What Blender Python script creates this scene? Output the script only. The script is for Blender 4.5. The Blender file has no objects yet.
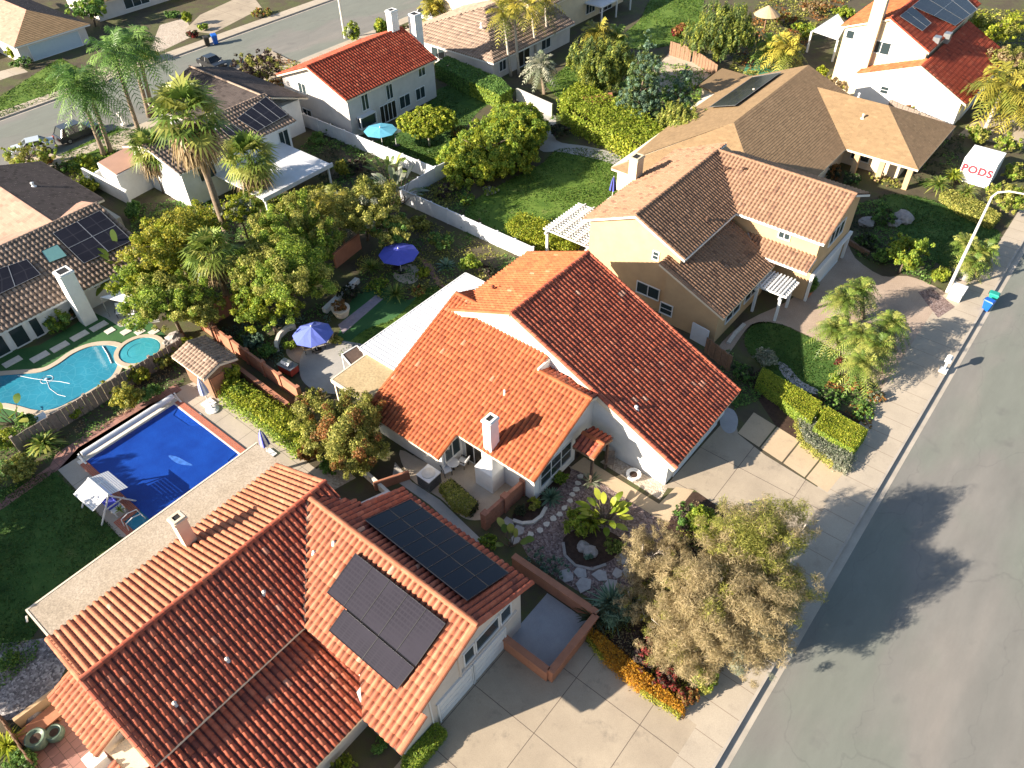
import bpy, bmesh, math, random
import numpy as np
from mathutils import Vector, Matrix, Quaternion
SC = bpy.context.scene
COL = SC.collection
rng = np.random.default_rng(7)
random.seed(7)
# ------------------------------------------------------------------ camera
H = 44.0
F_PX, PITCH, ROLL, YAW = 761.92, math.radians(44.15), math.radians(-1.52), math.radians(-40.15)
FWD = Vector((math.sin(YAW)*math.cos(PITCH), math.cos(YAW)*math.cos(PITCH), -math.sin(PITCH)))
_rt = Vector((math.cos(YAW), -math.sin(YAW), 0)); _up = _rt.cross(FWD)
RT = _rt*math.cos(ROLL) + _up*math.sin(ROLL); UP = RT.cross(FWD)
cam = bpy.data.cameras.new('camera'); cam.sensor_width = 36.0; cam.lens = F_PX/1024*36
cam.clip_end = 3000; cam.clip_start = 0.5
CAM = bpy.data.objects.new('camera', cam); COL.objects.link(CAM)
CAM.matrix_world = Matrix(((RT.x, UP.x, -FWD.x, 0), (RT.y, UP.y, -FWD.y, 0), (RT.z, UP.z, -FWD.z, H), (0, 0, 0, 1)))
SC.camera = CAM
CO = Vector((0, 0, H))
def ray(x, y): return FWD + RT*((x-512)/F_PX) + UP*((384-y)/F_PX)
def at(x, y, z=0.0):
    d = ray(x, y); return CO + d*((z-H)/d.z)
def onx(x, y, X):
    d = ray(x, y); return CO + d*(X/d.x)
def ony(x, y, Y):
    d = ray(x, y); return CO + d*(Y/d.y)
def mpp(x, y, z=0.0): return (at(x, y, z)-CO).dot(FWD)/F_PX      # metres per pixel there
def proj(p):
    q = Vector(p)-CO; c = q.dot(FWD); return 512+F_PX*q.dot(RT)/c, 384-F_PX*q.dot(UP)/c
# ------------------------------------------------------------------ tagging
def tag(o, label=None, cat=None, group=None, kind=None):
    if label: o['label'] = label
    if cat: o['category'] = cat
    if group: o['group'] = group
    if kind: o['kind'] = kind
    return o
def empty(name, loc, label, cat, group=None, rz=0.0):
    o = bpy.data.objects.new(name, None); COL.objects.link(o); o.location = loc; o.rotation_euler = (0, 0, rz)
    o.empty_display_size = .3
    return tag(o, label, cat, group)
def link(name, me, mat=None, parent=None, smooth=False):
    o = bpy.data.objects.new(name, me); COL.objects.link(o)
    if mat is not None and not me.materials:
        me.materials.append(mat)
    if parent is not None:
        o.parent = parent
    if smooth:
        me.polygons.foreach_set('use_smooth', [True]*len(me.polygons))
    return o
def world_parent(o, parent):
    """o's mesh is in world coordinates: parent without moving it"""
    o.parent = parent
    m = Matrix.Translation(Vector(parent.location)) @ Matrix.Rotation(parent.rotation_euler.z, 4, 'Z')
    if parent.parent is None: o.matrix_parent_inverse = m.inverted()
    return o
class MB:
    """mesh builder in the coordinates of whatever it ends up under"""
    def __init__(s): s.v = []; s.f = []
    def add(s, vs, fs):
        n = len(s.v); s.v += [tuple(v) for v in vs]; s.f += [tuple(i+n for i in f) for f in fs]; return s
    def box(s, x0, x1, y0, y1, z0, z1):
        vs = [(x, y, z) for z in (z0, z1) for y in (y0, y1) for x in (x0, x1)]
        return s.add(vs, [(0, 2, 3, 1), (4, 5, 7, 6), (0, 1, 5, 4), (2, 6, 7, 3), (0, 4, 6, 2), (1, 3, 7, 5)])
    def cbox(s, c, sx, sy, sz, rz=0.0):
        R = Matrix.Rotation(rz, 3, 'Z'); c = Vector(c)
        vs = [c+R @ Vector((x*sx/2, y*sy/2, z*sz/2)) for z in (-1, 1) for y in (-1, 1) for x in (-1, 1)]
        return s.add(vs, [(0, 2, 3, 1), (4, 5, 7, 6), (0, 1, 5, 4), (2, 6, 7, 3), (0, 4, 6, 2), (1, 3, 7, 5)])
    def bar(s, a, b, w, h=None):
        a = Vector(a); b = Vector(b); h = h or w; d = (b-a).normalized()
        u = d.cross(Vector((0, 0, 1)));
        if u.length < 1e-3: u = Vector((1, 0, 0))
        u.normalize(); w2 = u.cross(d)
        vs = [p+u*(i*w/2)+w2*(j*h/2) for p in (a, b) for i, j in ((-1, -1), (1, -1), (1, 1), (-1, 1))]
        return s.add(vs, [(0, 1, 2, 3), (7, 6, 5, 4), (0, 4, 5, 1), (1, 5, 6, 2), (2, 6, 7, 3), (3, 7, 4, 0)])
    def tube(s, pts, rads, n=8, cap=True):
        pts = [Vector(p) for p in pts]
        if not hasattr(rads, '__len__'): rads = [rads]*len(pts)
        rings = []
        for i, p in enumerate(pts):
            d = (pts[min(i+1, len(pts)-1)]-pts[max(i-1, 0)]).normalized()
            u = d.cross(Vector((.31, .95, .05)));
            if u.length < 1e-3: u = d.cross(Vector((1, 0, 0)))
            u.normalize(); v = d.cross(u)
            rings.append([p+(u*math.cos(k*2*math.pi/n)+v*math.sin(k*2*math.pi/n))*rads[i] for k in range(n)])
        fs = [(i*n+k, i*n+(k+1) % n, (i+1)*n+(k+1) % n, (i+1)*n+k) for i in range(len(pts)-1) for k in range(n)]
        if cap: fs += [tuple(range(n-1, -1, -1)), tuple((len(pts)-1)*n+k for k in range(n))]
        return s.add([q for r in rings for q in r], fs)
    def prism(s, pts, z0, z1):
        n = len(pts)
        a = sum(pts[i][0]*pts[(i+1) % n][1]-pts[(i+1) % n][0]*pts[i][1] for i in range(n))
        if a < 0: pts = list(pts)[::-1]
        zt = z1 if hasattr(z1, '__len__') else [z1]*n
        if hasattr(z1, '__len__') and a < 0: zt = list(z1)[::-1]
        vs = [(p[0], p[1], z0) for p in pts]+[(p[0], p[1], zt[i]) for i, p in enumerate(pts)]
        return s.add(vs, [tuple(range(n-1, -1, -1)), tuple(range(n, 2*n))]+[(i, (i+1) % n, n+(i+1) % n, n+i) for i in range(n)])
    def ext(s, prof, d):
        """extrude a planar 3D profile by vector d"""
        n = len(prof); d = Vector(d); p = [Vector(q) for q in prof]
        return s.add(p+[q+d for q in p], [tuple(range(n)), tuple(range(2*n-1, n-1, -1))]+[(i, n+i, n+(i+1) % n, (i+1) % n) for i in range(n)])
    def lathe(s, prof, n=16, c=(0, 0, 0)):
        vs = [(c[0]+r*math.cos(k*2*math.pi/n), c[1]+r*math.sin(k*2*math.pi/n), c[2]+z) for r, z in prof for k in range(n)]
        m = len(prof)
        fs = [(i*n+k, i*n+(k+1) % n, (i+1)*n+(k+1) % n, (i+1)*n+k) for i in range(m-1) for k in range(n)]
        return s.add(vs, fs+[tuple(range(n-1, -1, -1)), tuple((m-1)*n+k for k in range(n))])
    def mesh(s, name):
        me = bpy.data.meshes.new(name); me.from_pydata(s.v, [], s.f)
        bm = bmesh.new(); bm.from_mesh(me); bmesh.ops.recalc_face_normals(bm, faces=bm.faces); bm.to_mesh(me); bm.free()
        return me
    def build(s, name, mat, parent=None, local=False, smooth=False, bevel=0.0):
        me = s.mesh(name)
        if bevel:
            bm = bmesh.new(); bm.from_mesh(me); bmesh.ops.remove_doubles(bm, verts=bm.verts, dist=1e-4)
            bmesh.ops.bevel(bm, geom=[e for e in bm.edges], offset=bevel, segments=2, profile=.5, affect='EDGES', clamp_overlap=True)
            bm.to_mesh(me); bm.free()
        o = link(name, me, mat, None, smooth)
        if parent is not None:
            if local: o.parent = parent
            else: world_parent_any(o, parent)
        return o
def wm(o):
    m = Matrix.Translation(o.location) @ o.rotation_euler.to_matrix().to_4x4()
    return (wm(o.parent) @ o.matrix_parent_inverse @ m) if o.parent else m
def world_parent_any(o, parent):
    o.parent = parent; o.matrix_parent_inverse = wm(parent).inverted(); return o
def copy_tree(o, parent=None):
    c = o.copy(); COL.objects.link(c)
    if parent is not None: c.parent = parent; c.matrix_parent_inverse = o.matrix_parent_inverse.copy()
    for ch in [x for x in bpy.data.objects if x.parent == o]: copy_tree(ch, c)
    return c
# ------------------------------------------------------------------ materials
MATS = {}
def nt(name):
    m = bpy.data.materials.new(name); m.use_nodes = True; t = m.node_tree; b = t.nodes['Principled BSDF']
    MATS[name] = m; return m, t, b
def nd(t, typ, **kw):
    n = t.nodes.new(typ)
    for k, v in kw.items():
        if k in n.inputs.keys() and not hasattr(type(n), k): n.inputs[k].default_value = v
        else: setattr(n, k, v)
    return n
def C4(c): return (c[0], c[1], c[2], 1.0)
def pos(t): return nd(t, 'ShaderNodeNewGeometry').outputs['Position']
def noise(t, vec, scale, detail=4, rough=.6, stretch=None):
    if stretch:
        mp = nd(t, 'ShaderNodeMapping'); t.links.new(vec, mp.inputs['Vector']); mp.inputs['Scale'].default_value = stretch; vec = mp.outputs['Vector']
    n = nd(t, 'ShaderNodeTexNoise'); n.inputs['Scale'].default_value = scale; n.inputs['Detail'].default_value = detail; n.inputs['Roughness'].default_value = rough
    t.links.new(vec, n.inputs['Vector']); return n.outputs['Fac']
def ramp(t, fac, stops):
    r = nd(t, 'ShaderNodeValToRGB'); e = r.color_ramp.elements
    while len(e) > 1: e.remove(e[-1])
    e[0].position = stops[0][0]; e[0].color = C4(stops[0][1])
    for p, c in stops[1:]:
        q = e.new(p); q.color = C4(c)
    t.links.new(fac, r.inputs['Fac']); return r.outputs['Color']
def mix(t, fac, a, b, mode='MIX'):
    m = nd(t, 'ShaderNodeMix', data_type='RGBA', blend_type=mode)
    for i, v in ((0, fac), (6, a), (7, b)):
        if isinstance(v, (int, float)): m.inputs[i].default_value = v
        elif isinstance(v, (tuple, list)): m.inputs[i].default_value = C4(v)
        else: t.links.new(v, m.inputs[i])
    return m.outputs[2]
def bump(t, b, h, strength=.3, dist=.02):
    n = nd(t, 'ShaderNodeBump'); n.inputs['Strength'].default_value = strength; n.inputs['Distance'].default_value = dist
    t.links.new(h, n.inputs['Height']); t.links.new(n.outputs['Normal'], b.inputs['Normal'])
def plain(name, c, rough=.6, metal=0.0, var=.12, scale=3.0, spec=.4, bmp=0.0, fine=0.0):
    """a surface with mild mottling"""
    m, t, b = nt(name); p = pos(t)
    f = noise(t, p, scale, 5, .65)
    lo = tuple(x*(1-var) for x in c); hi = tuple(min(1, x*(1+var)) for x in c)
    col = ramp(t, f, [(.3, lo), (.7, hi)])
    if fine:
        f2 = noise(t, p, 40, 2, .7); col = mix(t, fine, col, ramp(t, f2, [(.3, (.25, .25, .25)), (.7, (.75, .75, .75))]), 'OVERLAY')
    t.links.new(col, b.inputs['Base Color']); b.inputs['Roughness'].default_value = rough; b.inputs['Metallic'].default_value = metal
    b.inputs['Specular IOR Level'].default_value = spec
    if bmp: bump(t, b, noise(t, p, 25, 3), bmp, .03)
    return m
def multi(name, stops, scale, detail=6, rough=.9, bmp=.0, bscale=20, stretch=None, fine=0.0, fscale=30, spec=.25):
    m, t, b = nt(name); p = pos(t)
    col = ramp(t, noise(t, p, scale, detail, .65, stretch), stops)
    if fine:
        f2 = noise(t, p, fscale, 3, .7); col = mix(t, fine, col, ramp(t, f2, [(.3, (.2, .2, .2)), (.7, (.8, .8, .8))]), 'OVERLAY')
    t.links.new(col, b.inputs['Base Color']); b.inputs['Roughness'].default_value = rough; b.inputs['Specular IOR Level'].default_value = spec
    if bmp: bump(t, b, noise(t, p, bscale, 4), bmp, .05)
    return m
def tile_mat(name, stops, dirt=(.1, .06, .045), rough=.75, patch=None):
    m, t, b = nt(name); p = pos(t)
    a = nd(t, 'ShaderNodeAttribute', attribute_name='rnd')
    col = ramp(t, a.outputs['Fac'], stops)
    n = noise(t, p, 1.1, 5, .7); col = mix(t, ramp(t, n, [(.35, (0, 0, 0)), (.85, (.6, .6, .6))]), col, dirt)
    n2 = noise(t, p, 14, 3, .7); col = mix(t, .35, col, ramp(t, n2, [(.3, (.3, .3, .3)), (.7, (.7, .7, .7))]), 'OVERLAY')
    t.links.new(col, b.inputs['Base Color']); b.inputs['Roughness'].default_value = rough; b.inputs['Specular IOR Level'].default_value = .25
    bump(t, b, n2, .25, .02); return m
def leaf_mat(name, trans=.3, rough=.55):
    m, t, b = nt(name); a = nd(t, 'ShaderNodeAttribute', attribute_name='Col')
    t.links.new(a.outputs['Color'], b.inputs['Base Color']); b.inputs['Roughness'].default_value = rough; b.inputs['Specular IOR Level'].default_value = .25
    tr = nd(t, 'ShaderNodeBsdfTranslucent'); t.links.new(a.outputs['Color'], tr.inputs['Color'])
    mx = nd(t, 'ShaderNodeMixShader'); mx.inputs[0].default_value = trans
    t.links.new(b.outputs[0], mx.inputs[1]); t.links.new(tr.outputs[0], mx.inputs[2])
    t.links.new(mx.outputs[0], t.nodes['Material Output'].inputs['Surface']); return m
LEAF = leaf_mat('leaf', .42); BLADE = leaf_mat('blade', .3, .42); STRAW = leaf_mat('straw_leaf', .48, .7)
plain('trunk_bark', (.16, .12, .085), .9, var=.35, scale=6, bmp=.5)
plain('palm_bark', (.20, .15, .105), .9, var=.35, scale=5, bmp=.6)
plain('pale_bark', (.42, .37, .31), .9, var=.25, scale=6, bmp=.4)
plain('white_stucco', (.74, .74, .72), .85, var=.09, scale=.8, bmp=.15, fine=.12)
plain('cream_stucco', (.62, .52, .38), .85, var=.09, scale=.8, bmp=.15, fine=.12)
plain('tan_stucco', (.50, .335, .185), .85, var=.09, scale=.8, bmp=.15, fine=.12)
plain('pink_stucco', (.60, .53, .46), .85, var=.09, scale=.8, bmp=.15, fine=.12)
plain('grey_stucco', (.55, .52, .49), .85, var=.09, scale=.8, bmp=.15, fine=.12)
plain('ivory_stucco', (.60, .50, .34), .85, var=.09, scale=.8, bmp=.15, fine=.12)
plain('terracotta_wall', (.36, .155, .09), .85, var=.14, scale=1.2, bmp=.2)
plain('brick_wall', (.30, .13, .085), .85, var=.22, scale=4, bmp=.3)
plain('white_paint', (.68, .68, .67), .5, var=.03)
plain('white_vinyl', (.60, .61, .63), .45, var=.12, scale=.7, fine=.15)
plain('blue_grey_paint', (.42, .52, .58), .55, var=.04)
plain('cream_trim', (.70, .60, .46), .6, var=.05)
plain('dark_wood', (.09, .06, .045), .75, var=.3, scale=5)
plain('brown_wood', (.22, .13, .08), .8, var=.25, scale=5)
plain('grey_wood', (.22, .18, .15), .85, var=.25, scale=6)
plain('black_metal', (.02, .02, .022), .4, var=.1)
plain('grey_metal', (.34, .35, .36), .4, .7, var=.1)
plain('pole_concrete', (.62, .59, .53), .8, var=.1, scale=4)
plain('rubber', (.025, .025, .025), .8)
plain('blue_plastic', (.01, .10, .45), .4, var=.06)
plain('teal_plastic', (.02, .28, .22), .4, var=.06)
plain('black_plastic', (.03, .025, .02), .45, var=.1)
plain('blue_fabric', (.07, .085, .42), .8, var=.08)
plain('pale_blue_fabric', (.28, .33, .58), .8, var=.06)
plain('light_blue_fabric', (.11, .15, .48), .8, var=.06)
plain('white_fabric', (.72, .72, .72), .85, var=.05)
plain('wet_plastic', (.05, .15, .48), .2, var=.3, scale=3)
plain('teal_fabric', (.10, .36, .50), .8, var=.06)
plain('tan_fabric', (.45, .33, .2), .85, var=.1)
plain('red_paint', (.38, .05, .03), .5, var=.1)
plain('terracotta_pot', (.40, .17, .09), .8, var=.12)
plain('green_pot', (.09, .13, .09), .5, var=.12)
plain('red_letter', (.62, .04, .06), .5, var=.03)
plain('dark_screen', (.02, .02, .02), .7)
plain('skylight_glass', (.11, .24, .24), .12, var=.06, spec=.6)
plain('turf_tarp', (.06, .22, .13), .8, var=.1, scale=1)
def glass(name, c, rough=.08):
    m, t, b = nt(name); b.inputs['Base Color'].default_value = C4(c); b.inputs['Roughness'].default_value = rough; b.inputs['Specular IOR Level'].default_value = .6; return m
glass('window_glass', (.03, .045, .05)); glass('car_glass', (.012, .014, .016))
glass('door_dark', (.02, .018, .016), .3)
def carpaint(name, c):
    m, t, b = nt(name); b.inputs['Base Color'].default_value = C4(c); b.inputs['Roughness'].default_value = .3; b.inputs['Coat Weight'].default_value = .7; b.inputs['Coat Roughness'].default_value = .08; return m
carpaint('paint_charcoal', (.035, .037, .04)); carpaint('paint_silver', (.45, .5, .54)); carpaint('paint_black', (.012, .012, .014)); carpaint('paint_white', (.7, .7, .7))
def panel_mat(name, base, line, nx, ny, rough):
    m, t, b = nt(name)
    n = noise(t, pos(t), .5, 3); col = ramp(t, n, [(.3, tuple(x*.8 for x in base)), (.7, tuple(x*1.2 for x in base))])
    uv = nd(t, 'ShaderNodeUVMap'); br = nd(t, 'ShaderNodeTexBrick', offset=0.0)
    br.inputs['Scale'].default_value = 1; br.inputs['Mortar Size'].default_value = .018; br.inputs['Brick Width'].default_value = 1/nx; br.inputs['Row Height'].default_value = 1/ny; br.inputs['Mortar Smooth'].default_value = .1
    t.links.new(uv.outputs[0], br.inputs['Vector']); br.inputs['Mortar'].default_value = C4(line)
    t.links.new(col, br.inputs['Color1']); t.links.new(col, br.inputs['Color2'])
    t.links.new(br.outputs['Color'], b.inputs['Base Color']); b.inputs['Roughness'].default_value = rough; b.inputs['Specular IOR Level'].default_value = .22; return m
panel_mat('solar_blue', (.004, .005, .015), (.005, .007, .018), 6, 10, .12)
panel_mat('solar_grey', (.030, .027, .036), (.034, .031, .04), 6, 10, .25)
panel_mat('solar_far', (.014, .014, .020), (.03, .03, .038), 2, 2, .2)
# roof tiles
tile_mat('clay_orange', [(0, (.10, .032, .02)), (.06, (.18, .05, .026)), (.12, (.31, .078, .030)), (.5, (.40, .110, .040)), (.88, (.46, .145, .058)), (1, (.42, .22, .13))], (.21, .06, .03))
tile_mat('clay_dusty', [(0, (.10, .036, .025)), (.06, (.19, .06, .036)), (.12, (.32, .105, .055)), (.5, (.40, .145, .075)), (.88, (.45, .19, .105)), (1, (.46, .28, .19))], (.22, .085, .055))
tile_mat('clay_mixed', [(0, (0.085, 0.033, 0.029)), (.06, (0.137, 0.044, 0.034)), (.2, (0.308, 0.076, 0.044)), (.5, (0.456, 0.112, 0.057)), (.85, (0.536, 0.165, 0.091)), (1, (0.627, 0.336, 0.224))], (0.194, 0.061, 0.049))  # same clay as the others, brightened where street-facing slopes catch little sun
tile_mat('clay_red', [(0, (.09, .022, .018)), (.06, (.17, .036, .022)), (.2, (.30, .052, .026)), (.6, (.40, .075, .036)), (1, (.44, .13, .07))], (.18, .045, .03))
tile_mat('clay_brown', [(0, (.07, .04, .03)), (.06, (.13, .072, .05)), (.3, (.25, .145, .088)), (.7, (.285, .168, .105)), (1, (.32, .20, .135))], (.18, .11, .075))
tile_mat('tile_tan', [(0, (.09, .062, .05)), (.06, (.15, .105, .082)), (.4, (.29, .21, .155)), (.8, (.36, .26, .195)), (1, (.42, .32, .25))], (.18, .14, .11))
def shingle(name, c, dark=.55, scale=5.0):
    m, t, b = nt(name); p = pos(t)
    a = nd(t, 'ShaderNodeAttribute', attribute_name='rnd')
    col = ramp(t, a.outputs['Fac'], [(0, tuple(x*dark for x in c)), (.5, c), (1, tuple(x*1.18 for x in c))])
    col = mix(t, .22, col, ramp(t, noise(t, p, .6, 5), [(.3, (.35, .35, .35)), (.7, (.65, .65, .65))]), 'OVERLAY')
    col = mix(t, .35, col, ramp(t, noise(t, p, 30, 2), [(.3, (.3, .3, .3)), (.7, (.7, .7, .7))]), 'OVERLAY')
    t.links.new(col, b.inputs['Base Color']); b.inputs['Roughness'].default_value = .9; b.inputs['Specular IOR Level'].default_value = .15; return m
shingle('shingle_brown', (.28, .185, .105), .82); shingle('shingle_dark', (.075, .062, .058)); shingle('shingle_tan', (.265, .18, .10), .88); shingle('shingle_pink', (.44, .27, .2), .8)  # pink and dark also colour the lit and shaded slopes of one roof
multi('flat_beige', [(.25, (.31, .255, .19)), (.5, (.38, .315, .24)), (.75, (.42, .355, .28))], .6, fine=.5, fscale=9)
multi('flat_buff', [(.25, (.36, .27, .15)), (.7, (.46, .36, .21))], .7, fine=.4, fscale=6)
# ground
multi('soil', [(.25, (.055, .047, .03)), (.45, (.085, .07, .045)), (.6, (.085, .095, .035)), (.8, (.15, .12, .08))], .35, fine=.5, bmp=.5)
multi('mulch', [(.3, (.035, .02, .015)), (.7, (.075, .045, .032))], 3, fine=.5, bmp=.6)
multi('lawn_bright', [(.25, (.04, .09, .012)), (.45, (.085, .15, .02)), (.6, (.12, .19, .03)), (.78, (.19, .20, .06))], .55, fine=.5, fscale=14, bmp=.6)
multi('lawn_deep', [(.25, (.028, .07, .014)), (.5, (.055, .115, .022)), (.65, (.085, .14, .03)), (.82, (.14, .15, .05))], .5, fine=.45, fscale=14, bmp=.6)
multi('turf_green', [(.3, (.03, .095, .032)), (.7, (.055, .135, .045))], .5, fine=.3)
multi('patio_tan', [(.3, (.40, .33, .25)), (.7, (.50, .42, .33))], .5, fine=.2)
multi('patio_grey', [(.3, (.30, .29, .27)), (.7, (.40, .38, .35))], .5, fine=.2)
multi('pad_grey', [(.3, (.30, .30, .31)), (.7, (.38, .38, .39))], .7, fine=.2)
multi('stamped', [(.3, (.32, .245, .19)), (.7, (.42, .33, .26))], .35, fine=.35, fscale=12)
def gravel(name, cs, scale):
    m, t, b = nt(name); p = pos(t); v = nd(t, 'ShaderNodeTexVoronoi'); v.inputs['Scale'].default_value = scale; t.links.new(p, v.inputs['Vector'])
    sx = nd(t, 'ShaderNodeSeparateColor'); t.links.new(v.outputs['Color'], sx.inputs[0])
    col = ramp(t, sx.outputs[0], [(i/(len(cs)-1), c) for i, c in enumerate(cs)])
    col = mix(t, .4, col, ramp(t, noise(t, p, .5, 4), [(.3, (.35, .35, .35)), (.7, (.65, .65, .65))]), 'OVERLAY')
    t.links.new(col, b.inputs['Base Color']); b.inputs['Roughness'].default_value = .9; bump(t, b, v.outputs['Distance'], .6, .06); return m
gravel('gravel_plum', [(.09, .06, .055), (.16, .11, .10), (.22, .155, .14), (.32, .25, .23)], 9)
gravel('gravel_grey', [(.10, .09, .095), (.18, .165, .165), (.26, .24, .24), (.40, .38, .37)], 8)
gravel('gravel_pale', [(.30, .24, .19), (.42, .35, .28), (.5, .44, .36)], 8)
def slab(name, lo, hi, joint, jx, jy, ox=0.0, oy=0.0, w=.035, stain=(.2, .17, .14), amt=.5):
    """concrete poured in slabs, a joint grid in world x / y"""
    m, t, b = nt(name); p = pos(t)
    col = ramp(t, noise(t, p, .25, 6, .6), [(.3, lo), (.7, hi)])
    col = mix(t, ramp(t, noise(t, p, .9, 5, .7), [(.55, (0, 0, 0)), (.8, (amt, amt, amt))]), col, stain)
    col = mix(t, .25, col, ramp(t, noise(t, p, 22, 3), [(.3, (.3, .3, .3)), (.7, (.7, .7, .7))]), 'OVERLAY')
    sp = nd(t, 'ShaderNodeSeparateXYZ'); t.links.new(p, sp.inputs[0]); fac = None
    for i, (per, off) in enumerate(((jx, ox), (jy, oy))):
        if not per: continue
        a = nd(t, 'ShaderNodeMath', operation='SUBTRACT'); t.links.new(sp.outputs[i], a.inputs[0]); a.inputs[1].default_value = off
        q = nd(t, 'ShaderNodeMath', operation='PINGPONG'); t.links.new(a.outputs[0], q.inputs[0]); q.inputs[1].default_value = per/2
        l = nd(t, 'ShaderNodeMath', operation='LESS_THAN'); t.links.new(q.outputs[0], l.inputs[0]); l.inputs[1].default_value = w
        if fac is None: fac = l.outputs[0]
        else:
            mx = nd(t, 'ShaderNodeMath', operation='MAXIMUM'); t.links.new(fac, mx.inputs[0]); t.links.new(l.outputs[0], mx.inputs[1]); fac = mx.outputs[0]
    if fac is not None: col = mix(t, fac, col, joint)
    t.links.new(col, b.inputs['Base Color']); b.inputs['Roughness'].default_value = .9; b.inputs['Specular IOR Level'].default_value = .2; return m
slab('sidewalk_concrete', (.36, .31, .245), (.44, .38, .30), (.24, .19, .145), 0, 1.9, 0, .4, .022)
slab('drive_concrete', (.30, .25, .19), (.41, .345, .26), (.13, .10, .08), 4.4, 4.1, -1.66, 1.2, .022, (.17, .145, .12), .8)
slab('slab_concrete', (.43, .33, .215), (.50, .385, .26), (.16, .13, .09), 0, 0)
slab('deck_concrete', (.34, .295, .24), (.44, .38, .31), (.2, .18, .15), 3.0, 3.0, 0, 0, .025)
def asphalt():
    m, t, b = nt('asphalt'); p = pos(t)
    # long worn bands along the street, repaired patches, fine grit
    n1 = noise(t, p, .16, 5, .6, (1.0, .16, 1)); n2 = noise(t, p, .07, 3, .5, (1.6, .7, 1)); n3 = noise(t, p, 60, 2, .8); n4 = noise(t, p, .9, 5, .7, (1, .3, 1))
    col = ramp(t, n1, [(.30, (.158, .160, .146)), (.5, (.192, .186, .170)), (.70, (.232, .214, .192))])
    col = mix(t, ramp(t, n2, [(.46, (0, 0, 0)), (.53, (.75, .75, .75))]), col, (.166, .182, .156))
    col = mix(t, .3, col, ramp(t, n4, [(.3, (.36, .36, .36)), (.7, (.62, .62, .62))]), 'OVERLAY')
    col = mix(t, .4, col, ramp(t, n3, [(.3, (.3, .3, .3)), (.7, (.7, .7, .7))]), 'OVERLAY')
    wv = nd(t, 'ShaderNodeVectorMath', operation='ADD'); t.links.new(p, wv.inputs[0]); nz = nd(t, 'ShaderNodeTexNoise'); nz.inputs['Scale'].default_value = .35; nz.inputs['Detail'].default_value = 6; t.links.new(p, nz.inputs['Vector'])
    sc = nd(t, 'ShaderNodeVectorMath', operation='SCALE'); sc.inputs['Scale'].default_value = 3.0; t.links.new(nz.outputs['Color'], sc.inputs[0]); t.links.new(sc.outputs[0], wv.inputs[1])
    mp = nd(t, 'ShaderNodeMapping'); mp.inputs['Scale'].default_value = (.22, .07, 1); t.links.new(wv.outputs[0], mp.inputs['Vector'])
    vo = nd(t, 'ShaderNodeTexVoronoi', feature='DISTANCE_TO_EDGE', voronoi_dimensions='2D'); vo.inputs['Scale'].default_value = 1; t.links.new(mp.outputs['Vector'], vo.inputs['Vector'])
    col = mix(t, ramp(t, vo.outputs['Distance'], [(0, (.3, .3, .3)), (.004, (.15, .15, .15)), (.008, (0, 0, 0))]), col, (.10, .098, .095))
    ls = nd(t, 'ShaderNodeTexNoise'); ls.inputs['Scale'].default_value = .5; ls.inputs['Detail'].default_value = 8; t.links.new(p, ls.inputs['Vector'])
    col = mix(t, ramp(t, ls.outputs['Fac'], [(.62, (0, 0, 0)), (.72, (.35, .35, .35))]), col, (.11, .108, .105))
    t.links.new(col, b.inputs['Base Color']); b.inputs['Roughness'].default_value = .9; b.inputs['Specular IOR Level'].default_value = .2
    bump(t, b, n3, .2, .01); return m
asphalt()
plain('gutter_concrete', (.38, .34, .285), .9, var=.15, scale=.6, fine=.2)
plain('kerb_concrete', (.37, .33, .28), .9, var=.15, scale=.8)
def water(name, c, rough=.05, lines=None):
    m, t, b = nt(name); p = pos(t)
    col = ramp(t, noise(t, p, .35, 4), [(.3, tuple(x*.85 for x in c)), (.7, tuple(min(1, x*1.15) for x in c))])
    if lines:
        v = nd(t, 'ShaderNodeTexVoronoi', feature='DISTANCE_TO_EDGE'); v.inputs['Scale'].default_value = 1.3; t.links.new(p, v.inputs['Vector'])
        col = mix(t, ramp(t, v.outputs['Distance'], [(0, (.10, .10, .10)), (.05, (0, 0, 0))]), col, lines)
    t.links.new(col, b.inputs['Base Color']); b.inputs['Roughness'].default_value = rough; b.inputs['Specular IOR Level'].default_value = .5
    bump(t, b, noise(t, p, 3, 3), .12, .05); return m
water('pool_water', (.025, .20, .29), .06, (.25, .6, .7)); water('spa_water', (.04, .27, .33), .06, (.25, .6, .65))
def cover():
    m, t, b = nt('pool_cover'); p = pos(t)
    col = ramp(t, noise(t, p, .5, 5), [(.3, (.006, .034, .23)), (.7, (.009, .058, .33))])
    w = nd(t, 'ShaderNodeTexWave', wave_type='BANDS', bands_direction='X'); w.inputs['Scale'].default_value = 4; w.inputs['Distortion'].default_value = .6; t.links.new(p, w.inputs['Vector'])
    col = mix(t, .12, col, w.outputs['Color'], 'OVERLAY')
    t.links.new(col, b.inputs['Base Color']); b.inputs['Roughness'].default_value = .28; b.inputs['Specular IOR Level'].default_value = .35; bump(t, b, noise(t, p, 9, 4), .35, .03)
cover()
plain('open_water', (.010, .06, .36), .08, var=.25, scale=4)
def bricks(name, c1, c2, mortar, bw, rh):
    m, t, b = nt(name); br = nd(t, 'ShaderNodeTexBrick'); t.links.new(pos(t), br.inputs['Vector'])
    br.inputs['Color1'].default_value = C4(c1); br.inputs['Color2'].default_value = C4(c2); br.inputs['Mortar'].default_value = C4(mortar)
    br.inputs['Scale'].default_value = 1; br.inputs['Brick Width'].default_value = bw; br.inputs['Row Height'].default_value = rh; br.inputs['Mortar Size'].default_value = .015
    t.links.new(br.outputs['Color'], b.inputs['Base Color']); b.inputs['Roughness'].default_value = .85; return m
bricks('coping_brick', (.44, .10, .045), (.34, .075, .04), (.3, .2, .15), .25, .12)
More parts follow.
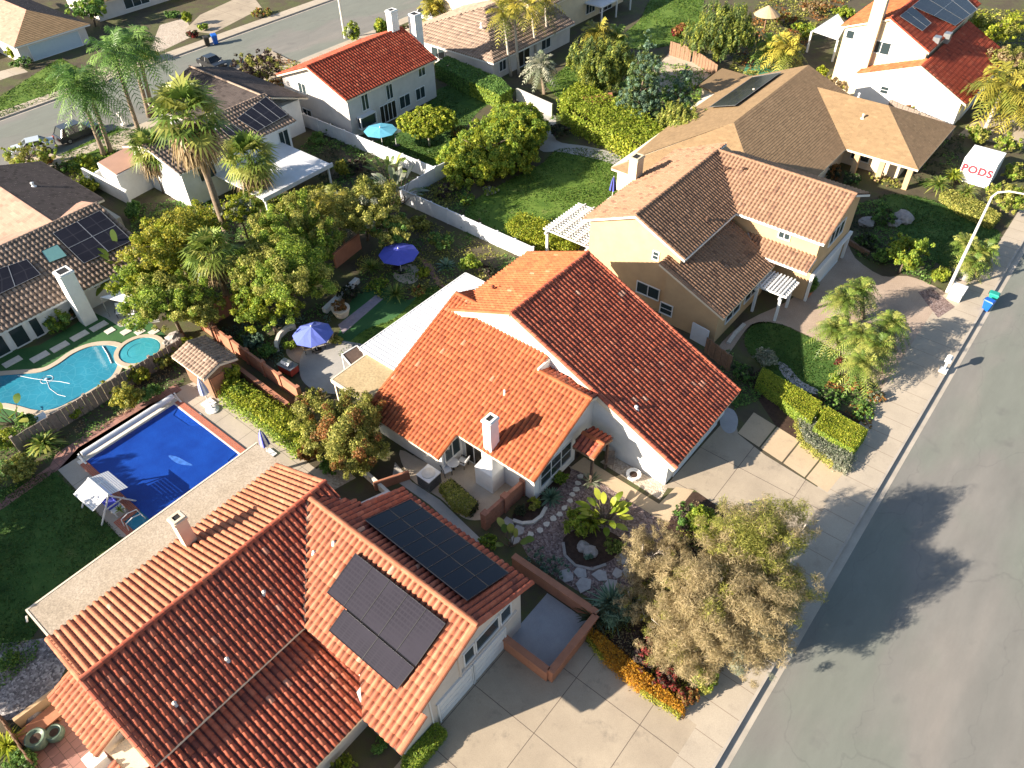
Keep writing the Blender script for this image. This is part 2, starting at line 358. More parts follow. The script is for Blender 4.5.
bricks('paver_brick', (.34, .17, .13), (.26, .13, .105), (.12, .07, .05), .55, .55)
plain('flagstone', (.38, .36, .35), .85, var=.2, scale=2, bmp=.3)
plain('pale_stone', (.58, .54, .48), .85, var=.12, scale=4, bmp=.3)
plain('boulder_stone', (.30, .27, .25), .9, var=.25, scale=3, bmp=.6)
plain('purple_walk', (.30, .25, .28), .85, var=.15, scale=3, bmp=.2)
M = MATS
# ------------------------------------------------------------------ ground sheets
SHEETS = {}
def sheet(name, pts, z, mat, kind='structure'):
    SHEETS[name] = pts
    me = bpy.data.meshes.new(name); bm = bmesh.new()
    n = len(pts); a = sum(pts[i][0]*pts[(i+1) % n][1]-pts[(i+1) % n][0]*pts[i][1] for i in range(n))
    if a < 0: pts = pts[::-1]
    f = bm.faces.new([bm.verts.new((p[0], p[1], z)) for p in pts]); bmesh.ops.triangulate(bm, faces=[f]); bm.to_mesh(me); bm.free()
    o = link(name, me, M[mat]); return tag(o, kind=kind)
def px(*ps): return [tuple(at(x, y, 0)[:2]) for x, y in ps]
def smooth_loop(pts, k=4):
    n = len(pts); out = []
    for i in range(n):
        p0, p1, p2, p3 = (Vector(pts[(i+j-1) % n]).to_2d() for j in range(4))
        for s in range(k):
            t = s/k
            out.append(tuple(.5*((2*p1)+(-p0+p2)*t+(2*p0-5*p1+4*p2-p3)*t*t+(-p0+3*p1-3*p2+p3)*t**3)))
    return out
# ------------------------------------------------------------------ roofs
class Pl:
    """a roof plane: 'x' slopes along x, 'y' along y; z = z0 + s*(coordinate - ref)"""
    def __init__(s, ax, ref, z0, sl): s.ax, s.ref, s.z0, s.s = ax, ref, z0, sl
    def z(s, x, y): return s.z0+s.s*((x if s.ax == 'x' else y)-s.ref)
    def p(s, x, y, dz=0.0): return Vector((x, y, s.z(x, y)+dz))
    def pix(s, x, y):
        d = ray(x, y); k = 0 if s.ax == 'x' else 1
        t = (s.z0-s.s*s.ref-H)/(d.z-s.s*d[k]); return CO+d*t
    def down(s):
        sg = -1 if s.s > 0 else 1
        return Vector((sg, 0, -abs(s.s))) if s.ax == 'x' else Vector((0, sg, -abs(s.s)))
    def n(s): return Vector((-s.s, 0, 1)).normalized() if s.ax == 'x' else Vector((0, -s.s, 1)).normalized()
def tiles(pl, polys, tw, ex, amp, K=6, step=.035, barrel=.76, mess=.012):
    """barrel tile courses over convex plan polygons of one plane -> mesh"""
    N = pl.n(); D = pl.down().normalized(); U = D.cross(N).normalized()
    O = pl.p(polys[0][0][0], polys[0][0][1])
    out = bmesh.new(); lay = None
    for poly in polys:
        P3 = [pl.p(*q) for q in poly]
        us = [(q-O).dot(U) for q in P3]; vs = [(q-O).dot(D) for q in P3]
        c0, c1 = math.floor(min(us)/tw), math.ceil(max(us)/tw); vmax = max(vs)
        j0, j1 = math.floor((min(vs)-vmax)/ex), 0          # courses counted up from the eave
        ncol, nrow = c1-c0, j1-j0
        k = np.arange(K+1)/K
        if amp > 0:
            xk = np.concatenate([np.linspace(0, barrel, K-1), [barrel+(1-barrel)*.5, 1.0]])[:K+1]
            hk = np.where(xk <= barrel+1e-6, np.sin(np.clip(xk/barrel, 0, 1)*np.pi)**.62*amp, -.05*amp)
            hk[-1] = 0
        else: xk = np.array([0, 1.0]); hk = np.zeros(2)
        m = len(xk)
        r = np.random.default_rng(int(abs(O.x*31+O.y*17))+3)
        jit = r.normal(0, mess, (nrow, ncol)); rn = np.clip(.52+.17*r.normal(size=(nrow, ncol)), .14, .95); q_ = r.random((nrow, ncol)); rn = np.where(q_ < .05, .12, np.where(q_ > .996, 1.0, rn))
        # verts: per course, per column, two rows of m points
        cc = np.arange(ncol)[None, :, None, None]; jj = np.arange(nrow)[:, None, None, None]
        e = np.array([0.0, 1.0])[None, None, :, None]
        uu = (c0+cc+xk[None, None, None, :])*tw+0*jj+0*e
        vv = vmax+(j0+jj+e*1.06)*ex+0*uu+jit[:, :, None, None]*.8
        hh = hk[None, None, None, :]+e*step*1.15+jit[:, :, None, None]*.5+0*uu+.05
        V = uu[..., None]*np.array(U)+vv[..., None]*np.array(D)+hh[..., None]*np.array(N)+np.array(O)
        V = V.reshape(-1, 3)
        # lower edge drop verts
        drop = (uu[:, :, 1:2, :][..., None]*np.array(U)+vv[:, :, 1:2, :][..., None]*np.array(D)+(hh[:, :, 1:2, :]-step*1.6)[..., None]*np.array(N)+np.array(O)).reshape(-1, 3)
        base = (np.arange(nrow)[:, None]*ncol+np.arange(ncol)[None, :])*2*m
        a = base[..., None]+np.arange(m-1)[None, None, :]
        F1 = np.stack([a, a+m, a+m+1, a+1], -1).reshape(-1, 4)
        nb = len(V); db = nb+(np.arange(nrow)[:, None]*ncol+np.arange(ncol)[None, :])*m
        d = db[..., None]+np.arange(m-1)[None, None, :]
        F2 = np.stack([a+m, d, d+1, a+m+1], -1).reshape(-1, 4)
        rr = np.repeat(rn.reshape(-1, 1), m-1, 1)
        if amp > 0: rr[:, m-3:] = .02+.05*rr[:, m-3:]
        rr = rr.reshape(-1)
        me = bpy.data.meshes.new('t'); me.from_pydata(np.vstack([V, drop]).tolist(), [], np.vstack([F1, F2]).tolist())
        at_ = me.attributes.new('rnd', 'FLOAT', 'FACE'); at_.data.foreach_set('value', np.concatenate([rr, rr]).astype(np.float32))
        bm = bmesh.new(); bm.from_mesh(me)
        ar = sum(poly[i][0]*poly[(i+1) % len(poly)][1]-poly[(i+1) % len(poly)][0]*poly[i][1] for i in range(len(poly)))
        pp = poly if ar > 0 else poly[::-1]
        for i in range(len(pp)):
            a3 = pl.p(*pp[i]); b3 = pl.p(*pp[(i+1) % len(pp)]); ed = (b3-a3)
            # eave edges (lowest) are left with their tile ends
            if abs(ed.normalized().dot(D)) < .02 and max((a3-O).dot(D), (b3-O).dot(D)) > vmax-.05: continue
            no = Vector((ed.y, -ed.x, 0)).normalized()
            bmesh.ops.bisect_plane(bm, geom=bm.verts[:]+bm.edges[:]+bm.faces[:], plane_co=a3, plane_no=no, clear_outer=True)
        bm.to_mesh(me); bm.free(); out.from_mesh(me); bpy.data.meshes.remove(me)
    me = bpy.data.meshes.new('roof_tiles'); out.to_mesh(me); out.free()
    if amp > 0: me.polygons.foreach_set('use_smooth', [True]*len(me.polygons)); 
    return me
def deck(pl, polys, th=.16):
    mb = MB()
    for poly in polys:
        n = len(poly); t = [pl.p(*q, -.01) for q in poly]; b = [q-Vector((0, 0, th)) for q in t]
        mb.add(t+b, [tuple(range(n)), tuple(range(2*n-1, n-1, -1))]+[(i, n+i, n+(i+1) % n, (i+1) % n) for i in range(n)])
    return mb
STY = dict(  # tile width, exposure, amplitude, segments, step
    big=(.385, .50, .13, 7, .045), mid=(.355, .46, .115, 7, .04), small=(.36, .40, .11, 7, .04), far=(.42, .55, .125, 6, .05),
    strip=(.42, .66, .08, 6, .11), shingle=(.45, .28, 0.0, 1, .02), shfar=(.6, .34, 0.0, 1, .03))
def roof(parent, pl, polys, sty, mat, fascia='cream_trim', th=.2, name='roof', label=None):
    tw, ex, amp, K, st = STY[sty]
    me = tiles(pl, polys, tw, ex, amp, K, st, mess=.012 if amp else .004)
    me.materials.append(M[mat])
    o = link(name, me); world_parent_any(o, parent)
    if label: o['label'] = label
    deck(pl, polys, th).build('eave_board', M[fascia], o)
    return o
def caps(roofo, runs, mat, r=.16, L=.5, name='ridge_tiles'):
    """overlapping half-round cap tiles along runs of 3D points, one part of the roof for each run"""
    for a, b in runs:
        V = []; Fc = []; R = []
        a = Vector(a); b = Vector(b); d = b-a; n = max(1, int(round(d.length/L))); dn = d.normalized()
        s = dn.cross(Vector((0, 0, 1))).normalized(); u = s.cross(dn)
        for i in range(n):
            p = a+d*(i/n); q = a+d*((i+1.12)/n); rv = .25+.55*random.random(); base = len(V)
            for c, rr, lift in ((p, r*1.08, .045), (q, r*.94, .02)):
                for k in range(7):
                    t = math.pi*k/6; V.append(c+s*(math.cos(t)*rr)+u*(math.sin(t)*rr*.85+lift))
            for k in range(6): Fc.append((base+k, base+k+1, base+8+k, base+7+k)); R.append(rv)
            Fc.append(tuple(base+k for k in range(7))); R.append(rv)
        me = bpy.data.meshes.new(name); me.from_pydata(V, [], Fc)
        a_ = me.attributes.new('rnd', 'FLOAT', 'FACE'); a_.data.foreach_set('value', np.array(R, np.float32))
        world_parent_any(link(name, me, M[mat]), roofo)
# ------------------------------------------------------------------ walls, windows
def wall(parent, mb, mat, name='wall', label=None):
    o = mb.build(name, M[mat], parent)
    if label: o['label'] = label
    return o
def gable_walls(parent, ax, lo, hi, e0, e1, ze, ridge, zr, mat, z0=0.0):
    """box with gable ends. ax = axis of the ridge, lo..hi along it, e0..e1 across, ridge = coordinate across"""
    ze0, ze1 = (ze if hasattr(ze, '__len__') else (ze, ze))
    prof = [(e0, z0), (e1, z0), (e1, ze1), (ridge, zr), (e0, ze0)]
    mb = MB()
    if ax == 'y': mb.ext([(c, lo, z) for c, z in prof], (0, hi-lo, 0))
    else: mb.ext([(lo, c, z) for c, z in prof], (hi-lo, 0, 0))
    return wall(parent, mb, mat)
def window(parent, ax, c, sg, a0, a1, z0, z1, panes=2, frame='white_paint', name='window', pane='window_glass', fw=.09, bars=0):
    """frame proud of the wall plane ax = c, facing sg; dark panes as a sub-part"""
    f = MB(); g = MB()
    def bx(m, u0, u1, w0, w1, d0, d1):
        lo, hi = sorted((c+sg*d0, c+sg*d1))
        if ax == 'x': m.box(lo, hi, u0, u1, w0, w1)
        else: m.box(u0, u1, lo, hi, w0, w1)
    a0, a1 = sorted((a0, a1)); z0, z1 = sorted((z0, z1))
    bx(f, a0-fw, a1+fw, z0-fw*1.2, z0, .0, .10); bx(f, a0-fw, a1+fw, z1, z1+fw, 0, .08); bx(f, a0-fw, a0, z0, z1, 0, .08); bx(f, a1, a1+fw, z0, z1, 0, .08)
    for i in range(1, panes):
        u = a0+(a1-a0)*i/panes; bx(f, u-.04, u+.04, z0, z1, 0, .07)
    for i in range(1, bars+1):
        w = z0+(z1-z0)*i/(bars+1); bx(f, a0, a1, w-.025, w+.025, 0, .065)
    bx(g, a0, a1, z0, z1, .0, .03)
    o = f.build(name, M[frame], parent); g.build('pane', M[pane], o); return o
def win_px(parent, ax, c, sg, p0, p1, **k):
    q0 = onx(*p0, c) if ax == 'x' else ony(*p0, c); q1 = onx(*p1, c) if ax == 'x' else ony(*p1, c); i = 1 if ax == 'x' else 0
    return window(parent, ax, c, sg, q0[i], q1[i], q0.z, q1.z, **k)
def panel(parent, pl, quad, mat, name='solar_panel', h=.30, th=.05, frame=True):
    """a solar panel lying over a roof plane; quad = plan points (x,y)"""
    N = pl.n(); t = [pl.p(x, y)+N*(h+th) for x, y in quad]; b = [q-N*th for q in t]
    me = bpy.data.meshes.new(name)
    me.from_pydata(t+b, [], [(0, 1, 2, 3), (7, 6, 5, 4), (0, 4, 5, 1), (1, 5, 6, 2), (2, 6, 7, 3), (3, 7, 4, 0)])
    uv = me.uv_layers.new(name='UVMap'); q = ((0, 0), (1, 0), (1, 1), (0, 1))
    for i in range(4): uv.data[i].uv = q[i]
    o = link(name, me, M[mat]); world_parent_any(o, parent)
    if frame:
        f = MB()
        for i in range(4): f.bar(t[i]+N*.005, t[(i+1) % 4]+N*.005, .035, .03)
        f.build('panel_frame', M['grey_metal'] if mat == 'solar_far' else M['black_metal'], o)
    return o
def lerp2(q, s, t):
    a = Vector(q[0]).lerp(Vector(q[1]), s); b = Vector(q[3]).lerp(Vector(q[2]), s); return tuple(a.lerp(b, t))
def panel_grid(parent, pl, quad, nx, ny, mat, gap=.012, **k):
    for i in range(nx):
        for j in range(ny):
            s0, s1, t0, t1 = (i+gap)/nx, (i+1-gap)/nx, (j+gap)/ny, (j+1-gap)/ny
            panel(parent, pl, [lerp2(quad, s0, t0), lerp2(quad, s1, t0), lerp2(quad, s1, t1), lerp2(quad, s0, t1)], mat, **k)
def chimney(parent, x0, x1, y0, y1, z0, z1, mat, breast=None, cap=True):
    mb = MB().box(x0, x1, y0, y1, z0, z1-.25)
    mb.box(x0-.07, x1+.07, y0-.07, y1+.07, z1-.25, z1-.1)
    t = .16
    for b in ((x0, x1, y0, y0+t), (x0, x1, y1-t, y1), (x0, x0+t, y0+t, y1-t), (x1-t, x1, y0+t, y1-t)): mb.box(*b, z1-.1, z1)
    if breast:
        bx0, bx1, by0, by1, zb, zt = breast
        mb.box(bx0, bx1, by0, by1, z0, zb)
        mb.add([(bx0, by0, zb), (bx1, by0, zb), (bx1, by1, zb), (bx0, by1, zb), (x0, y0, zt), (x1, y0, zt), (x1, y1, zt), (x0, y1, zt)],
               [(0, 1, 5, 4), (1, 2, 6, 5), (2, 3, 7, 6), (3, 0, 4, 7)])
    o = mb.build('chimney', M[mat], parent)
    MB().box(x0+t, x1-t, y0+t, y1-t, z1-.2, z1-.05).build('flue', M['dark_screen'], o)
    return o
def vent(parent, pl, x, y, h=.5, mat='cream_trim', r=.09, name='roof_vent'):
    p = pl.p(x, y)
    mb = MB().tube([p-Vector((0, 0, .1)), p+Vector((0, 0, h))], r, 8); mb.lathe([(r*1.5, 0), (r*1.6, .12), (.02, .2)], 8, (p.x, p.y, p.z+h))
    mb.lathe([(r*2.6, .0), (r*1.2, .16)], 8, (p.x, p.y, p.z+.04))
    return mb.build(name, M[mat], parent)
# ------------------------------------------------------------------ foliage
PAL = dict(
    green=((0.132, 0.211, 0.030), (0.218, 0.321, 0.042), (0.351, 0.421, 0.058)), yellowgreen=((0.172, 0.235, 0.019), (0.294, 0.337, 0.029), (0.415, 0.419, 0.047)),
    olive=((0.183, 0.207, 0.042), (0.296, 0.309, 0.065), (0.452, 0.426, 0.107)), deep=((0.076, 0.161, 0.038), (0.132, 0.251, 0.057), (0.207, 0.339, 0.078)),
    lime=((0.159, 0.227, 0.021), (0.250, 0.319, 0.030), (0.353, 0.385, 0.050)), gold=((0.319, 0.309, 0.037), (0.458, 0.408, 0.056), (0.166, 0.212, 0.037)),
    tan=((.40, .32, .175), (.48, .385, .22), (.30, .25, .125)), orange=((.50, .22, .02), (.60, .32, .03), (.36, .20, .03)),
    red=((.20, .025, .03), (.30, .06, .05), (.09, .07, .03)), rust=((0.288, 0.108, 0.036), (0.168, 0.132, 0.036), (0.360, 0.192, 0.060)),
    silver=((0.264, 0.288, 0.204), (0.384, 0.384, 0.288), (0.168, 0.204, 0.120)), bluegreen=((0.098, 0.174, 0.116), (0.155, 0.253, 0.166), (0.214, 0.310, 0.214)),
    conifer=((0.071, 0.124, 0.038), (0.124, 0.195, 0.057), (0.237, 0.278, 0.095)), juniper=((0.234, 0.275, 0.050), (0.359, 0.379, 0.070), (0.107, 0.154, 0.035)),
    palmgreen=((0.109, 0.172, 0.032), (0.186, 0.253, 0.046), (0.310, 0.327, 0.078)), palmyellow=((0.291, 0.263, 0.043), (0.436, 0.369, 0.060), (0.175, 0.198, 0.036)),
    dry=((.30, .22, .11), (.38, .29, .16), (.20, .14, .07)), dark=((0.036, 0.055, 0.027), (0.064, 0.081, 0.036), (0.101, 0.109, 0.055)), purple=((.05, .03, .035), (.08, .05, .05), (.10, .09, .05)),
    grass=((.045, .10, .012), (.08, .145, .02), (.125, .175, .032)), grass_deep=((.03, .075, .012), (.055, .11, .02), (.09, .135, .028)))
def quadmesh(name, P, U, V, colors):
    """P centres, U and V half-axes -> diamonds with a colour each"""
    n = len(P); verts = np.stack([P-U, P-V*.9+U*.1, P+U, P+V*.9+U*.1], 1).reshape(-1, 3).astype(np.float32)
    me = bpy.data.meshes.new(name); me.vertices.add(4*n); me.vertices.foreach_set('co', verts.ravel())
    me.loops.add(4*n); me.loops.foreach_set('vertex_index', np.arange(4*n, dtype=np.int32))
    me.polygons.add(n); me.polygons.foreach_set('loop_start', np.arange(0, 4*n, 4, dtype=np.int32)); me.polygons.foreach_set('loop_total', np.full(n, 4, np.int32))
    me.update(calc_edges=True)
    a = me.color_attributes.new('Col', 'FLOAT_COLOR', 'CORNER')
    c = np.ones((n, 4), np.float32); c[:, :3] = colors; a.data.foreach_set('color', np.repeat(c, 4, 0).ravel())
    return me
def unit(a): return a/np.maximum(np.linalg.norm(a, axis=1, keepdims=True), 1e-6)
def rdir(n, r): return unit(r.normal(size=(n, 3)))
def pick(pal, n, r, w=None):
    p = np.array(PAL[pal] if isinstance(pal, str) else pal); i = r.choice(len(p), n, p=w); return p[i]*(1+r.normal(0, .13, (n, 1)))
def foliage(name, blobs, leaf, pal, r, clump=.34, nclump=26, dens=1.0, aspect=.5, up=.25, fill=.5, flat=1.0, pal2=None, p2=.0, streak=None):
    """leaves on many small clumps that fill the crown's ellipsoids. blobs: (cx,cy,cz, rx,ry,rz)"""
    Ps = []; Ns = []; Cs = []; Rs = []
    vol = [b[3]*b[4]*b[5] for b in blobs]; vm = max(vol)
    for b, v in zip(blobs, vol):
        nc = max(6, int(nclump*(v/vm)**.6)); c = np.array(b[:3]); R = np.array(b[3:6])
        d = rdir(nc, r); rad = r.uniform(fill, .92, (nc, 1)); cen = d*rad*R
        cr = clump*R.min()*r.uniform(.65, 1.35, nc)
        for k in range(nc):
            n = int(dens*4*math.pi*cr[k]**2/(leaf*leaf*aspect)*.75)+8
            dd = rdir(n, r); q = cen[k]+dd*(cr[k]*r.uniform(.45, 1.05, (n, 1)))*np.array((1, 1, flat))
            Rs.append(dd); Ps.append(c+q); Ns.append(unit(dd*.7+q/np.maximum(np.linalg.norm(q, axis=1, keepdims=True), .01)*.4))
            pp = pal2 if pal2 and r.random() < p2 else pal
            Cs.append(pick(pp, n, r)*(1+r.normal(0, .14)))
    P = np.vstack(Ps); N = np.vstack(Ns); Cc = np.clip(np.vstack(Cs), .005, .9)
    k = P[:, 2] > .03; P, N, Cc = P[k], N[k], Cc[k]
    n = len(P); N = unit(N+r.normal(0, .55, (n, 3))+np.array((0, 0, up)))
    if isinstance(streak, str): streak = RAD = np.vstack(Rs)[k]; streak = unit(RAD+r.normal(0, .4, (n, 3))); t = streak
    else: t = rdir(n, r) if streak is None else unit(np.array(streak)+r.normal(0, .35, (n, 3)))
    U = unit(np.cross(N, t)) if streak is None else unit(t-N*np.sum(t*N, 1, keepdims=True)); V = np.cross(N, U)
    s = leaf*r.uniform(.6, 1.3, (n, 1))
    return quadmesh(name, P, U*s*.62, V*s*.62*aspect*1.3, Cc)
def groundcover(pts, pal, cov=.8, h=.3, name='ground_cover', pal2=None, leafk=2.6, clump=1.2):
    r = newr(); p = [Vector(q) for q in pts]; n = len(p)
    a = sum(p[i].x*p[(i+1) % n].y-p[(i+1) % n].x*p[i].y for i in range(n)); xs = [q.x for q in p]; ys = [q.y for q in p]
    c = sum(p, Vector((0, 0)))/n; lf = leafsize(*proj((c.x, c.y, 0)), 0, leafk); k = int(abs(a)/2*cov/(lf*lf*.45)); box = (max(xs)-min(xs))*(max(ys)-min(ys)); K = int(k*box/max(1, abs(a)/2))
    q = np.stack([r.uniform(min(xs), max(xs), K), r.uniform(min(ys), max(ys), K)], 1); w = np.zeros(K, bool)
    for i in range(n):
        x0, y0, x1, y1 = p[i].x, p[i].y, p[(i+1) % n].x, p[(i+1) % n].y
        if y0 != y1: w ^= ((y0 > q[:, 1]) != (y1 > q[:, 1])) & (q[:, 0] < (x1-x0)*(q[:, 1]-y0)/(y1-y0)+x0)
    f = np.sin(q[:, 0]*clump+1.7*np.sin(q[:, 1]*.7*clump))*np.sin(q[:, 1]*clump*1.1+1.3*np.sin(q[:, 0]*.8*clump)); w &= f > r.uniform(-1.1, .35, K)
    q, f = q[w], f[w]; m = len(q); P = np.column_stack([q, .03+np.abs(f)*h*r.random(m)]); P[:, 0] -= c.x; P[:, 1] -= c.y
    N = unit(r.normal(0, .6, (m, 3))+np.array((0, 0, 1))); U = unit(np.cross(N, rdir(m, r))); V = np.cross(N, U); s = lf*r.uniform(.6, 1.3, (m, 1)); col = pick(pal, m, r)
    if pal2 is not None: col = np.where((np.sin(q[:, 0]*.9)*np.sin(q[:, 1]*.8+1) > .2)[:, None], pick(pal2, m, r), col)
    o = link(name, quadmesh(name, P, U*s*.62, V*s*.4, np.clip(col, .005, .9)), LEAF); o.location = (c.x, c.y, 0); return tag(o, kind='stuff')
def leafsize(px_, py_, z=1.0, k=2.6): return max(.08, mpp(px_, py_, z)*k*.72)
SEED = [100]
def newr(): SEED[0] += 1; return np.random.default_rng(SEED[0])
def lobes(r, n, R, hz, spread=.55):
    """a few overlapping ellipsoids making one uneven crown about the origin at height hz"""
    out = [(0, 0, hz, R*.78, R*.78, R*.72)]
    for i in range(n):
        a = 2*math.pi*(i+r.uniform(0, .7))/n; q = R*spread*r.uniform(.8, 1.15); s = R*r.uniform(.38, .58)
        out.append((math.cos(a)*q, math.sin(a)*q, hz+r.uniform(-.35, .4)*R, s, s, s*.9))
    return out
def shrub(label, x, y, wpx, h=None, pal='green', name='shrub', cat='shrub', group=None, nl=4, sq=1.0, dens=1.0, pal2=None, p2=0, leafk=2.6, aspect=.5, stretch=1.0, clump=.36, rz=None, fill=.5, streak=None):
    r = newr(); s = mpp(x, y, .8); R = wpx*s/2
    h = h or R*1.5*sq
    b = at(x, y, h*.5); o = []
    R0 = R*.82
    for l in lobes(r, nl, R0, 0, .5): o.append((l[0]*stretch, l[1]/stretch, h*.5+l[2]*h*.5/R0*.7, l[3]*stretch, l[4]/stretch, l[5]*h*.5/R0))
    me = foliage(name, o, leafsize(x, y, 1, leafk), pal, r, clump=clump, dens=dens, aspect=aspect, pal2=pal2, p2=p2, fill=fill, streak=streak)
    ob = link(name, me, LEAF); ob.location = (b.x, b.y, 0); ob.rotation_euler.z = rz if rz is not None else r.uniform(0, 6) if stretch == 1 else 0
    return tag(ob, label, cat, group)
def limbs(mb, r, base, top, r0, n=5, reach=1.0, zf=(.45, .95)):
    base = Vector(base); top = Vector(top); mid = base.lerp(top, .5)+Vector((r.normal(0, .08), r.normal(0, .08), 0))*(top-base).length*.3
    mb.tube([base, mid, top], [r0, r0*.8, r0*.35], 8)
    for i in range(n):
        a = 2*math.pi*i/n+r.uniform(0, .9); t = r.uniform(*zf); p = base.lerp(top, t*.8); L = reach*r.uniform(.6, 1.0)
        q = p+Vector((math.cos(a)*L*.5, math.sin(a)*L*.5, L*.42)); e = p+Vector((math.cos(a)*L, math.sin(a)*L, L*.75))
        mb.tube([p, q, e], [r0*.5, r0*.34, r0*.12], 6)
        for s in (-1, 1):
            b2 = a+s*.7; e2 = q+Vector((math.cos(b2)*L*.5, math.sin(b2)*L*.5, L*.35)); mb.tube([q, e2], [r0*.25, r0*.08], 5)
def tree(label, x, y, wpx, h, zc, pal='green', name='tree', nl=6, hr=.9, bark='trunk_bark', group=None, pal2=None, p2=0, dens=1.0, clump=.3, nclump=30, leafk=2.6, trunks=1, aspect=.5, cat='tree', fill=.5, stretch=1.0, base=None, streak=None, mat=None, flat=1.0, cone=False):
    """x,y = pixel of the crown's centre, which stands zc above the ground"""
    r = newr(); s = mpp(x, y, zc); R = wpx*s/2*1.02; c = at(x, y, zc)
    root = empty(name, (c.x, c.y, 0), label, cat, group); rzv = (h-zc)/(R)
    bl = [(l[0]*stretch, l[1]/stretch, zc+(l[2])*rzv*.85, l[3]*stretch, l[4]/stretch, l[5]*rzv*1.05) for l in lobes(r, nl, R, 0, .6)]
    if cone: bl = [(r.normal(0, .06)*R, r.normal(0, .06)*R, h*(.16+.125*i), R*(1.02-.14*i), R*(1.02-.14*i), h*.13) for i in range(7)]
    me = foliage('crown', bl, leafsize(x, y, zc, leafk), pal, r, clump=clump, nclump=nclump, dens=dens, pal2=pal2, p2=p2, aspect=aspect, fill=fill, streak=streak, flat=flat)
    link('crown', me, mat or LEAF).parent = root
    mb = MB()
    for i in range(trunks):
        a = 6.28*i/max(1, trunks); off = .25 if trunks > 1 else 0
        limbs(mb, r, (math.cos(a)*off, math.sin(a)*off, -.1), (math.cos(a)*off*3.5, math.sin(a)*off*3.5, zc+R*.25*rzv), max(.07, R*.045), 5, R*.6)
    mb.build('trunk', M[bark], root, local=True, smooth=True)
    return root
def hedge(label, pts, h, pal='yellowgreen', name='hedge', cat='hedge', group=None, leafk=2.3, jit=.05, dens=1.3, pal2=None, p2=0, z0=0.02, leaf=None, side_pal=None):
    """clipped hedge over a plan polygon (world points): leaves over its top and sides"""
    r = newr(); pts = [Vector(p[:2]) for p in pts]; n = len(pts)
    a = sum(pts[i].x*pts[(i+1) % n].y-pts[(i+1) % n].x*pts[i].y for i in range(n))
    if a < 0: pts = pts[::-1]
    c = sum(pts, Vector((0, 0)))/n; lx, ly = proj((c.x, c.y, h)); lf = leaf or leafsize(lx, ly, h, leafk)
    Ps = []; Ns = []; Cs = []
    area = abs(a)/2; k = int(area/(lf*lf*.5)*2.6*dens)
    xs = [p.x for p in pts]; ys = [p.y for p in pts]
    q = np.stack([r.uniform(min(xs), max(xs), k*3), r.uniform(min(ys), max(ys), k*3)], 1); ins = np.ones(len(q), bool)
    for i in range(n):
        e = pts[(i+1) % n]-pts[i]; ins &= (e.x*(q[:, 1]-pts[i].y)-e.y*(q[:, 0]-pts[i].x)) > 0
    q = q[ins][:k]; wob = .06*np.sin(q[:, 0]*2.3)+.05*np.sin(q[:, 1]*3.1)
    Ps.append(np.column_stack([q, h+wob+r.normal(0, jit, len(q))])); Ns.append(np.tile((0, 0, 1.0), (len(q), 1))); Cs.append(pick(pal, len(q), r))
    for i in range(n):
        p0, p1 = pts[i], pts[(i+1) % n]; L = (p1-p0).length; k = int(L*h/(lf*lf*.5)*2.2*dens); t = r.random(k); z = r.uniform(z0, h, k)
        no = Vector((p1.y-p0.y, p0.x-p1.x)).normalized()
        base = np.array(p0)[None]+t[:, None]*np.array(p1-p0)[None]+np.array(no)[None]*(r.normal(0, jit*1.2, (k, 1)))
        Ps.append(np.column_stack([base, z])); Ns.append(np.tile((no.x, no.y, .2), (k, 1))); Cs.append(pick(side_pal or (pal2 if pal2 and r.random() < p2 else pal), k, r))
    P = np.vstack(Ps)-np.array((c.x, c.y, 0)); N = np.vstack(Ns); m = len(P); N = unit(N+r.normal(0, .5, (m, 3))); U = unit(np.cross(N, rdir(m, r))); V = np.cross(N, U); s = lf*r.uniform(.6, 1.3, (m, 1))
    me = quadmesh(name, P, U*s*.62, V*s*.4, np.clip(np.vstack(Cs), .005, .9))
    o = link(name, me, LEAF); o.location = (c.x, c.y, 0); return tag(o, label, cat, group)
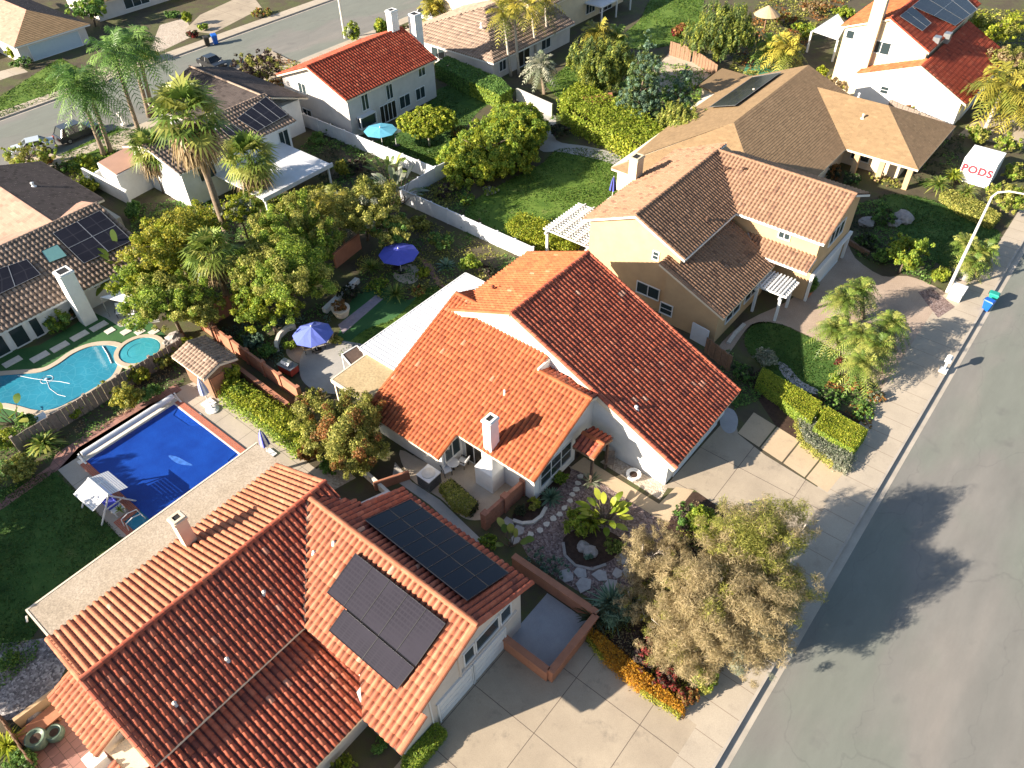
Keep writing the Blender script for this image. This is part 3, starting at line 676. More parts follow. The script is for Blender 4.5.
# --- palms
def blades(strips, name):
    """strips: list of (spine points, half widths, side vector, colour) -> one mesh of bent blades"""
    V = []; Fc = []; Cc = []
    for sp, hw, sd, col in strips:
        b = len(V); n = len(sp)
        for p, w in zip(sp, hw): V += [tuple(p-sd*w), tuple(p+sd*w)]
        for i in range(n-1): Fc.append((b+2*i, b+2*i+1, b+2*i+3, b+2*i+2)); Cc.append(col)
    me = bpy.data.meshes.new(name); me.from_pydata(V, [], Fc)
    a = me.color_attributes.new('Col', 'FLOAT_COLOR', 'CORNER'); c = np.ones((len(Fc), 4), np.float32); c[:, :3] = np.clip(np.array(Cc), .005, .9)
    a.data.foreach_set('color', np.repeat(c, 4, 0).ravel()); return me
def colr(pal, r): p = PAL[pal]; return np.array(p[r.integers(len(p))])*(1+r.normal(0, .15))
def fan_crown(r, L, nf, pal, fan=.55, up=(-.7, 1.3), nbl=12, droop=.35):
    st = []
    for i in range(nf):
        az = i*2.399+r.uniform(-.3, .3); el = up[0]+(up[1]-up[0])*((i+.5)/nf)+r.uniform(-.12, .12)
        d = Vector((math.cos(az)*math.cos(el), math.sin(az)*math.cos(el), math.sin(el))); side = Vector((-math.sin(az), math.cos(az), 0)); nn = side.cross(d)*-1
        pet = L*r.uniform(.42, .58); hub = d*pet; c0 = colr(pal, r); FL = L*fan*r.uniform(.85, 1.15)
        st.append(([Vector((0, 0, 0)), hub*.5-Vector((0, 0, .01)), hub], [.03, .025, .02], side, c0*.9))
        for k in range(nbl):
            a = (k/(nbl-1)-.5)*3.5; bd = (d*math.cos(a)+side*math.sin(a)); l = FL*(1-.28*abs(a)/1.75)
            p1 = hub+bd*l*.5+nn*abs(math.sin(a))*.08*l; p2 = hub+bd*l+nn*.02-Vector((0, 0, droop*l*r.uniform(.5, 1.2)))
            wv = bd.cross(nn).normalized(); st.append(([hub, p1, p2], [.015, FL*.066, .008], wv, c0*(1+r.normal(0, .08))))
    return st
def feather_crown(r, L, nf, pal, up=(-.5, 1.2), droop=.55, nl=14, lw=.035, ll=.32, vee=.35):
    st = []
    for i in range(nf):
        az = i*2.399+r.uniform(-.3, .3); el = up[0]+(up[1]-up[0])*((i+.5)/nf)+r.uniform(-.15, .15); Li = L*r.uniform(.8, 1.1)
        d = Vector((math.cos(az)*math.cos(el), math.sin(az)*math.cos(el), math.sin(el))); side = Vector((-math.sin(az), math.cos(az), 0)); c0 = colr(pal, r)
        sp = [d*(Li*t)-Vector((0, 0, 1))*(droop*Li*t*t*(.5+.5*math.cos(el))) for t in np.linspace(0, 1, nl+1)]
        st.append((sp, [.045*(1-.8*t) for t in np.linspace(0, 1, nl+1)], side, c0*.9))
        for k in range(1, nl+1):
            t = k/nl; tg = (sp[k]-sp[k-1]).normalized(); upv = side.cross(tg); l = L*ll*(math.sin(math.pi*min(1, .12+.86*t))**.6)
            for s in (-1, 1):
                bd = (side*s*.8+tg*.55+upv*(vee*r.uniform(-.6, 1.2))).normalized(); e = sp[k]+bd*l-Vector((0, 0, l*.3*r.uniform(.3, 1.3)))
                st.append(([sp[k], sp[k]+bd*l*.5, e], [lw*.7, lw, .006], tg, c0*(1+r.normal(0, .1))))
    return st
def ptrunk(r, h, r0, r1, lean=(0, 0), mat='palm_bark', n=9):
    mb = MB(); pts = []; rd = []
    for i in range(n):
        t = i/(n-1); pts.append((lean[0]*t, lean[1]*t, h*t-.1)); rd.append((r0+(r1-r0)*t)*(1.25 if i == 0 else 1)*(1+.06*(i % 2)))
    return mb.tube(pts, rd, 10)
def palm(label, bx, by, topx, topy, L, kind='fan', pal='palmgreen', nf=34, group=None, r0=.22, r1=.16, name='palm_tree', skirt=0, bark='palm_bark', h=None, **kw):
    """bx,by base pixel on the ground; topx,topy pixel of the crown's heart"""
    r = newr(); b = at(bx, by, 0)
    if h is None:
        lo, hi = .2, 30.0
        for _ in range(40):
            m = (lo+hi)/2
            if proj((b.x, b.y, m))[1] > topy: lo = m
            else: hi = m
        h = lo
    t = at(topx, topy, h); lean = (t.x-b.x, t.y-b.y)
    root = empty(name, (b.x, b.y, 0), label, 'palm tree', group)
    ptrunk(r, h, r0, r1, lean).build('trunk', M[bark], root, local=True, smooth=True)
    f = fan_crown if kind == 'fan' else feather_crown
    c = link('fronds', blades(f(r, L, nf, pal, **kw), 'fronds'), BLADE, root); c.location = (lean[0], lean[1], h-.1)
    if skirt:
        k = link('dead_frond_skirt', blades(fan_crown(r, L*.8, skirt, 'dry', fan=.6, up=(-1.45, -.65), nbl=9, droop=.7), 'skirt'), BLADE, root); k.location = (lean[0]*.95, lean[1]*.95, h-.45)
    return root
def rosette(label, x, y, L, n, pal, w=.06, name='agave', cat='plant', group=None, up=(.15, 1.35), bend=.25, z=0.0, seg=4, heart=.0):
    """stiff or arching blades from one point"""
    r = newr(); b = at(x, y, z+L*.25); st = []
    for i in range(n):
        az = i*2.399+r.uniform(-.2, .2); el = up[0]+(up[1]-up[0])*((i+.5)/n); l = L*r.uniform(.8, 1.1)
        d = Vector((math.cos(az)*math.cos(el), math.sin(az)*math.cos(el), math.sin(el))); side = Vector((-math.sin(az), math.cos(az), 0))
        ts = np.linspace(0, 1, seg+1); st.append(([d*(l*t)+Vector((0, 0, heart))-Vector((0, 0, bend*l*t*t)) for t in ts], [w*(.7+.5*math.sin(math.pi*min(1, t+.1)))*(1-t)**.45+.003 for t in ts], side, colr(pal, r)))
    o = link(name, blades(st, name), BLADE); o.location = (b.x, b.y, z+.02); return tag(o, label, cat, group)
def paddles(label, x, y, h, n, pal, name='banana_plant', cat='plant', group=None, spread=.9, wl=.32, z=0.0):
    """tall plants with broad paddle leaves"""
    r = newr(); b = at(x, y, h*.4); root = empty(name, (b.x, b.y, 0), label, cat, group); st = []; mb = MB()
    for i in range(n):
        az = r.uniform(0, 6.28); q = r.uniform(0, spread)*.5; base = Vector((math.cos(az)*q*.6, math.sin(az)*q*.6, 0)); el = r.uniform(.35, 1.35); d = Vector((math.cos(az)*math.cos(el), math.sin(az)*math.cos(el), math.sin(el)))
        hh = h*r.uniform(.45, .7); kn = base+d*hh*.8+Vector((0, 0, hh*.25)); LL = h*r.uniform(.4, .55); side = Vector((-math.sin(az), math.cos(az), r.uniform(-.3, .3))).normalized(); c0 = colr(pal, r)
        mb.tube([base, kn], [.05, .025], 5)
        ts = np.linspace(0, 1, 7); st.append(([kn+d*(LL*t)-Vector((0, 0, LL*.35*t*t)) for t in ts], [wl*math.sin(math.pi*min(.97, .08+.9*t))**.7 for t in ts], side, c0))
    link('leaves', blades(st, 'leaves'), BLADE, root); mb.build('stems', M['trunk_bark'], root, local=True); return root
# ================================================================== GROUND
KX = -1.66                                    # kerb of the near street
def rect(x0, x1, y0, y1): return [(x0, y0), (x1, y0), (x1, y1), (x0, y1)]
sheet('ground', rect(-96.2, KX-.15, -300, 900), 0, 'soil')
sheet('far_ground', rect(-900, -117.2, -300, 900), 0, 'soil')
sheet('near_street_road', rect(KX, 11.8, -300, 900), -.22, 'asphalt')
sheet('ground_across_street', rect(12.1, 700, -300, 900), 0, 'soil')
sheet('back_street_road', rect(-115, -98.2, -300, 900), -.2, 'asphalt')
def kerb(name, x0, x1, mat='kerb_concrete', z1=.016): return tag(MB().box(x0, x1, -300, 900, -.3, z1).build(name, M[mat]), kind='structure')
kerb('near_kerb', KX-.16, KX); kerb('far_kerb', 11.8, 12.12); kerb('back_street_kerb_near', -98.2, -98.04); kerb('back_street_kerb_far', -115.16, -115.0)
sheet('near_gutter', rect(KX, KX+.55, -300, 900), -.212, 'gutter_concrete')
sheet('back_street_gutter', rect(-115, -114.5, -300, 900), -.192, 'gutter_concrete')
sheet('near_sidewalk', rect(-3.55, KX-.16, -300, 900), .014, 'sidewalk_concrete')
sheet('back_street_sidewalk_near', rect(-98.04, -96.2, -300, 900), .014, 'sidewalk_concrete')
sheet('back_street_sidewalk_far', rect(-117.2, -115.16, -300, 900), .014, 'sidewalk_concrete')
# lots along the street
sheet('verge_concrete', rect(-5.15, -3.5, 19.4, 75), .010, 'sidewalk_concrete')
sheet('big_driveway', [(-15.3, -40), (-3.55, -40), (-3.55, 19.6), (-11.6, 19.8), (-11.6, 16.4), (-15.3, 16.4)], .012, 'drive_concrete')
sheet('walled_pad', rect(-15.2, -11.7, 16.6, 21.0), .02, 'pad_grey')
sheet('gravel_garden', px((512, 528), (540, 488), (566, 466), (600, 468), (660, 505), (668, 524), (650, 600), (612, 612), (560, 580), (528, 556)), .006, 'gravel_plum')
sheet('gravel_strip', px((600, 462), (640, 440), (668, 487), (660, 500)), .007, 'gravel_pale')
sheet('middle_driveway', px((664, 488), (734, 410), (738, 434), (765, 455), (830, 495), (814, 530), (752, 530), (693, 489)), .012, 'drive_concrete')
sheet('entry_walk', px((570, 468), (584, 457), (599, 467), (659, 504), (676, 487), (694, 490), (667, 524), (652, 515), (590, 476)), .016, 'slab_concrete')
U0, U1, D0, D1 = (Vector(p) for p in ((753, 412), (847, 470), (737, 432.5), (828, 493)))
for i in range(4):
    f0, f1 = i/4+.008, (i+1)/4-.008; u0, u1, d0, d1 = U0.lerp(U1, f0), U0.lerp(U1, f1), D0.lerp(D1, f0), D0.lerp(D1, f1)
    sheet('side_slab', px(tuple(u0), tuple(u1), tuple(d1), tuple(d0)), .013, 'slab_concrete')
sheet('round_pad', smooth_loop(px((722, 408), (733, 410), (738, 420), (735, 431), (727, 433), (720, 424))), .018, 'pad_grey')
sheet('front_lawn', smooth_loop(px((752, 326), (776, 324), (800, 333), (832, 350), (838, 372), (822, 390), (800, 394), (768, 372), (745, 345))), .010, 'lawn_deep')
sheet('stamped_driveway', smooth_loop(px((716, 350), (745, 322), (790, 300), (815, 276), (843, 240), (855, 258), (882, 276), (907, 276), (936, 287), (955, 306), (925, 333), (895, 375), (880, 388), (856, 362), (832, 348), (800, 332), (776, 323), (752, 324), (735, 345), (722, 362)), 3), .008, 'stamped')
sheet('pebble_bed', px((918, 292), (932, 288), (955, 307), (938, 318)), .012, 'gravel_plum')
sheet('corner_lawn', smooth_loop(px((885, 195), (930, 200), (985, 225), (1000, 235), (985, 262), (960, 268), (935, 262), (905, 235), (880, 215))), .008, 'lawn_deep')
sheet('white_house_driveway', px((958, 135), (985, 112), (1080, 112), (1080, 150), (1030, 150)), .010, 'drive_concrete')
# back yards
sheet('garden_lawn', smooth_loop(px((466, 232), (470, 205), (500, 185), (540, 165), (560, 150), (600, 152), (640, 165), (655, 185), (640, 215), (590, 225), (560, 232), (535, 250), (500, 240))), .006, 'lawn_bright')
sheet('garden_path', smooth_loop(px((540, 150), (536, 128), (546, 112), (556, 118), (556, 140), (585, 146), (610, 152), (640, 165), (636, 172), (600, 160), (560, 152))), .012, 'patio_grey')
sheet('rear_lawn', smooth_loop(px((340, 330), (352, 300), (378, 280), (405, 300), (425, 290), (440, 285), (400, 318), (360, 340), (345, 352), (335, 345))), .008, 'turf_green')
sheet('sunny_rear_lawn', smooth_loop(px((340, 352), (365, 330), (395, 318), (425, 290), (440, 288), (442, 300), (400, 330), (362, 348), (350, 358))), .010, 'lawn_bright')  # brighter grass colour paints the sunlit strip of the rear lawn
sheet('rear_patio', smooth_loop(px((300, 360), (308, 347), (325, 340), (350, 342), (368, 348), (372, 372), (350, 392), (320, 392), (302, 380))), .014, 'patio_grey')
sheet('umbrella_pad', smooth_loop(px((286, 352), (295, 338), (318, 334), (330, 340), (322, 358), (300, 364))), .010, 'stamped')
sheet('blue_umbrella_pad', smooth_loop(px((393, 275), (405, 265), (416, 266), (420, 275), (414, 283), (402, 283))), .012, 'patio_tan')
sheet('garden_stone_path', px((338, 325), (376, 295), (383, 299), (343, 334)), .014, 'purple_walk')
sheet('garden_brick_path', smooth_loop(px((420, 258), (430, 262), (438, 278), (446, 288), (441, 290), (432, 277), (424, 265))), .012, 'paver_brick')
sheet('side_patio', smooth_loop(px((400, 450), (430, 462), (452, 440), (480, 455), (510, 480), (522, 484), (503, 510), (490, 518), (470, 520), (455, 512), (440, 498), (410, 478))), .012, 'patio_tan')
sheet('side_path', px((395, 462), (412, 482), (440, 500), (482, 540), (474, 546), (430, 505), (392, 478)), .010, 'patio_grey')
sheet('pool_deck', px((58, 470), (80, 448), (120, 424), (168, 392), (188, 384), (206, 378), (240, 404), (275, 432), (312, 466), (330, 478), (300, 500), (130, 548)), .010, 'deck_concrete')
sheet('pool_lawn', px((-60, 560), (-30, 500), (55, 472), (128, 546), (60, 600), (30, 640), (-40, 660)), .006, 'lawn_deep')
sheet('brick_border', px((50, 466), (56, 454), (90, 432), (150, 398), (176, 384), (182, 390), (150, 404), (78, 448), (58, 470), (-2, 512), (-4, 504)), .014, 'paver_brick')
sheet('gravel_corner', px((300, 490), (318, 468), (345, 468), (356, 478), (330, 492)), .008, 'gravel_pale')
sheet('gravel_side_yard', px((-60, 700), (-10, 645), (46, 638), (70, 660), (55, 690), (40, 720), (0, 720)), .007, 'gravel_grey')
sheet('courtyard_brick', px((30, 735), (62, 706), (90, 712), (120, 768), (120, 810), (50, 810)), .016, 'paver_brick')
sheet('artificial_turf', px((-30, 420), (-30, 360), (40, 345), (95, 312), (150, 322), (165, 335), (160, 352), (128, 372), (80, 408), (50, 425)), .008, 'turf_green')
sheet('left_terrace', px((88, 310), (118, 292), (150, 300), (160, 322), (120, 327), (106, 318)), .012, 'patio_grey')
sheet('grey_house_lawn', smooth_loop(px((356, 150), (380, 155), (430, 160), (455, 140), (480, 110), (500, 95), (470, 85), (440, 88), (430, 100), (400, 130))), .006, 'lawn_deep')
sheet('sunny_corner_lawn', px((400, 160), (452, 150), (462, 160), (420, 172)), .009, 'lawn_bright')  # sun on this corner of the lawn put in as brighter grass
sheet('cream_house_lawn', px((560, 100), (545, 85), (570, 62), (600, 48), (580, 92)), .006, 'lawn_bright')
sheet('upper_lawn', px((612, 44), (640, 20), (655, -10), (705, -10), (700, 30), (675, 45), (640, 50)), .006, 'lawn_bright')
sheet('fire_pit_patio', px((650, 75), (670, 52), (700, 60), (715, 72), (690, 90), (660, 92)), .008, 'patio_tan')
sheet('putting_green', px((735, 95), (748, 60), (770, 55), (800, 75), (790, 100)), .008, 'turf_tarp')
sheet('pale_side_yard', px((60, 155), (118, 128), (150, 132), (130, 190), (95, 190)), .006, 'lawn_bright')
sheet('pale_driveway', px((104, 143), (122, 133), (140, 142), (128, 160)), .010, 'sidewalk_concrete')
sheet('grey_house_driveway', px((212, 78), (270, 50), (300, 65), (330, 55), (300, 90), (255, 95)), .010, 'drive_concrete')
sheet('cream_house_driveway', px((405, 28), (420, 10), (470, -10), (480, 0), (440, 30)), .010, 'stamped')
sheet('left_driveway', px((-10, 175), (40, 150), (70, 160), (30, 185)), .010, 'patio_tan')
sheet('far_lawn', px((-20, 110), (60, 58), (100, 80), (70, 92), (0, 117)), .008, 'lawn_bright')
sheet('far_walk', px((-10, 74), (20, 66), (28, 72), (12, 76), (-5, 82)), .012, 'sidewalk_concrete')
sheet('far_driveway', px((92, 72), (118, 58), (128, 64), (106, 82)), .012, 'drive_concrete')
sheet('far_house_driveway', px((185, 30), (200, 15), (250, -8), (262, 8), (212, 34)), .012, 'drive_concrete')
sheet('dry_front_yard', px((150, 50), (160, 25), (185, 18), (195, 35), (160, 52)), .006, 'gravel_pale')
# ================================================================== THE HOUSES
# --- middle house with the big two-slope orange roof
hm = empty('house', (-24, 33, 0), 'white stucco house in the middle under bright orange clay tiles, with a white chimney', 'house')
Rf = Pl('x', -27.8, 9.1, -.44); Rr = Pl('x', -27.8, 9.1, .43); L_ = Pl('y', 24.4, 2.9, .42); Lb = Pl('y', 32.0, 6.09, -.42); Lb2 = Pl('y', 34.3, 7.06, -.42)
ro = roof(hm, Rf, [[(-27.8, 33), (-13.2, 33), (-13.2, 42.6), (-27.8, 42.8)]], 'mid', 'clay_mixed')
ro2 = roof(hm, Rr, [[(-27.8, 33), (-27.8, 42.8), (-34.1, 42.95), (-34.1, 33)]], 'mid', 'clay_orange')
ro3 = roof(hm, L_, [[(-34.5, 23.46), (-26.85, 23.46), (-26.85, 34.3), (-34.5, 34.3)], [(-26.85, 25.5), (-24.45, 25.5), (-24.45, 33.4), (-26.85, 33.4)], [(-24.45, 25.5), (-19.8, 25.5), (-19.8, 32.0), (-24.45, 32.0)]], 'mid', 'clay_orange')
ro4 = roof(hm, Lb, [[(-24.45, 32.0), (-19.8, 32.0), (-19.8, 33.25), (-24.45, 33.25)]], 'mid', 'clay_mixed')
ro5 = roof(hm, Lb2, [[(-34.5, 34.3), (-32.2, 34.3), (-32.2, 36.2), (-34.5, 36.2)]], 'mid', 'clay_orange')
caps(ro, [(Rf.p(-27.8, 33, .1), Rf.p(-27.8, 42.8, .1)), (Rf.p(-13.1, 33.05, .06), Rf.p(-27.8, 33.05, .06)), (Rf.p(-13.2, 42.6, .06), Rf.p(-27.8, 42.75, .06))], 'clay_mixed')
caps(ro2, [(Rr.p(-34.1, 33.05, .06), Rr.p(-27.8, 33.05, .06)), (Rr.p(-34.1, 42.9, .06), Rr.p(-27.8, 42.75, .06))], 'clay_orange')
caps(ro3, [(L_.p(-34.45, 23.4, .06), L_.p(-34.45, 34.3, .06)), (L_.p(-34.5, 34.3, .09), L_.p(-32.4, 34.3, .09)), (L_.p(-24.5, 32, .09), L_.p(-19.8, 32, .09)), (L_.p(-19.87, 25.45, .06), L_.p(-19.87, 32, .06)), (L_.p(-26.9, 23.4, .04), L_.p(-26.9, 25.5, .04))], 'clay_orange')
MB().bar(Rf.p(-27.75, 32.93, -.2), Rf.p(-13.2, 32.93, -.2), .07, .42).bar(Rr.p(-27.8, 32.93, -.2), Rr.p(-34.1, 32.93, -.2), .07, .42).build('barge_board', M['cream_trim'], ro)
w = gable_walls(hm, 'y', 33.3, 42.3, -33.6, -13.85, (Rr.z(-33.6, 0)-.22, Rf.z(-13.85, 0)-.22), -27.8, 8.85, 'white_stucco')
MB().ext([(-33.9, 24.1, 0), (-33.9, 24.1, L_.z(0, 24.1)-.22), (-33.9, 34.2, L_.z(0, 34.2)-.24), (-33.9, 34.2, 0)], (6.7, 0, 0)).build('wall', M['white_stucco'], hm)
MB().ext([(-27.2, 26.3, 0), (-27.2, 26.3, L_.z(0, 26.3)-.22), (-27.2, 31.9, L_.z(0, 31.9)-.24), (-27.2, 33.29, L_.z(0, 31.0)-.3), (-27.2, 33.29, 0)], (6.8, 0, 0)).build('wall', M['white_stucco'], hm)
MB().box(-24.5, -24.35, 31.9, 33.3, 5.5, 6.5).build('parapet', M['white_stucco'], hm)
window(hm, 'x', -27.2, 1, 24.45, 26.0, 1.0, 2.55, 2)
window(hm, 'y', 26.3, -1, -26.8, -25.2, .05, 2.5, 2, name='sliding_door', pane='door_dark')
window(hm, 'x', -20.4, 1, 27.0, 30.6, .9, 2.7, 3, bars=1)
window(hm, 'x', -13.85, 1, 34.4, 40.9, .05, 2.2, 1, name='garage_door', pane='white_paint')
ch = chimney(hm, -24.35, -23.65, 25.62, 26.5, 0, 6.5, 'white_stucco', (-24.75, -23.1, 24.95, 26.28, 1.9, 2.7))
vent(hm, Rr, -32.4, 36.4, .35, 'clay_orange'); vent(hm, Rf, -17.5, 34.4, .3, 'white_paint'); vent(hm, L_, -25.6, 29.5, .3, 'white_paint', .06)
MB().tube([(-25.0, 26.25, 0), (-25.0, 26.25, 2.7)], .04, 6).build('downspout', M['white_paint'], hm)
# its entry porch
po = Pl('y', 31.0, 3.55, .34); pb = Pl('y', 31.0, 3.55, -.34)
a = po.pix(573, 446); b = po.pix(594, 459)
x0, x1, yl = a.x, b.x, min(a.y, b.y)
rp = roof(hm, po, [[(x0, yl), (x1, yl), (x1, 31.0), (x0, 31.0)]], 'mid', 'clay_mixed', 'brown_wood', name='porch_roof'); roof(hm, pb, [[(x0, 31.0), (x1, 31.0), (x1, 32.2), (x0, 32.2)]], 'mid', 'clay_mixed', 'brown_wood', name='porch_roof')
caps(rp, [(po.p(x0, 31, .08), po.p(x1, 31, .08)), (po.p(x1-.06, yl, .05), po.p(x1-.06, 31, .05))], 'clay_orange')
MB().box(x1-.35, x1-.17, yl+.15, yl+.33, 0, 2.6).box(x1-.35, x1-.17, 31.9, 32.1, 0, 3.0).bar((x1-.26, yl+.2, 2.62), (x1-.26, 32.1, 2.95), .16).build('porch_post', M['dark_wood'], hm)
window(hm, 'x', -20.4, 1, 31.3, 32.5, .03, 2.2, 1, frame='dark_wood', name='front_door', pane='door_dark')
# rear flat covers
wp = empty('patio_cover', (-37, 30, 0), 'long white ribbed metal patio cover along the back of the middle house', 'patio cover')
q = [at(465.5, 273, 3.0), at(486, 283, 3.0), at(398, 372, 3.0), at(360, 347.5, 3.0)]
X0, X1 = (q[0].x+q[3].x)/2, -34.3; Y0, Y1 = q[3].y, q[0].y
MB().box(X0, X1, Y0, Y1, 2.9, 2.96).build('roof_sheet', M['white_vinyl'], wp)
rb = MB(); n = int((Y1-Y0)/.42)
for i in range(n+1): rb.box(X0-.03, X1, Y0+(Y1-Y0)*i/n-.03, Y0+(Y1-Y0)*i/n+.03, 2.961, 2.995)
rb.build('ribs', M['white_vinyl'], wp)
MB().box(X0-.1, X0, Y0-.05, Y1+.05, 2.78, 3.0).box(X0, X1, Y0-.1, Y0-.0, 2.78, 3.0).box(X0, X1, Y1, Y1+.1, 2.78, 3.0).build('gutter', M['white_paint'], wp)
for yy in (Y0+.2, (Y0+Y1)/2, Y1-.2): MB().box(X0+.05, X0+.19, yy-.07, yy+.07, 0, 2.9).build('post', M['white_paint'], wp)
bp = empty('patio_cover', (-38, 24, 0), 'short buff flat patio cover next to the white ribbed one', 'patio cover')
q = [at(358, 352, 2.75), at(392, 372, 2.75), at(373, 398, 2.75), at(338, 386, 2.75)]
bx0, bx1 = (q[0].x+q[3].x)/2, -34.6; by0, by1 = (q[2].y+q[3].y)/2-.2, Y0-.12
MB().box(bx0, bx1, by0, by1, 2.6, 2.8).build('roof_sheet', M['flat_buff'], bp)
MB().box(bx0-.12, bx0, by0-.1, by1, 2.5, 2.83).box(bx0, bx1, by0-.12, by0, 2.5, 2.83).build('fascia', M['cream_trim'], bp)
for xx, yy in ((bx0+.1, by0+.1), (bx0+.1, by1-.2), (bx1-.4, by0+.1)): MB().box(xx-.08, xx+.08, yy-.08, yy+.08, 0, 2.6).build('post', M['cream_trim'], bp)
# --- foreground house with solar panels
hb = empty('house', (-26, 7, 0), 'foreground house with weathered red clay tiles and both blue and grey solar panels', 'house')
Bf = Pl('x', -27.9, 7.3, -.45); Br = Pl('x', -27.9, 7.3, .45); Ws = Pl('y', 13.7, 7.3, .45); Wn = Pl('y', 13.7, 7.3, -.45); Bl = Pl('x', -22.9, 4.3, -.25)
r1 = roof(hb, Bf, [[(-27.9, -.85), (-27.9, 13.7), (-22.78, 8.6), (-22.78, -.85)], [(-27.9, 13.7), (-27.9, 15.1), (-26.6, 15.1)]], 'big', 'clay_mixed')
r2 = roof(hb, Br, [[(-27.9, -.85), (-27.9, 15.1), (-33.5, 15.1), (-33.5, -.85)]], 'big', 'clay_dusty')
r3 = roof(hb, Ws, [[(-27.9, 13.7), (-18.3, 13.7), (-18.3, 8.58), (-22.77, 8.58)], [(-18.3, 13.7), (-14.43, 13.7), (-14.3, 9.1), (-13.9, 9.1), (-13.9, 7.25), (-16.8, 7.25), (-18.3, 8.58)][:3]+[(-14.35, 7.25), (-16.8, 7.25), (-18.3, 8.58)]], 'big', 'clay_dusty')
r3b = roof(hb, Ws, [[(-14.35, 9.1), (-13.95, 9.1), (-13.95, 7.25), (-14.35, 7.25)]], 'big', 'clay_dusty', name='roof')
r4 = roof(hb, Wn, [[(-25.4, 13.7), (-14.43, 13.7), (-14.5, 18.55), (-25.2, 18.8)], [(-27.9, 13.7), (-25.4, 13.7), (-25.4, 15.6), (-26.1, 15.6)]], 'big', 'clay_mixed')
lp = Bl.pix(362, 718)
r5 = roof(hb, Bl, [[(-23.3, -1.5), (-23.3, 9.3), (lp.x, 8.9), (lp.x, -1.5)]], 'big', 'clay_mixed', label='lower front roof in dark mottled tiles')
caps(r1, [(Bf.p(-27.9, -.85, .12), Bf.p(-27.9, 15.1, .12)), (Bf.p(-22.78, -.82, .06), Bf.p(-27.9, -.82, .06)), ], 'clay_mixed', .16, .6)
caps(r2, [(Br.p(-33.5, -.82, .06), Br.p(-27.9, -.82, .06)), (Br.p(-33.5, 15.05, .06), Br.p(-27.9, 15.05, .06))], 'clay_dusty', .16, .6)
caps(r3, [(Ws.p(-27.6, 13.7, .12), Ws.p(-14.4, 13.7, .12)), (Ws.p(-14.4, 9.1, .06), Ws.p(-14.4, 13.7, .06)), (Ws.p(-14.0, 7.2, .06), Ws.p(-14.0, 9.1, .06))], 'clay_dusty', .16, .6)
caps(r4, [(Wn.p(-14.5, 18.5, .06), Wn.p(-14.4, 13.7, .06)), (Wn.p(-25.25, 18.8, .06), Wn.p(-25.4, 15.6, .06))], 'clay_mixed', .16, .6)
MB().bar(Bf.p(-27.7, 13.5, .17), Bf.p(-22.8, 8.6, .17), .16, .05).build('valley_flashing', M['dark_wood'], r1)
# walls
gable_walls(hb, 'y', -.4, 14.7, -33.0, -23.2, (Br.z(-33, 0)-.25, Bf.z(-23.2, 0)-.25), -27.9, 7.0, 'pink_stucco')
gable_walls(hb, 'x', -26, -18.6, 9.35, 18.1, (Ws.z(0, 9.35)-.25, Wn.z(0, 18.1)-.25), 13.7, 7.0, 'pink_stucco')
gable_walls(hb, 'x', -18.0, -15.05, 7.95, 18.1, (Ws.z(0, 7.95)-.25, Wn.z(0, 18.1)-.25), 13.7, 7.0, 'pink_stucco')
MB().box(-18.6, -18.0, 9.35, 18.0, 0, 4.6).build('wall', M['pink_stucco'], hb)
MB().box(-23.2, -18.1, -1.2, 9.0, 0, 2.7).build('wall', M['pink_stucco'], hb)
for k in range(2):
    y0 = 10.75+k*2.95; g = MB().box(-15.08, -15.0, y0, y0+2.75, .02, 2.2)
    for j in range(4): g.box(-15.0, -14.97, y0+.06, y0+2.69, .06+j*.54, .53+j*.54)
    g.build('garage_door', M['white_paint'], hb)
    t = MB().box(-15.05, -14.93, y0-.12, y0, 0, 2.3).box(-15.05, -14.93, y0+2.75, y0+2.87, 0, 2.3).box(-15.05, -14.92, y0-.12, y0+2.87, 2.2, 2.36); t.build('door_trim', M['white_paint'], hb)
window(hb, 'x', -15.05, 1, 13.1, 13.85, 3.1, 4.3, 1); window(hb, 'x', -15.05, 1, 14.1, 16.0, 3.1, 4.3, 1); window(hb, 'x', -15.05, 1, 16.25, 17.1, 3.1, 4.3, 1)
MB().box(-15.05, -14.9, 12.7, 17.6, 2.72, 2.84).box(-15.05, -14.95, 12.6, 12.72, 2.4, 5.4).build('wall_trim', M['pink_stucco'], hb)
MB().tube([(-14.99, 10.2, 0), (-14.99, 10.2, 4.7)], .05, 6).build('downspout', M['white_paint'], hb)
bc = Br.pix(197, 540)
chimney(hb, bc.x-.5, bc.x+.2, bc.y-.75, bc.y-.0, 3.0, 8.0, 'cream_stucco')
# solar
panel_grid(hb, Wn, [(-24.0, 14.6), (-15.75, 14.35), (-15.72, 17.75), (-23.95, 18.1)], 8, 2, 'solar_blue', gap=.004)
quad = [(-22.7, 12.95), (-15.78, 12.95), (-15.83, 10.56), (-22.7, 10.56)]
panel_grid(hb, Ws, quad, 5, 1, 'solar_grey', gap=.004)
panel_grid(hb, Ws, [(-21.2, 10.5), (-15.85, 10.5), (-15.95, 9.25), (-21.2, 9.25)], 2, 1, 'solar_grey', gap=.002)
for pl, x, y in ((Ws, -25.1, 11.6), (Ws, -24.4, 12.6), (Bf, -24.2, 1.5), (Bf, -24.1, 4.6), (Bf, -25.4, 8.2)): vent(hb, pl, x, y, .14, 'pole_concrete', .075)
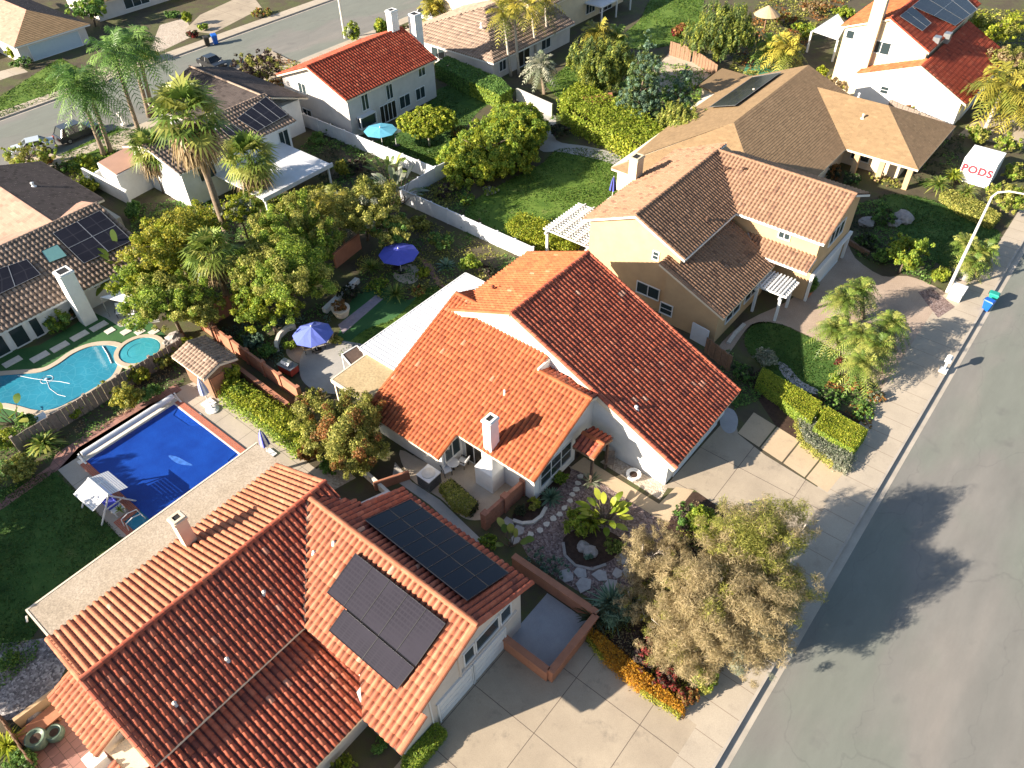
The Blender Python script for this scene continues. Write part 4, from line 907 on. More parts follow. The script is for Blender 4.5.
# rear flat cover of the foreground house
pc = empty('patio_cover', (-36, 7, 0), 'beige flat patio cover along the back eave of the foreground house, beside the covered pool', 'patio cover')
MB().box(-38.0, -33.1, -.7, 16.2, 2.65, 2.85).build('roof_sheet', M['flat_beige'], pc)
MB().box(-38.12, -38.0, -.8, 16.3, 2.5, 2.88).box(-38.0, -33.1, -.82, -.7, 2.5, 2.88).build('fascia', M['cream_trim'], pc)
for yy in (-.3, 5, 10.5, 15.8): MB().box(-37.7, -37.5, yy-.1, yy+.1, 0, 2.65).build('post', M['cream_trim'], pc)
MB().tube([(-37.9, -.95, 2.6), (-37.5, -1.1, 2.6)], .06, 6).build('spout', M['white_paint'], pc)
# side lean-to roof (orange) of the foreground house
Sd = Pl('y', -.55, 4.3, .42); s0 = Sd.pix(50, 698); s1 = Sd.pix(96.7, 756.7)
r6 = roof(hb, Sd, [[(s0.x, s0.y), (s1.x, s0.y), (s1.x, -.45), (s0.x, -.45)]], 'mid', 'clay_dusty', name='porch_roof')
caps(r6, [(Sd.p(s0.x+.05, s0.y, .05), Sd.p(s0.x+.05, -.45, .05)), (Sd.p(s1.x-.05, s0.y, .05), Sd.p(s1.x-.05, -.45, .05))], 'clay_dusty')
MB().box(s0.x+.2, s1.x-.2, s0.y+.4, -.4, 0, Sd.z(0, s0.y)-.05).build('wall', M['pink_stucco'], hb)
Sg = Pl('x', -25.6, 3.6, -.42)
MB().box(s1.x+.1, -23.4, -2.0, -.5, 0, 3.1).build('wall', M['cream_stucco'], hb)
Se = Pl('y', -2.0, 3.1, .35)
roof(hb, Se, [[(s1.x+.6, -4.5), (-21, -4.5), (-21, -2.0), (s1.x+.6, -2.0)]], 'mid', 'clay_dusty', name='porch_roof')
# --- tan two-storey house behind
ht = empty('house', (-25, 57, 0), 'ochre two-storey house behind the middle one, brown clay tiles in several slopes', 'house')
Tf = Pl('x', -27.8, 9.1, -.46); Tr = Pl('x', -27.8, 9.1, .45); Tw = Pl('y', 64.17, 9.1, .45); Tn = Pl('y', 64.17, 9.1, -.45); Tl = Pl('x', -17.95, 3.45, -.42); Tp = Pl('y', 59.7, 4.7, .42)
r1 = roof(ht, Tf, [[(-27.8, 49.7), (-27.8, 64.17), (-22.75, 58.98), (-22.75, 49.7)]], 'small', 'clay_brown', 'white_paint')
r2 = roof(ht, Tr, [[(-27.8, 49.7), (-27.8, 66.0), (-33.15, 66.0), (-33.15, 49.8)]], 'small', 'clay_brown', 'white_paint')
r3 = roof(ht, Tw, [[(-27.8, 64.17), (-14.45, 64.17), (-14.5, 58.96), (-22.85, 58.96)]], 'small', 'clay_brown', 'white_paint')
r4 = roof(ht, Tn, [[(-27.8, 64.17), (-14.45, 64.17), (-14.4, 69.2), (-27.8, 69.2)]], 'small', 'clay_brown', 'white_paint')
r5 = roof(ht, Tl, [[(-24.5, 48.75), (-24.5, 59.6), (-17.95, 58.4), (-17.95, 48.75)]], 'small', 'clay_brown', 'cream_trim')
v0 = Tp.pix(752, 223)
r6 = roof(ht, Tp, [[(-21.6, 59.8), (-14.95, 59.8), (-14.95, 58.1), (-19.6, 58.1)]], 'small', 'clay_brown', 'white_paint', name='porch_roof')
caps(r1, [(Tf.p(-27.8, 49.7, .09), Tf.p(-27.8, 64.1, .09)), (Tf.p(-22.75, 49.75, .04), Tf.p(-27.8, 49.75, .04))], 'clay_brown', .14)
caps(r2, [(Tr.p(-33.1, 49.85, .04), Tr.p(-27.8, 49.75, .04))], 'clay_brown', .12)
caps(r3, [(Tw.p(-27.8, 64.17, .09), Tw.p(-14.45, 64.17, .09)), (Tw.p(-14.5, 58.96, .04), Tw.p(-14.5, 64.1, .04))], 'clay_brown', .14)
caps(r5, [(Tl.p(-17.95, 48.8, .04), Tl.p(-24.5, 48.8, .04))], 'clay_brown', .12)
MB().bar(Tf.p(-22.75, 49.7, -.12), Tf.p(-22.75, 58.98, -.12), .1, .2).build('eave_gutter', M['white_paint'], r1)
gable_walls(ht, 'y', 50.2, 66, -32.6, -23.3, (Tr.z(-32.6, 0)-.22, Tf.z(-23.3, 0)-.22), -27.8, 8.85, 'tan_stucco')
gable_walls(ht, 'x', -26.5, -15.05, 59.8, 68.6, (Tw.z(0, 59.8)-.25, Tn.z(0, 68.6)-.25), 64.17, 8.85, 'tan_stucco')
MB().ext([(-23.9, 49.3, 0), (-23.9, 49.3, Tl.z(-23.9, 0)-.22), (-18.6, 49.3, Tl.z(-18.6, 0)-.22), (-18.6, 49.3, 0)], (0, 9.3, 0)).build('wall', M['tan_stucco'], ht)
chimney(ht, -33.9, -33.0, 58.3, 59.5, 0, 9.0, 'ivory_stucco')
win_px(ht, 'y', 50.2, -1, (638, 281), (658, 300), panes=2); win_px(ht, 'y', 49.3, -1, (661.5, 302), (671, 316), panes=1, bars=1); win_px(ht, 'y', 50.2, -1, (654, 251), (658, 260), panes=1, bars=1)
win_px(ht, 'y', 59.8, -1, (780, 231), (789, 240), panes=2)
window(ht, 'x', -18.6, 1, 51.0, 53.6, 1.2, 2.6, 2); window(ht, 'x', -18.6, 1, 54.6, 57.0, 1.2, 2.6, 2)
window(ht, 'x', -15.05, 1, 60.8, 67.6, .05, 2.4, 1, name='garage_door', pane='white_paint'); window(ht, 'x', -15.05, 1, 62.6, 65.8, 4.4, 5.8, 3)
MB().bar((-14.9, 58.96, 6.6), (-14.9, 64.17, 8.9), .12, .25).bar((-14.9, 64.17, 8.9), (-14.9, 69.2, 6.6), .12, .25).box(-15.0, -14.7, 59.7, 68.8, 2.6, 2.95).box(-15.0, -14.75, 59.75, 60.0, 0, 2.7).box(-15.0, -14.75, 68.4, 68.65, 0, 2.7).build('barge_board', M['white_paint'], ht)
vent(ht, Tf, -23.8, 55.3, .4, 'clay_brown', .1); vent(ht, Tw, -26.0, 62.3, .45, 'clay_brown', .1); vent(ht, Tw, -24.5, 62.9, .35, 'clay_brown', .1)
def pergola(label, x0, x1, y0, y1, z, nb, along='x', n2=0, name='pergola', pts=None, w=.09):
    o = empty(name, ((x0+x1)/2, (y0+y1)/2, 0), label, 'pergola'); b = MB(); m = MB()
    if along == 'x':
        for i in range(nb): y = y0+(y1-y0)*(i+.5)/nb; b.box(x0-.3, x1+.3, y-w/2, y+w/2, z+.2, z+.38)
        for x in (x0+.2, x1-.2): m.box(x-.09, x+.09, y0-.2, y1+.2, z, z+.2)
        for i in range(n2): x = x0+(x1-x0)*(i+.5)/n2; b.box(x-w/2, x+w/2, y0, y1, z+.383, z+.5)
    else:
        for i in range(nb): x = x0+(x1-x0)*(i+.5)/nb; b.box(x-w/2, x+w/2, y0-.3, y1+.3, z+.2, z+.38)
        for y in (y0+.2, y1-.2): m.box(x0-.2, x1+.2, y-.09, y+.09, z, z+.2)
        for i in range(n2): y = y0+(y1-y0)*(i+.5)/n2; b.box(x0, x1, y-w/2, y+w/2, z+.383, z+.5)
    b.build('slats', M['white_paint'], o); m.build('beams', M['white_paint'], o)
    for x, y in pts or ((x0+.2, y0+.2), (x0+.2, y1-.2), (x1-.2, y0+.2), (x1-.2, y1-.2)): MB().box(x-.11, x+.11, y-.11, y+.11, 0, z).build('post', M['white_paint'], o)
    return o
q = [at(563, 215, 2.9), at(612, 190, 2.9)]
pergola('white slatted pergola over the back patio of the ochre house', -38.2, -33.0, 50.8, 57.0, 2.8, 15, 'x', 5)
pergola('small white lattice arbour over the entrance of the ochre house', -18.2, -15.6, 55.2, 58.1, 2.6, 8, 'x', 8, name='arbour', w=.13, pts=((-15.8, 55.5), (-18.0, 55.5), (-15.8, 57.9)))
# --- brown shingled single-storey house
hs = empty('house', (-24, 87, 0), 'single-storey house with a brown shingled hip roof at the upper right', 'house')
Gr = 6.9; Gx = -31.2; es = .44
ez = 2.75; hx = (Gr-ez)/es
Gf = Pl('x', Gx, Gr, -es); Gb = Pl('x', Gx, Gr, es)
g0 = at(745.5, 126.5, Gr); g1 = at(815, 67, Gr); ya, yb = g0.y, g1.y
Gs = Pl('y', ya, Gr, es)
Wz = 5.8; Wy = 91.2; Gw = Pl('y', Wy, Wz, .47); Gw2 = Pl('y', Wy, Wz, -.47); Ge = Pl('x', -20.3, Wz, -.47)
yl_ = 84.75
kx = Gx+(Gr-Wz)/es
r1 = roof(hs, Gf, [[(Gx, ya), (Gx, yb), (Gx+hx, yb+hx*.0+1), (Gx+hx, yl_), (Gx+hx, ya-hx)]], 'shingle', 'shingle_brown')
roof(hs, Gs, [[(Gx, ya), (Gx+hx, ya-hx), (Gx-hx*.95, ya-hx)]], 'shingle', 'shingle_tan')
roof(hs, Gb, [[(Gx, ya), (Gx-hx*.95, ya-hx), (Gx-hx*.95, ya+2), (Gx-hx*1.15, yb), (Gx, yb)]], 'shingle', 'shingle_tan')
roof(hs, Gw, [[(kx, Wy), (-20.3, Wy), (-13.8, yl_), (Gx+hx, yl_)]], 'shingle', 'shingle_tan')
roof(hs, Ge, [[(-20.3, Wy), (-13.85, yl_), (-13.85, 2*Wy-yl_)]], 'shingle', 'shingle_brown')
roof(hs, Gw2, [[(kx, Wy), (-20.3, Wy), (-13.8, 2*Wy-yl_), (kx, 2*Wy-yl_)]], 'shingle', 'shingle_brown')
MB().prism([(Gx-hx*.9, ya-hx+.6), (Gx+hx-.6, ya-hx+.6), (Gx+hx-.6, yb-1), (Gx-hx*.9, yb-1)], 0, 2.7).build('wall', M['cream_stucco'], hs)
MB().box(-28, -16.0, yl_+2.2, 2*Wy-yl_-.5, 0, 2.7).build('wall', M['cream_stucco'], hs)
for x, y in ((-14.6, 85.4), (-17.6, 85.4), (-20.4, 85.4)): MB().box(x-.28, x+.28, y-.28, y+.28, 0, 2.65).build('porch_column', M['tan_stucco'], hs)
vent(hs, Gw, -22.0, 88.8, .45, 'cream_trim', .1); vent(hs, Gw2, -24.0, 92.2, .5, 'white_paint', .1); vent(hs, Gb, -34.2, 86, .3, 'cream_trim', .1)
panel(hs, Gb, [(-33.6, ya+5.6), (-33.4, yb-2.2), (-37.0, yb-1.8), (-37.2, ya+6.8)], 'solar_far', h=.3)
window(hs, 'y', yl_+2.2, -1, -21.5, -19.5, .9, 2.2, 2)
# out-building behind it
ob = empty('shed', (-40, 97, 0), 'brown flat-roofed outbuilding beside the shingled house, at the dark post', 'shed')
q = [at(699, 85, 3.0), at(722, 68, 3.0), at(758, 78, 3.0), at(726, 98, 3.0)]
MB().prism([(p.x, p.y) for p in q], 2.8, 3.0).build('roof', M['shingle_tan'], ob)
c = sum(q, Vector())/4
MB().prism([(c.x+(p.x-c.x)*.86, c.y+(p.y-c.y)*.86) for p in q], 0, 2.8).build('wall', M['cream_stucco'], ob)
# --- white two-storey house at the top right
hw = empty('house', (-24, 110, 0), 'big white two-storey house at the top right with red tiles and dark solar panels', 'house')
wy = 105.5
ap = ony(890, 19, wy); el = ony(846, 26, wy); er = ony(929, 53, wy); lf = wy-2.2; la = ony(921, 66, lf); lr = ony(966, 105, lf)
sl = (ap.z-lr.z)/(lr.x-ap.x)
Hf = Pl('x', ap.x, ap.z, -(ap.z-er.z)/(er.x-ap.x)); Hb = Pl('x', ap.x, ap.z, (ap.z-el.z)/(ap.x-el.x))
Hl = Pl('x', la.x, la.z, -(la.z-lr.z)/(lr.x-la.x))
far = 127
r1 = roof(hw, Hf, [[(ap.x, wy), (ap.x, far), (er.x, far), (er.x, wy)]], 'far', 'clay_red', 'cream_trim')
r2 = roof(hw, Hb, [[(ap.x, wy), (ap.x, far), (el.x-.6, far), (el.x-.6, wy)]], 'far', 'clay_orange', 'cream_trim')
r3 = roof(hw, Hl, [[(la.x, lf), (la.x, 122), (lr.x, 122), (lr.x, lf)]], 'far', 'clay_red', 'cream_trim')
caps(r1, [(Hf.p(ap.x, wy, .1), Hf.p(ap.x, far, .1)), (Hf.p(er.x, wy, .05), Hf.p(ap.x, wy, .05))], 'clay_red', .16, .6)
ll = ony(857, 74, lf); Hk = Pl('x', la.x, la.z, (la.z-ll.z)/(la.x-ll.x))
roof(hw, Hk, [[(la.x, lf), (la.x, wy+.28), (ll.x, wy+.28), (ll.x, lf)]], 'far', 'clay_orange', 'cream_trim', name='porch_roof')
gable_walls(hw, 'y', wy+.3, far-.5, el.x-.1, er.x-.3, (Hb.z(el.x-.1, 0)-.3, Hf.z(er.x-.3, 0)-.3), ap.x, ap.z-.3, 'ivory_stucco')
MB().ext([(ll.x+.3, lf+.2, 0), (ll.x+.3, lf+.2, ll.z-.1), (la.x, lf+.2, la.z-.25), (lr.x-.6, lf+.2, Hl.z(lr.x-.6, 0)-.25), (lr.x-.6, lf+.2, 0)], (0, 2.1, 0)).box(la.x, lr.x-.6, lf+2.3, 121, 0, 2.6).build('wall', M['white_stucco'], hw)
c0 = ony(862, 66, wy-.2); chimney(hw, c0.x-.75, c0.x+.75, wy-.55, wy+.5, 0, 12.4, 'ivory_stucco')
win_px(hw, 'y', wy+.3, -1, (874, 40), (888, 55), panes=2); win_px(hw, 'y', wy+.3, -1, (848, 30), (853, 39), panes=1); win_px(hw, 'y', lf+.2, -1, (882, 86), (887, 94), panes=1, bars=1)
panel_grid(hw, Hf, [(ap.x+.5, wy+6), (ap.x+.5, far-2), (er.x+.2, far-3), (er.x-.2, wy+10)], 3, 2, 'solar_far', gap=.003)
panel_grid(hw, Hf, [(ap.x+.5, wy+1.5), (ap.x+.5, wy+5.9), (ap.x+3.4, wy+5.9), (ap.x+3.4, wy+2.5)], 2, 1, 'solar_far', gap=.003)
for x, y in ((er.x-.3, wy+3.4), (er.x+.2, wy+6.2)): b = Hf.p(x, y); MB().box(b.x-.4, b.x+.4, b.y-.5, b.y+.5, b.z-.4, b.z+.75).build('skylight', M['grey_metal'], hw)
window(hw, 'x', lr.x-.6, 1, lf+3, lf+9, .05, 2.3, 1, name='garage_door', pane='white_paint')
wc = empty('patio_cover', (-36, 117, 0), 'pale corrugated awning on white posts beside the white house', 'patio cover')
q = [at(812, 31, 3.0), at(838, 14, 3.0), at(846, 26, 3.0), at(838, 40, 3.0)]
MB().prism([(p.x, p.y) for p in q], 2.95, 3.05).build('roof_sheet', M['white_vinyl'], wc)
for p in (q[0], q[3]): MB().box(p.x-.12, p.x+.12, p.y-.12, p.y+.12, 0, 2.95).build('post', M['white_paint'], wc)
# --- grey two-storey house with the red roof
hg = empty('house', (-78.5, 64, 0), 'pale grey two-storey house with a red tiled roof and tall white chimneys', 'house')
Rg = Pl('x', -78.5, 7.65, -.38); Rg2 = Pl('x', -78.5, 7.65, .38)
r1 = roof(hg, Rg, [[(-78.5, 56.0), (-78.5, 72.3), (-72.0, 72.0), (-72.0, 56.0)]], 'far', 'clay_red'); r2 = roof(hg, Rg2, [[(-78.5, 56.0), (-78.5, 72.3), (-85.2, 72.3), (-85.2, 56.0)]], 'far', 'clay_red')
caps(r1, [(Rg.p(-78.5, 56, .1), Rg.p(-78.5, 72.3, .1)), (Rg.p(-72, 56.05, .05), Rg.p(-78.5, 56.05, .05))], 'clay_red', .16, .6)
gable_walls(hg, 'y', 56.6, 71.8, -84.9, -72.6, (Rg2.z(-84.9, 0)-.25, Rg.z(-72.6, 0)-.25), -78.5, 7.35, 'grey_stucco')
for p0, p1, pn in (((360.5, 95), (369, 108), 2), ((385.5, 86), (393, 97), 2), ((418, 69), (425, 74), 2)): win_px(hg, 'x', -72.6, 1, p0, p1, panes=pn)
window(hg, 'x', -72.6, 1, 61.5, 64.2, .1, 2.3, 4, name='sliding_door', pane='door_dark'); window(hg, 'x', -72.6, 1, 65.0, 66.8, .8, 2.3, 2); window(hg, 'x', -72.6, 1, 68.0, 69.6, .9, 2.3, 2)
bw = MB().box(-72.6, -71.9, 57.6, 60.3, .9, 1.0).box(-72.6, -71.9, 57.6, 60.3, 2.3, 2.42).box(-72.0, -71.9, 57.6, 57.75, 1, 2.3).box(-72.0, -71.9, 60.15, 60.3, 1, 2.3); bo = bw.build('bay_window', M['white_paint'], hg); MB().box(-72.5, -72.02, 57.76, 60.14, 1.01, 2.29).build('pane', M['window_glass'], bo)
for p0, p1 in (((298, 82), (307, 94)), ((290, 103), (299, 116)), ((303, 108), (313, 121))): win_px(hg, 'y', 56.6, -1, p0, p1, panes=2)
chimney(hg, -79.2, -78.2, 70.4, 71.6, 5.5, 10.3, 'white_stucco'); chimney(hg, -77.4, -76.2, 72.6, 73.9, 0, 9.6, 'white_stucco', (-77.7, -75.9, 72.3, 74.1, 4.2, 5.0))
# --- left house with panels and skylight
hl = empty('house', (-74, 16, 0), 'house at the left edge with striped tan tiles, dark panels and a skylight', 'house')
Lf = Pl('x', -74.5, 5.0, -.29); Lx = Pl('y', 20.9, 5.0, .30); Lx2 = Pl('y', 20.9, 5.0, -.30); Lbk = Pl('x', -74.5, 5.0, .3)
r1 = roof(hl, Lf, [[(-74.5, -12), (-74.5, 25.3), (-66.0, 25.3), (-66.0, -12)]], 'strip', 'tile_tan', 'white_paint')
roof(hl, Lx, [[(-74.6, 20.9), (-92, 20.9), (-92, 10.5), (-74.6, 10.5)]], 'shfar', 'shingle_pink'); roof(hl, Lx2, [[(-74.6, 20.9), (-92, 20.9), (-92, 27.5), (-78.5, 27.5)]], 'shfar', 'shingle_dark')  # same shingles: light put into the colour, lit slope pink, shaded slope dark
roof(hl, Lbk, [[(-74.5, 10), (-74.5, 25.3), (-78.2, 25.3), (-78.2, 10)]], 'shfar', 'shingle_pink')
caps(r1, [(Lf.p(-74.5, 10, .08), Lf.p(-74.5, 25.3, .08)), (Lf.p(-66, 25.25, .04), Lf.p(-74.5, 25.25, .04))], 'tile_tan', .14)
MB().box(-74.5, -66.7, -12, 24.8, 0, 2.35).build('wall', M['white_stucco'], hl); MB().box(-91.4, -74.5, 11.2, 26.9, 0, 2.7).build('wall', M['cream_stucco'], hl)
gable_walls(hl, 'x', -91.5, -88, 11.2, 26.6, 2.9, 20.9, 4.7, 'cream_stucco')
cb = at(93, 322); chimney(hl, cb.x-1.1, cb.x+.1, cb.y-.75, cb.y+.45, 0, 5.6, 'white_stucco')
qd = [Lf.pix(54, 236), Lf.pix(101, 213), Lf.pix(133, 243), Lf.pix(85, 266)]; panel_grid(hl, Lf, [(p.x, p.y) for p in qd], 2, 2, 'solar_far', gap=.006)
qd = [Lf.pix(-10, 275), Lf.pix(28, 262), Lf.pix(42, 277), Lf.pix(-10, 302)]; panel_grid(hl, Lf, [(p.x, p.y) for p in qd], 2, 1, 'solar_far', gap=.006)
qd = [Lf.pix(42, 253.5), Lf.pix(58, 246.5), Lf.pix(68, 258), Lf.pix(50, 265)]; panel(hl, Lf, [(p.x, p.y) for p in qd], 'skylight_glass', name='skylight', h=.25)
for a0, a1 in ((6.8, 8.4), (9.0, 10.6), (11.2, 12.4), (13.0, 13.7)): window(hl, 'x', -66.7, 1, a0, a1, .1, 2.1, 1, name='glass_door', pane='window_glass')
vent(hl, Lx2, -84.5, 23.5, .4, 'white_paint', .12); vent(hl, Lx, -87, 16.5, .3, 'white_paint', .1)
# --- white house behind the palms
hp = empty('house', (-84, 44, 0), 'white house behind the fan palms, dark shingles and panels on its roof', 'house')
Pf = Pl('x', -74.0, 4.6, -.30); ridge_x = -79.3
r1 = roof(hp, Pf, [[(ridge_x, 33.8), (ridge_x, 50.0), (-73.8, 49.7), (-73.8, 34.0)]], 'strip', 'tile_tan', 'white_paint')
Pd = Pl('y', 49.4, 6.25, .33); Pd2 = Pl('y', 49.4, 6.25, -.33)
roof(hp, Pd, [[(ridge_x+.2, 49.4), (-93.8, 49.4), (-93.8, 42.5), (ridge_x+.2, 42.5)]], 'shfar', 'shingle_dark'); roof(hp, Pd2, [[(ridge_x+.6, 49.4), (-93.8, 49.4), (-93.8, 55.0), (-78.0, 55.0)]], 'shfar', 'shingle_dark')
caps(r1, [(Pf.p(ridge_x, 33.8, .08), Pf.p(ridge_x, 50, .08)), (Pd.p(-93.8, 49.4, .08), Pd.p(ridge_x, 49.4, .08))], 'tile_tan', .14)
Pbk = Pl('x', ridge_x, Pf.z(ridge_x, 0), .3); roof(hp, Pbk, [[(ridge_x, 33.8), (ridge_x, 43), (-84.5, 43), (-84.5, 33.8)]], 'shfar', 'shingle_dark')
gable_walls(hp, 'y', 34.5, 49.0, -84, -74.5, (4.5, Pf.z(-74.5, 0)-.25), ridge_x, 5.95, 'white_stucco'); MB().box(-93, -79, 43.2, 54.3, 0, 4.2).build('wall', M['white_stucco'], hp)
qd = [Pf.pix(237, 121), Pf.pix(266, 99), Pf.pix(288, 117), Pf.pix(258, 134)]; panel_grid(hp, Pf, [(p.x, p.y) for p in qd], 4, 1, 'solar_far', gap=.008)
qd = [Pf.pix(222, 132), Pf.pix(232, 126), Pf.pix(252, 140), Pf.pix(238, 146)]; panel_grid(hp, Pf, [(p.x, p.y) for p in qd], 2, 1, 'solar_far', gap=.008)
win_px(hp, 'x', -74.5, 1, (278, 133), (291, 147), panes=2); window(hp, 'x', -74.5, 1, 36.5, 38.5, 2.4, 3.9, 2)
MB().box(-74.5, -65.7, 38.2, 47.6, 2.4, 2.58).box(-65.8, -65.65, 38.1, 47.7, 2.3, 2.75).build('flat_roof', M['white_vinyl'], hp)
for yy in (38.5, 47.2): MB().box(-66.1, -65.9, yy-.1, yy+.1, 0, 2.4).build('porch_post', M['white_paint'], hp)
vent(hp, Pf, -77.5, 41.5, .6, 'white_paint', .1)
# white courtyard block to its left
hc = empty('outbuilding', (-87, 29, 0), 'small white flat-roofed block left of the fan palms, below the leaning street palms', 'outbuilding')
q = [at(97, 163, 3.2), at(127, 147, 3.2), at(148, 160, 3.2), at(116, 176, 3.2)]
P2 = [(p.x, p.y) for p in q]; MB().prism(P2, 0, 3.2).build('wall', M['white_stucco'], hc); cx, cy = sum(p[0] for p in P2)/4, sum(p[1] for p in P2)/4
MB().prism([(cx+(p[0]-cx)*.94, cy+(p[1]-cy)*.94) for p in P2], 3.2, 3.3).build('roof', M['shingle_pink'], hc)
# --- cream house at top centre
hcr = empty('house', (-76, 89, 0), 'grey-walled house with brown striped tiles behind the tall palms at the top', 'house')
Cf = Pl('x', -69.2, 2.75, -.33); crx = -78.5; Cs = Pl('y', 79.9, 2.75, .33)
r1 = roof(hcr, Cf, [[(-78.5, 89.0), (-78.5, 100), (-69.2, 99), (-69.2, 79.9)]], 'strip', 'tile_tan', 'white_paint')
roof(hcr, Cs, [[(-78.5, 89.0), (-69.2, 79.9), (-87.8, 79.9)]], 'strip', 'tile_tan', 'white_paint')
Cb = Pl('x', -78.5, Cf.z(-78.5, 0), .33); roof(hcr, Cb, [[(-78.5, 89), (-78.5, 100), (-87.8, 100), (-87.8, 79.9)]], 'far', 'tile_tan', 'white_paint')
MB().box(-87, -69.8, 80.5, 98.6, 0, 2.7).build('wall', M['grey_stucco'], hcr)
window(hcr, 'y', 80.5, -1, -81.5, -79, .9, 2.2, 2); window(hcr, 'x', -69.8, 1, 81.8, 83.2, .9, 2.2, 2); window(hcr, 'x', -69.8, 1, 86, 88.6, .1, 2.2, 2, name='sliding_door', pane='door_dark'); window(hcr, 'x', -69.8, 1, 91.5, 93.6, .9, 2.2, 2)
vent(hcr, Cf, -75.5, 84.8, .5, 'white_paint', .12); vent(hcr, Cf, -74, 96, .5, 'white_paint', .12)
# --- house at the very top with white porch
htp = empty('house', (-80, 118, 0), 'cream house cut by the top edge, with a white porch over its lawn', 'house')
b0 = at(582, 22, 0); b1 = at(648, 18, 0)
MB().box(-95, b0.x, b0.y-12, b0.y+12, 0, 5.2).build('wall', M['ivory_stucco'], htp)
Cx = Pl('x', b0.x+.6, 5.0, -.35); roof(htp, Cx, [[(b0.x-9, b0.y-12.5), (b0.x-9, b0.y+12.5), (b0.x+.6, b0.y+12.5), (b0.x+.6, b0.y-12.5)]], 'far', 'tile_tan')
window(htp, 'x', b0.x, 1, b0.y+1, b0.y+3.4, .9, 2.3, 3); window(htp, 'x', b0.x, 1, b0.y+5, b0.y+8.4, .1, 2.3, 3, name='sliding_door', pane='door_dark')
MB().box(b0.x, b0.x+3.4, b0.y+.5, b0.y+9.5, 2.6, 2.8).build('porch_roof', M['white_vinyl'], htp)
for yy in (b0.y+.8, b0.y+5, b0.y+9.2): MB().box(b0.x+3.1, b0.x+3.3, yy-.1, yy+.1, 0, 2.6).build('porch_post', M['white_paint'], htp)
# --- across the back street
hf = empty('house', (-128, 45, 0), 'tan shingled house with a pale blue garage door, top left corner across the back street', 'house')
g0 = at(32, 62, 0); g1 = at(83, 44, 0); gx = g0.x
MB().box(gx-14, gx, g0.y-1.2, g1.y+1.0, 0, 2.7).build('wall', M['grey_stucco'], hf)
gy = (g0.y+g1.y)/2; half = (g1.y-g0.y)/2+1.7
F0 = Pl('x', gx+.6, 2.75, -.42); FzR = 2.75+.42*half
roof(hf, F0, [[(gx+.6, gy-half), (gx+.6, gy+half), (gx+.6-half, gy)]], 'shfar', 'shingle_tan', 'white_paint')
F1 = Pl('y', gy-half, 2.75, .42); roof(hf, F1, [[(gx+.6, gy-half), (gx+.6-half, gy), (gx-26, gy), (gx-26, gy-half)]], 'shfar', 'shingle_pink', 'white_paint')
F2 = Pl('y', gy+half, 2.75, -.42); roof(hf, F2, [[(gx+.6, gy+half), (gx+.6-half, gy), (gx-26, gy), (gx-26, gy+half)]], 'shfar', 'shingle_dark', 'white_paint')  # one roof coloured by its light: sun-side slope pink, shaded slope dark
window(hf, 'x', gx, 1, g0.y+.4, g1.y-.3, .05, 2.2, 1, name='garage_door', pane='blue_grey_paint')
MB().box(gx-30, gx-9, g0.y-14, g1.y-2, 0, 2.7).build('wall', M['cream_stucco'], hf)
F3 = Pl('x', gx-8.4, 2.75, -.36); roof(hf, F3, [[(gx-8.4, g0.y-15), (gx-8.4, gy-half+1), (gx-19, gy-half+1), (gx-19, g0.y-15)]], 'shfar', 'shingle_tan', 'white_paint')
hf2 = empty('house', (-128, 66, 0), 'brown house with a big white window across the back street, at the top edge', 'house')
g0 = at(106, 20, 0); g1 = at(205, -2, 0); gx = g0.x
MB().box(gx-10, gx, g0.y-1, g0.y+15, 0, 2.8).build('wall', M['grey_stucco'], hf2); MB().box(gx-10, gx+3.5, g0.y+15, g0.y+24, 0, 2.8).build('wall', M['cream_stucco'], hf2)
F4 = Pl('x', gx+.6, 2.8, -.35); roof(hf2, F4, [[(gx+.6, g0.y-1.6), (gx+.6, g0.y+15), (gx-9, g0.y+15), (gx-9, g0.y-1.6)]], 'shfar', 'shingle_tan')
F5 = Pl('x', gx+4.1, 2.8, -.35); roof(hf2, F5, [[(gx+4.1, g0.y+14.5), (gx+4.1, g0.y+24.6), (gx-9, g0.y+24.6), (gx-9, g0.y+14.5)]], 'shfar', 'shingle_brown')
window(hf2, 'x', gx, 1, g0.y+4, g0.y+8.5, .7, 2.3, 3); window(hf2, 'x', gx+3.5, 1, g0.y+16.2, g0.y+23, .05, 2.2, 1, name='garage_door', pane='blue_grey_paint')
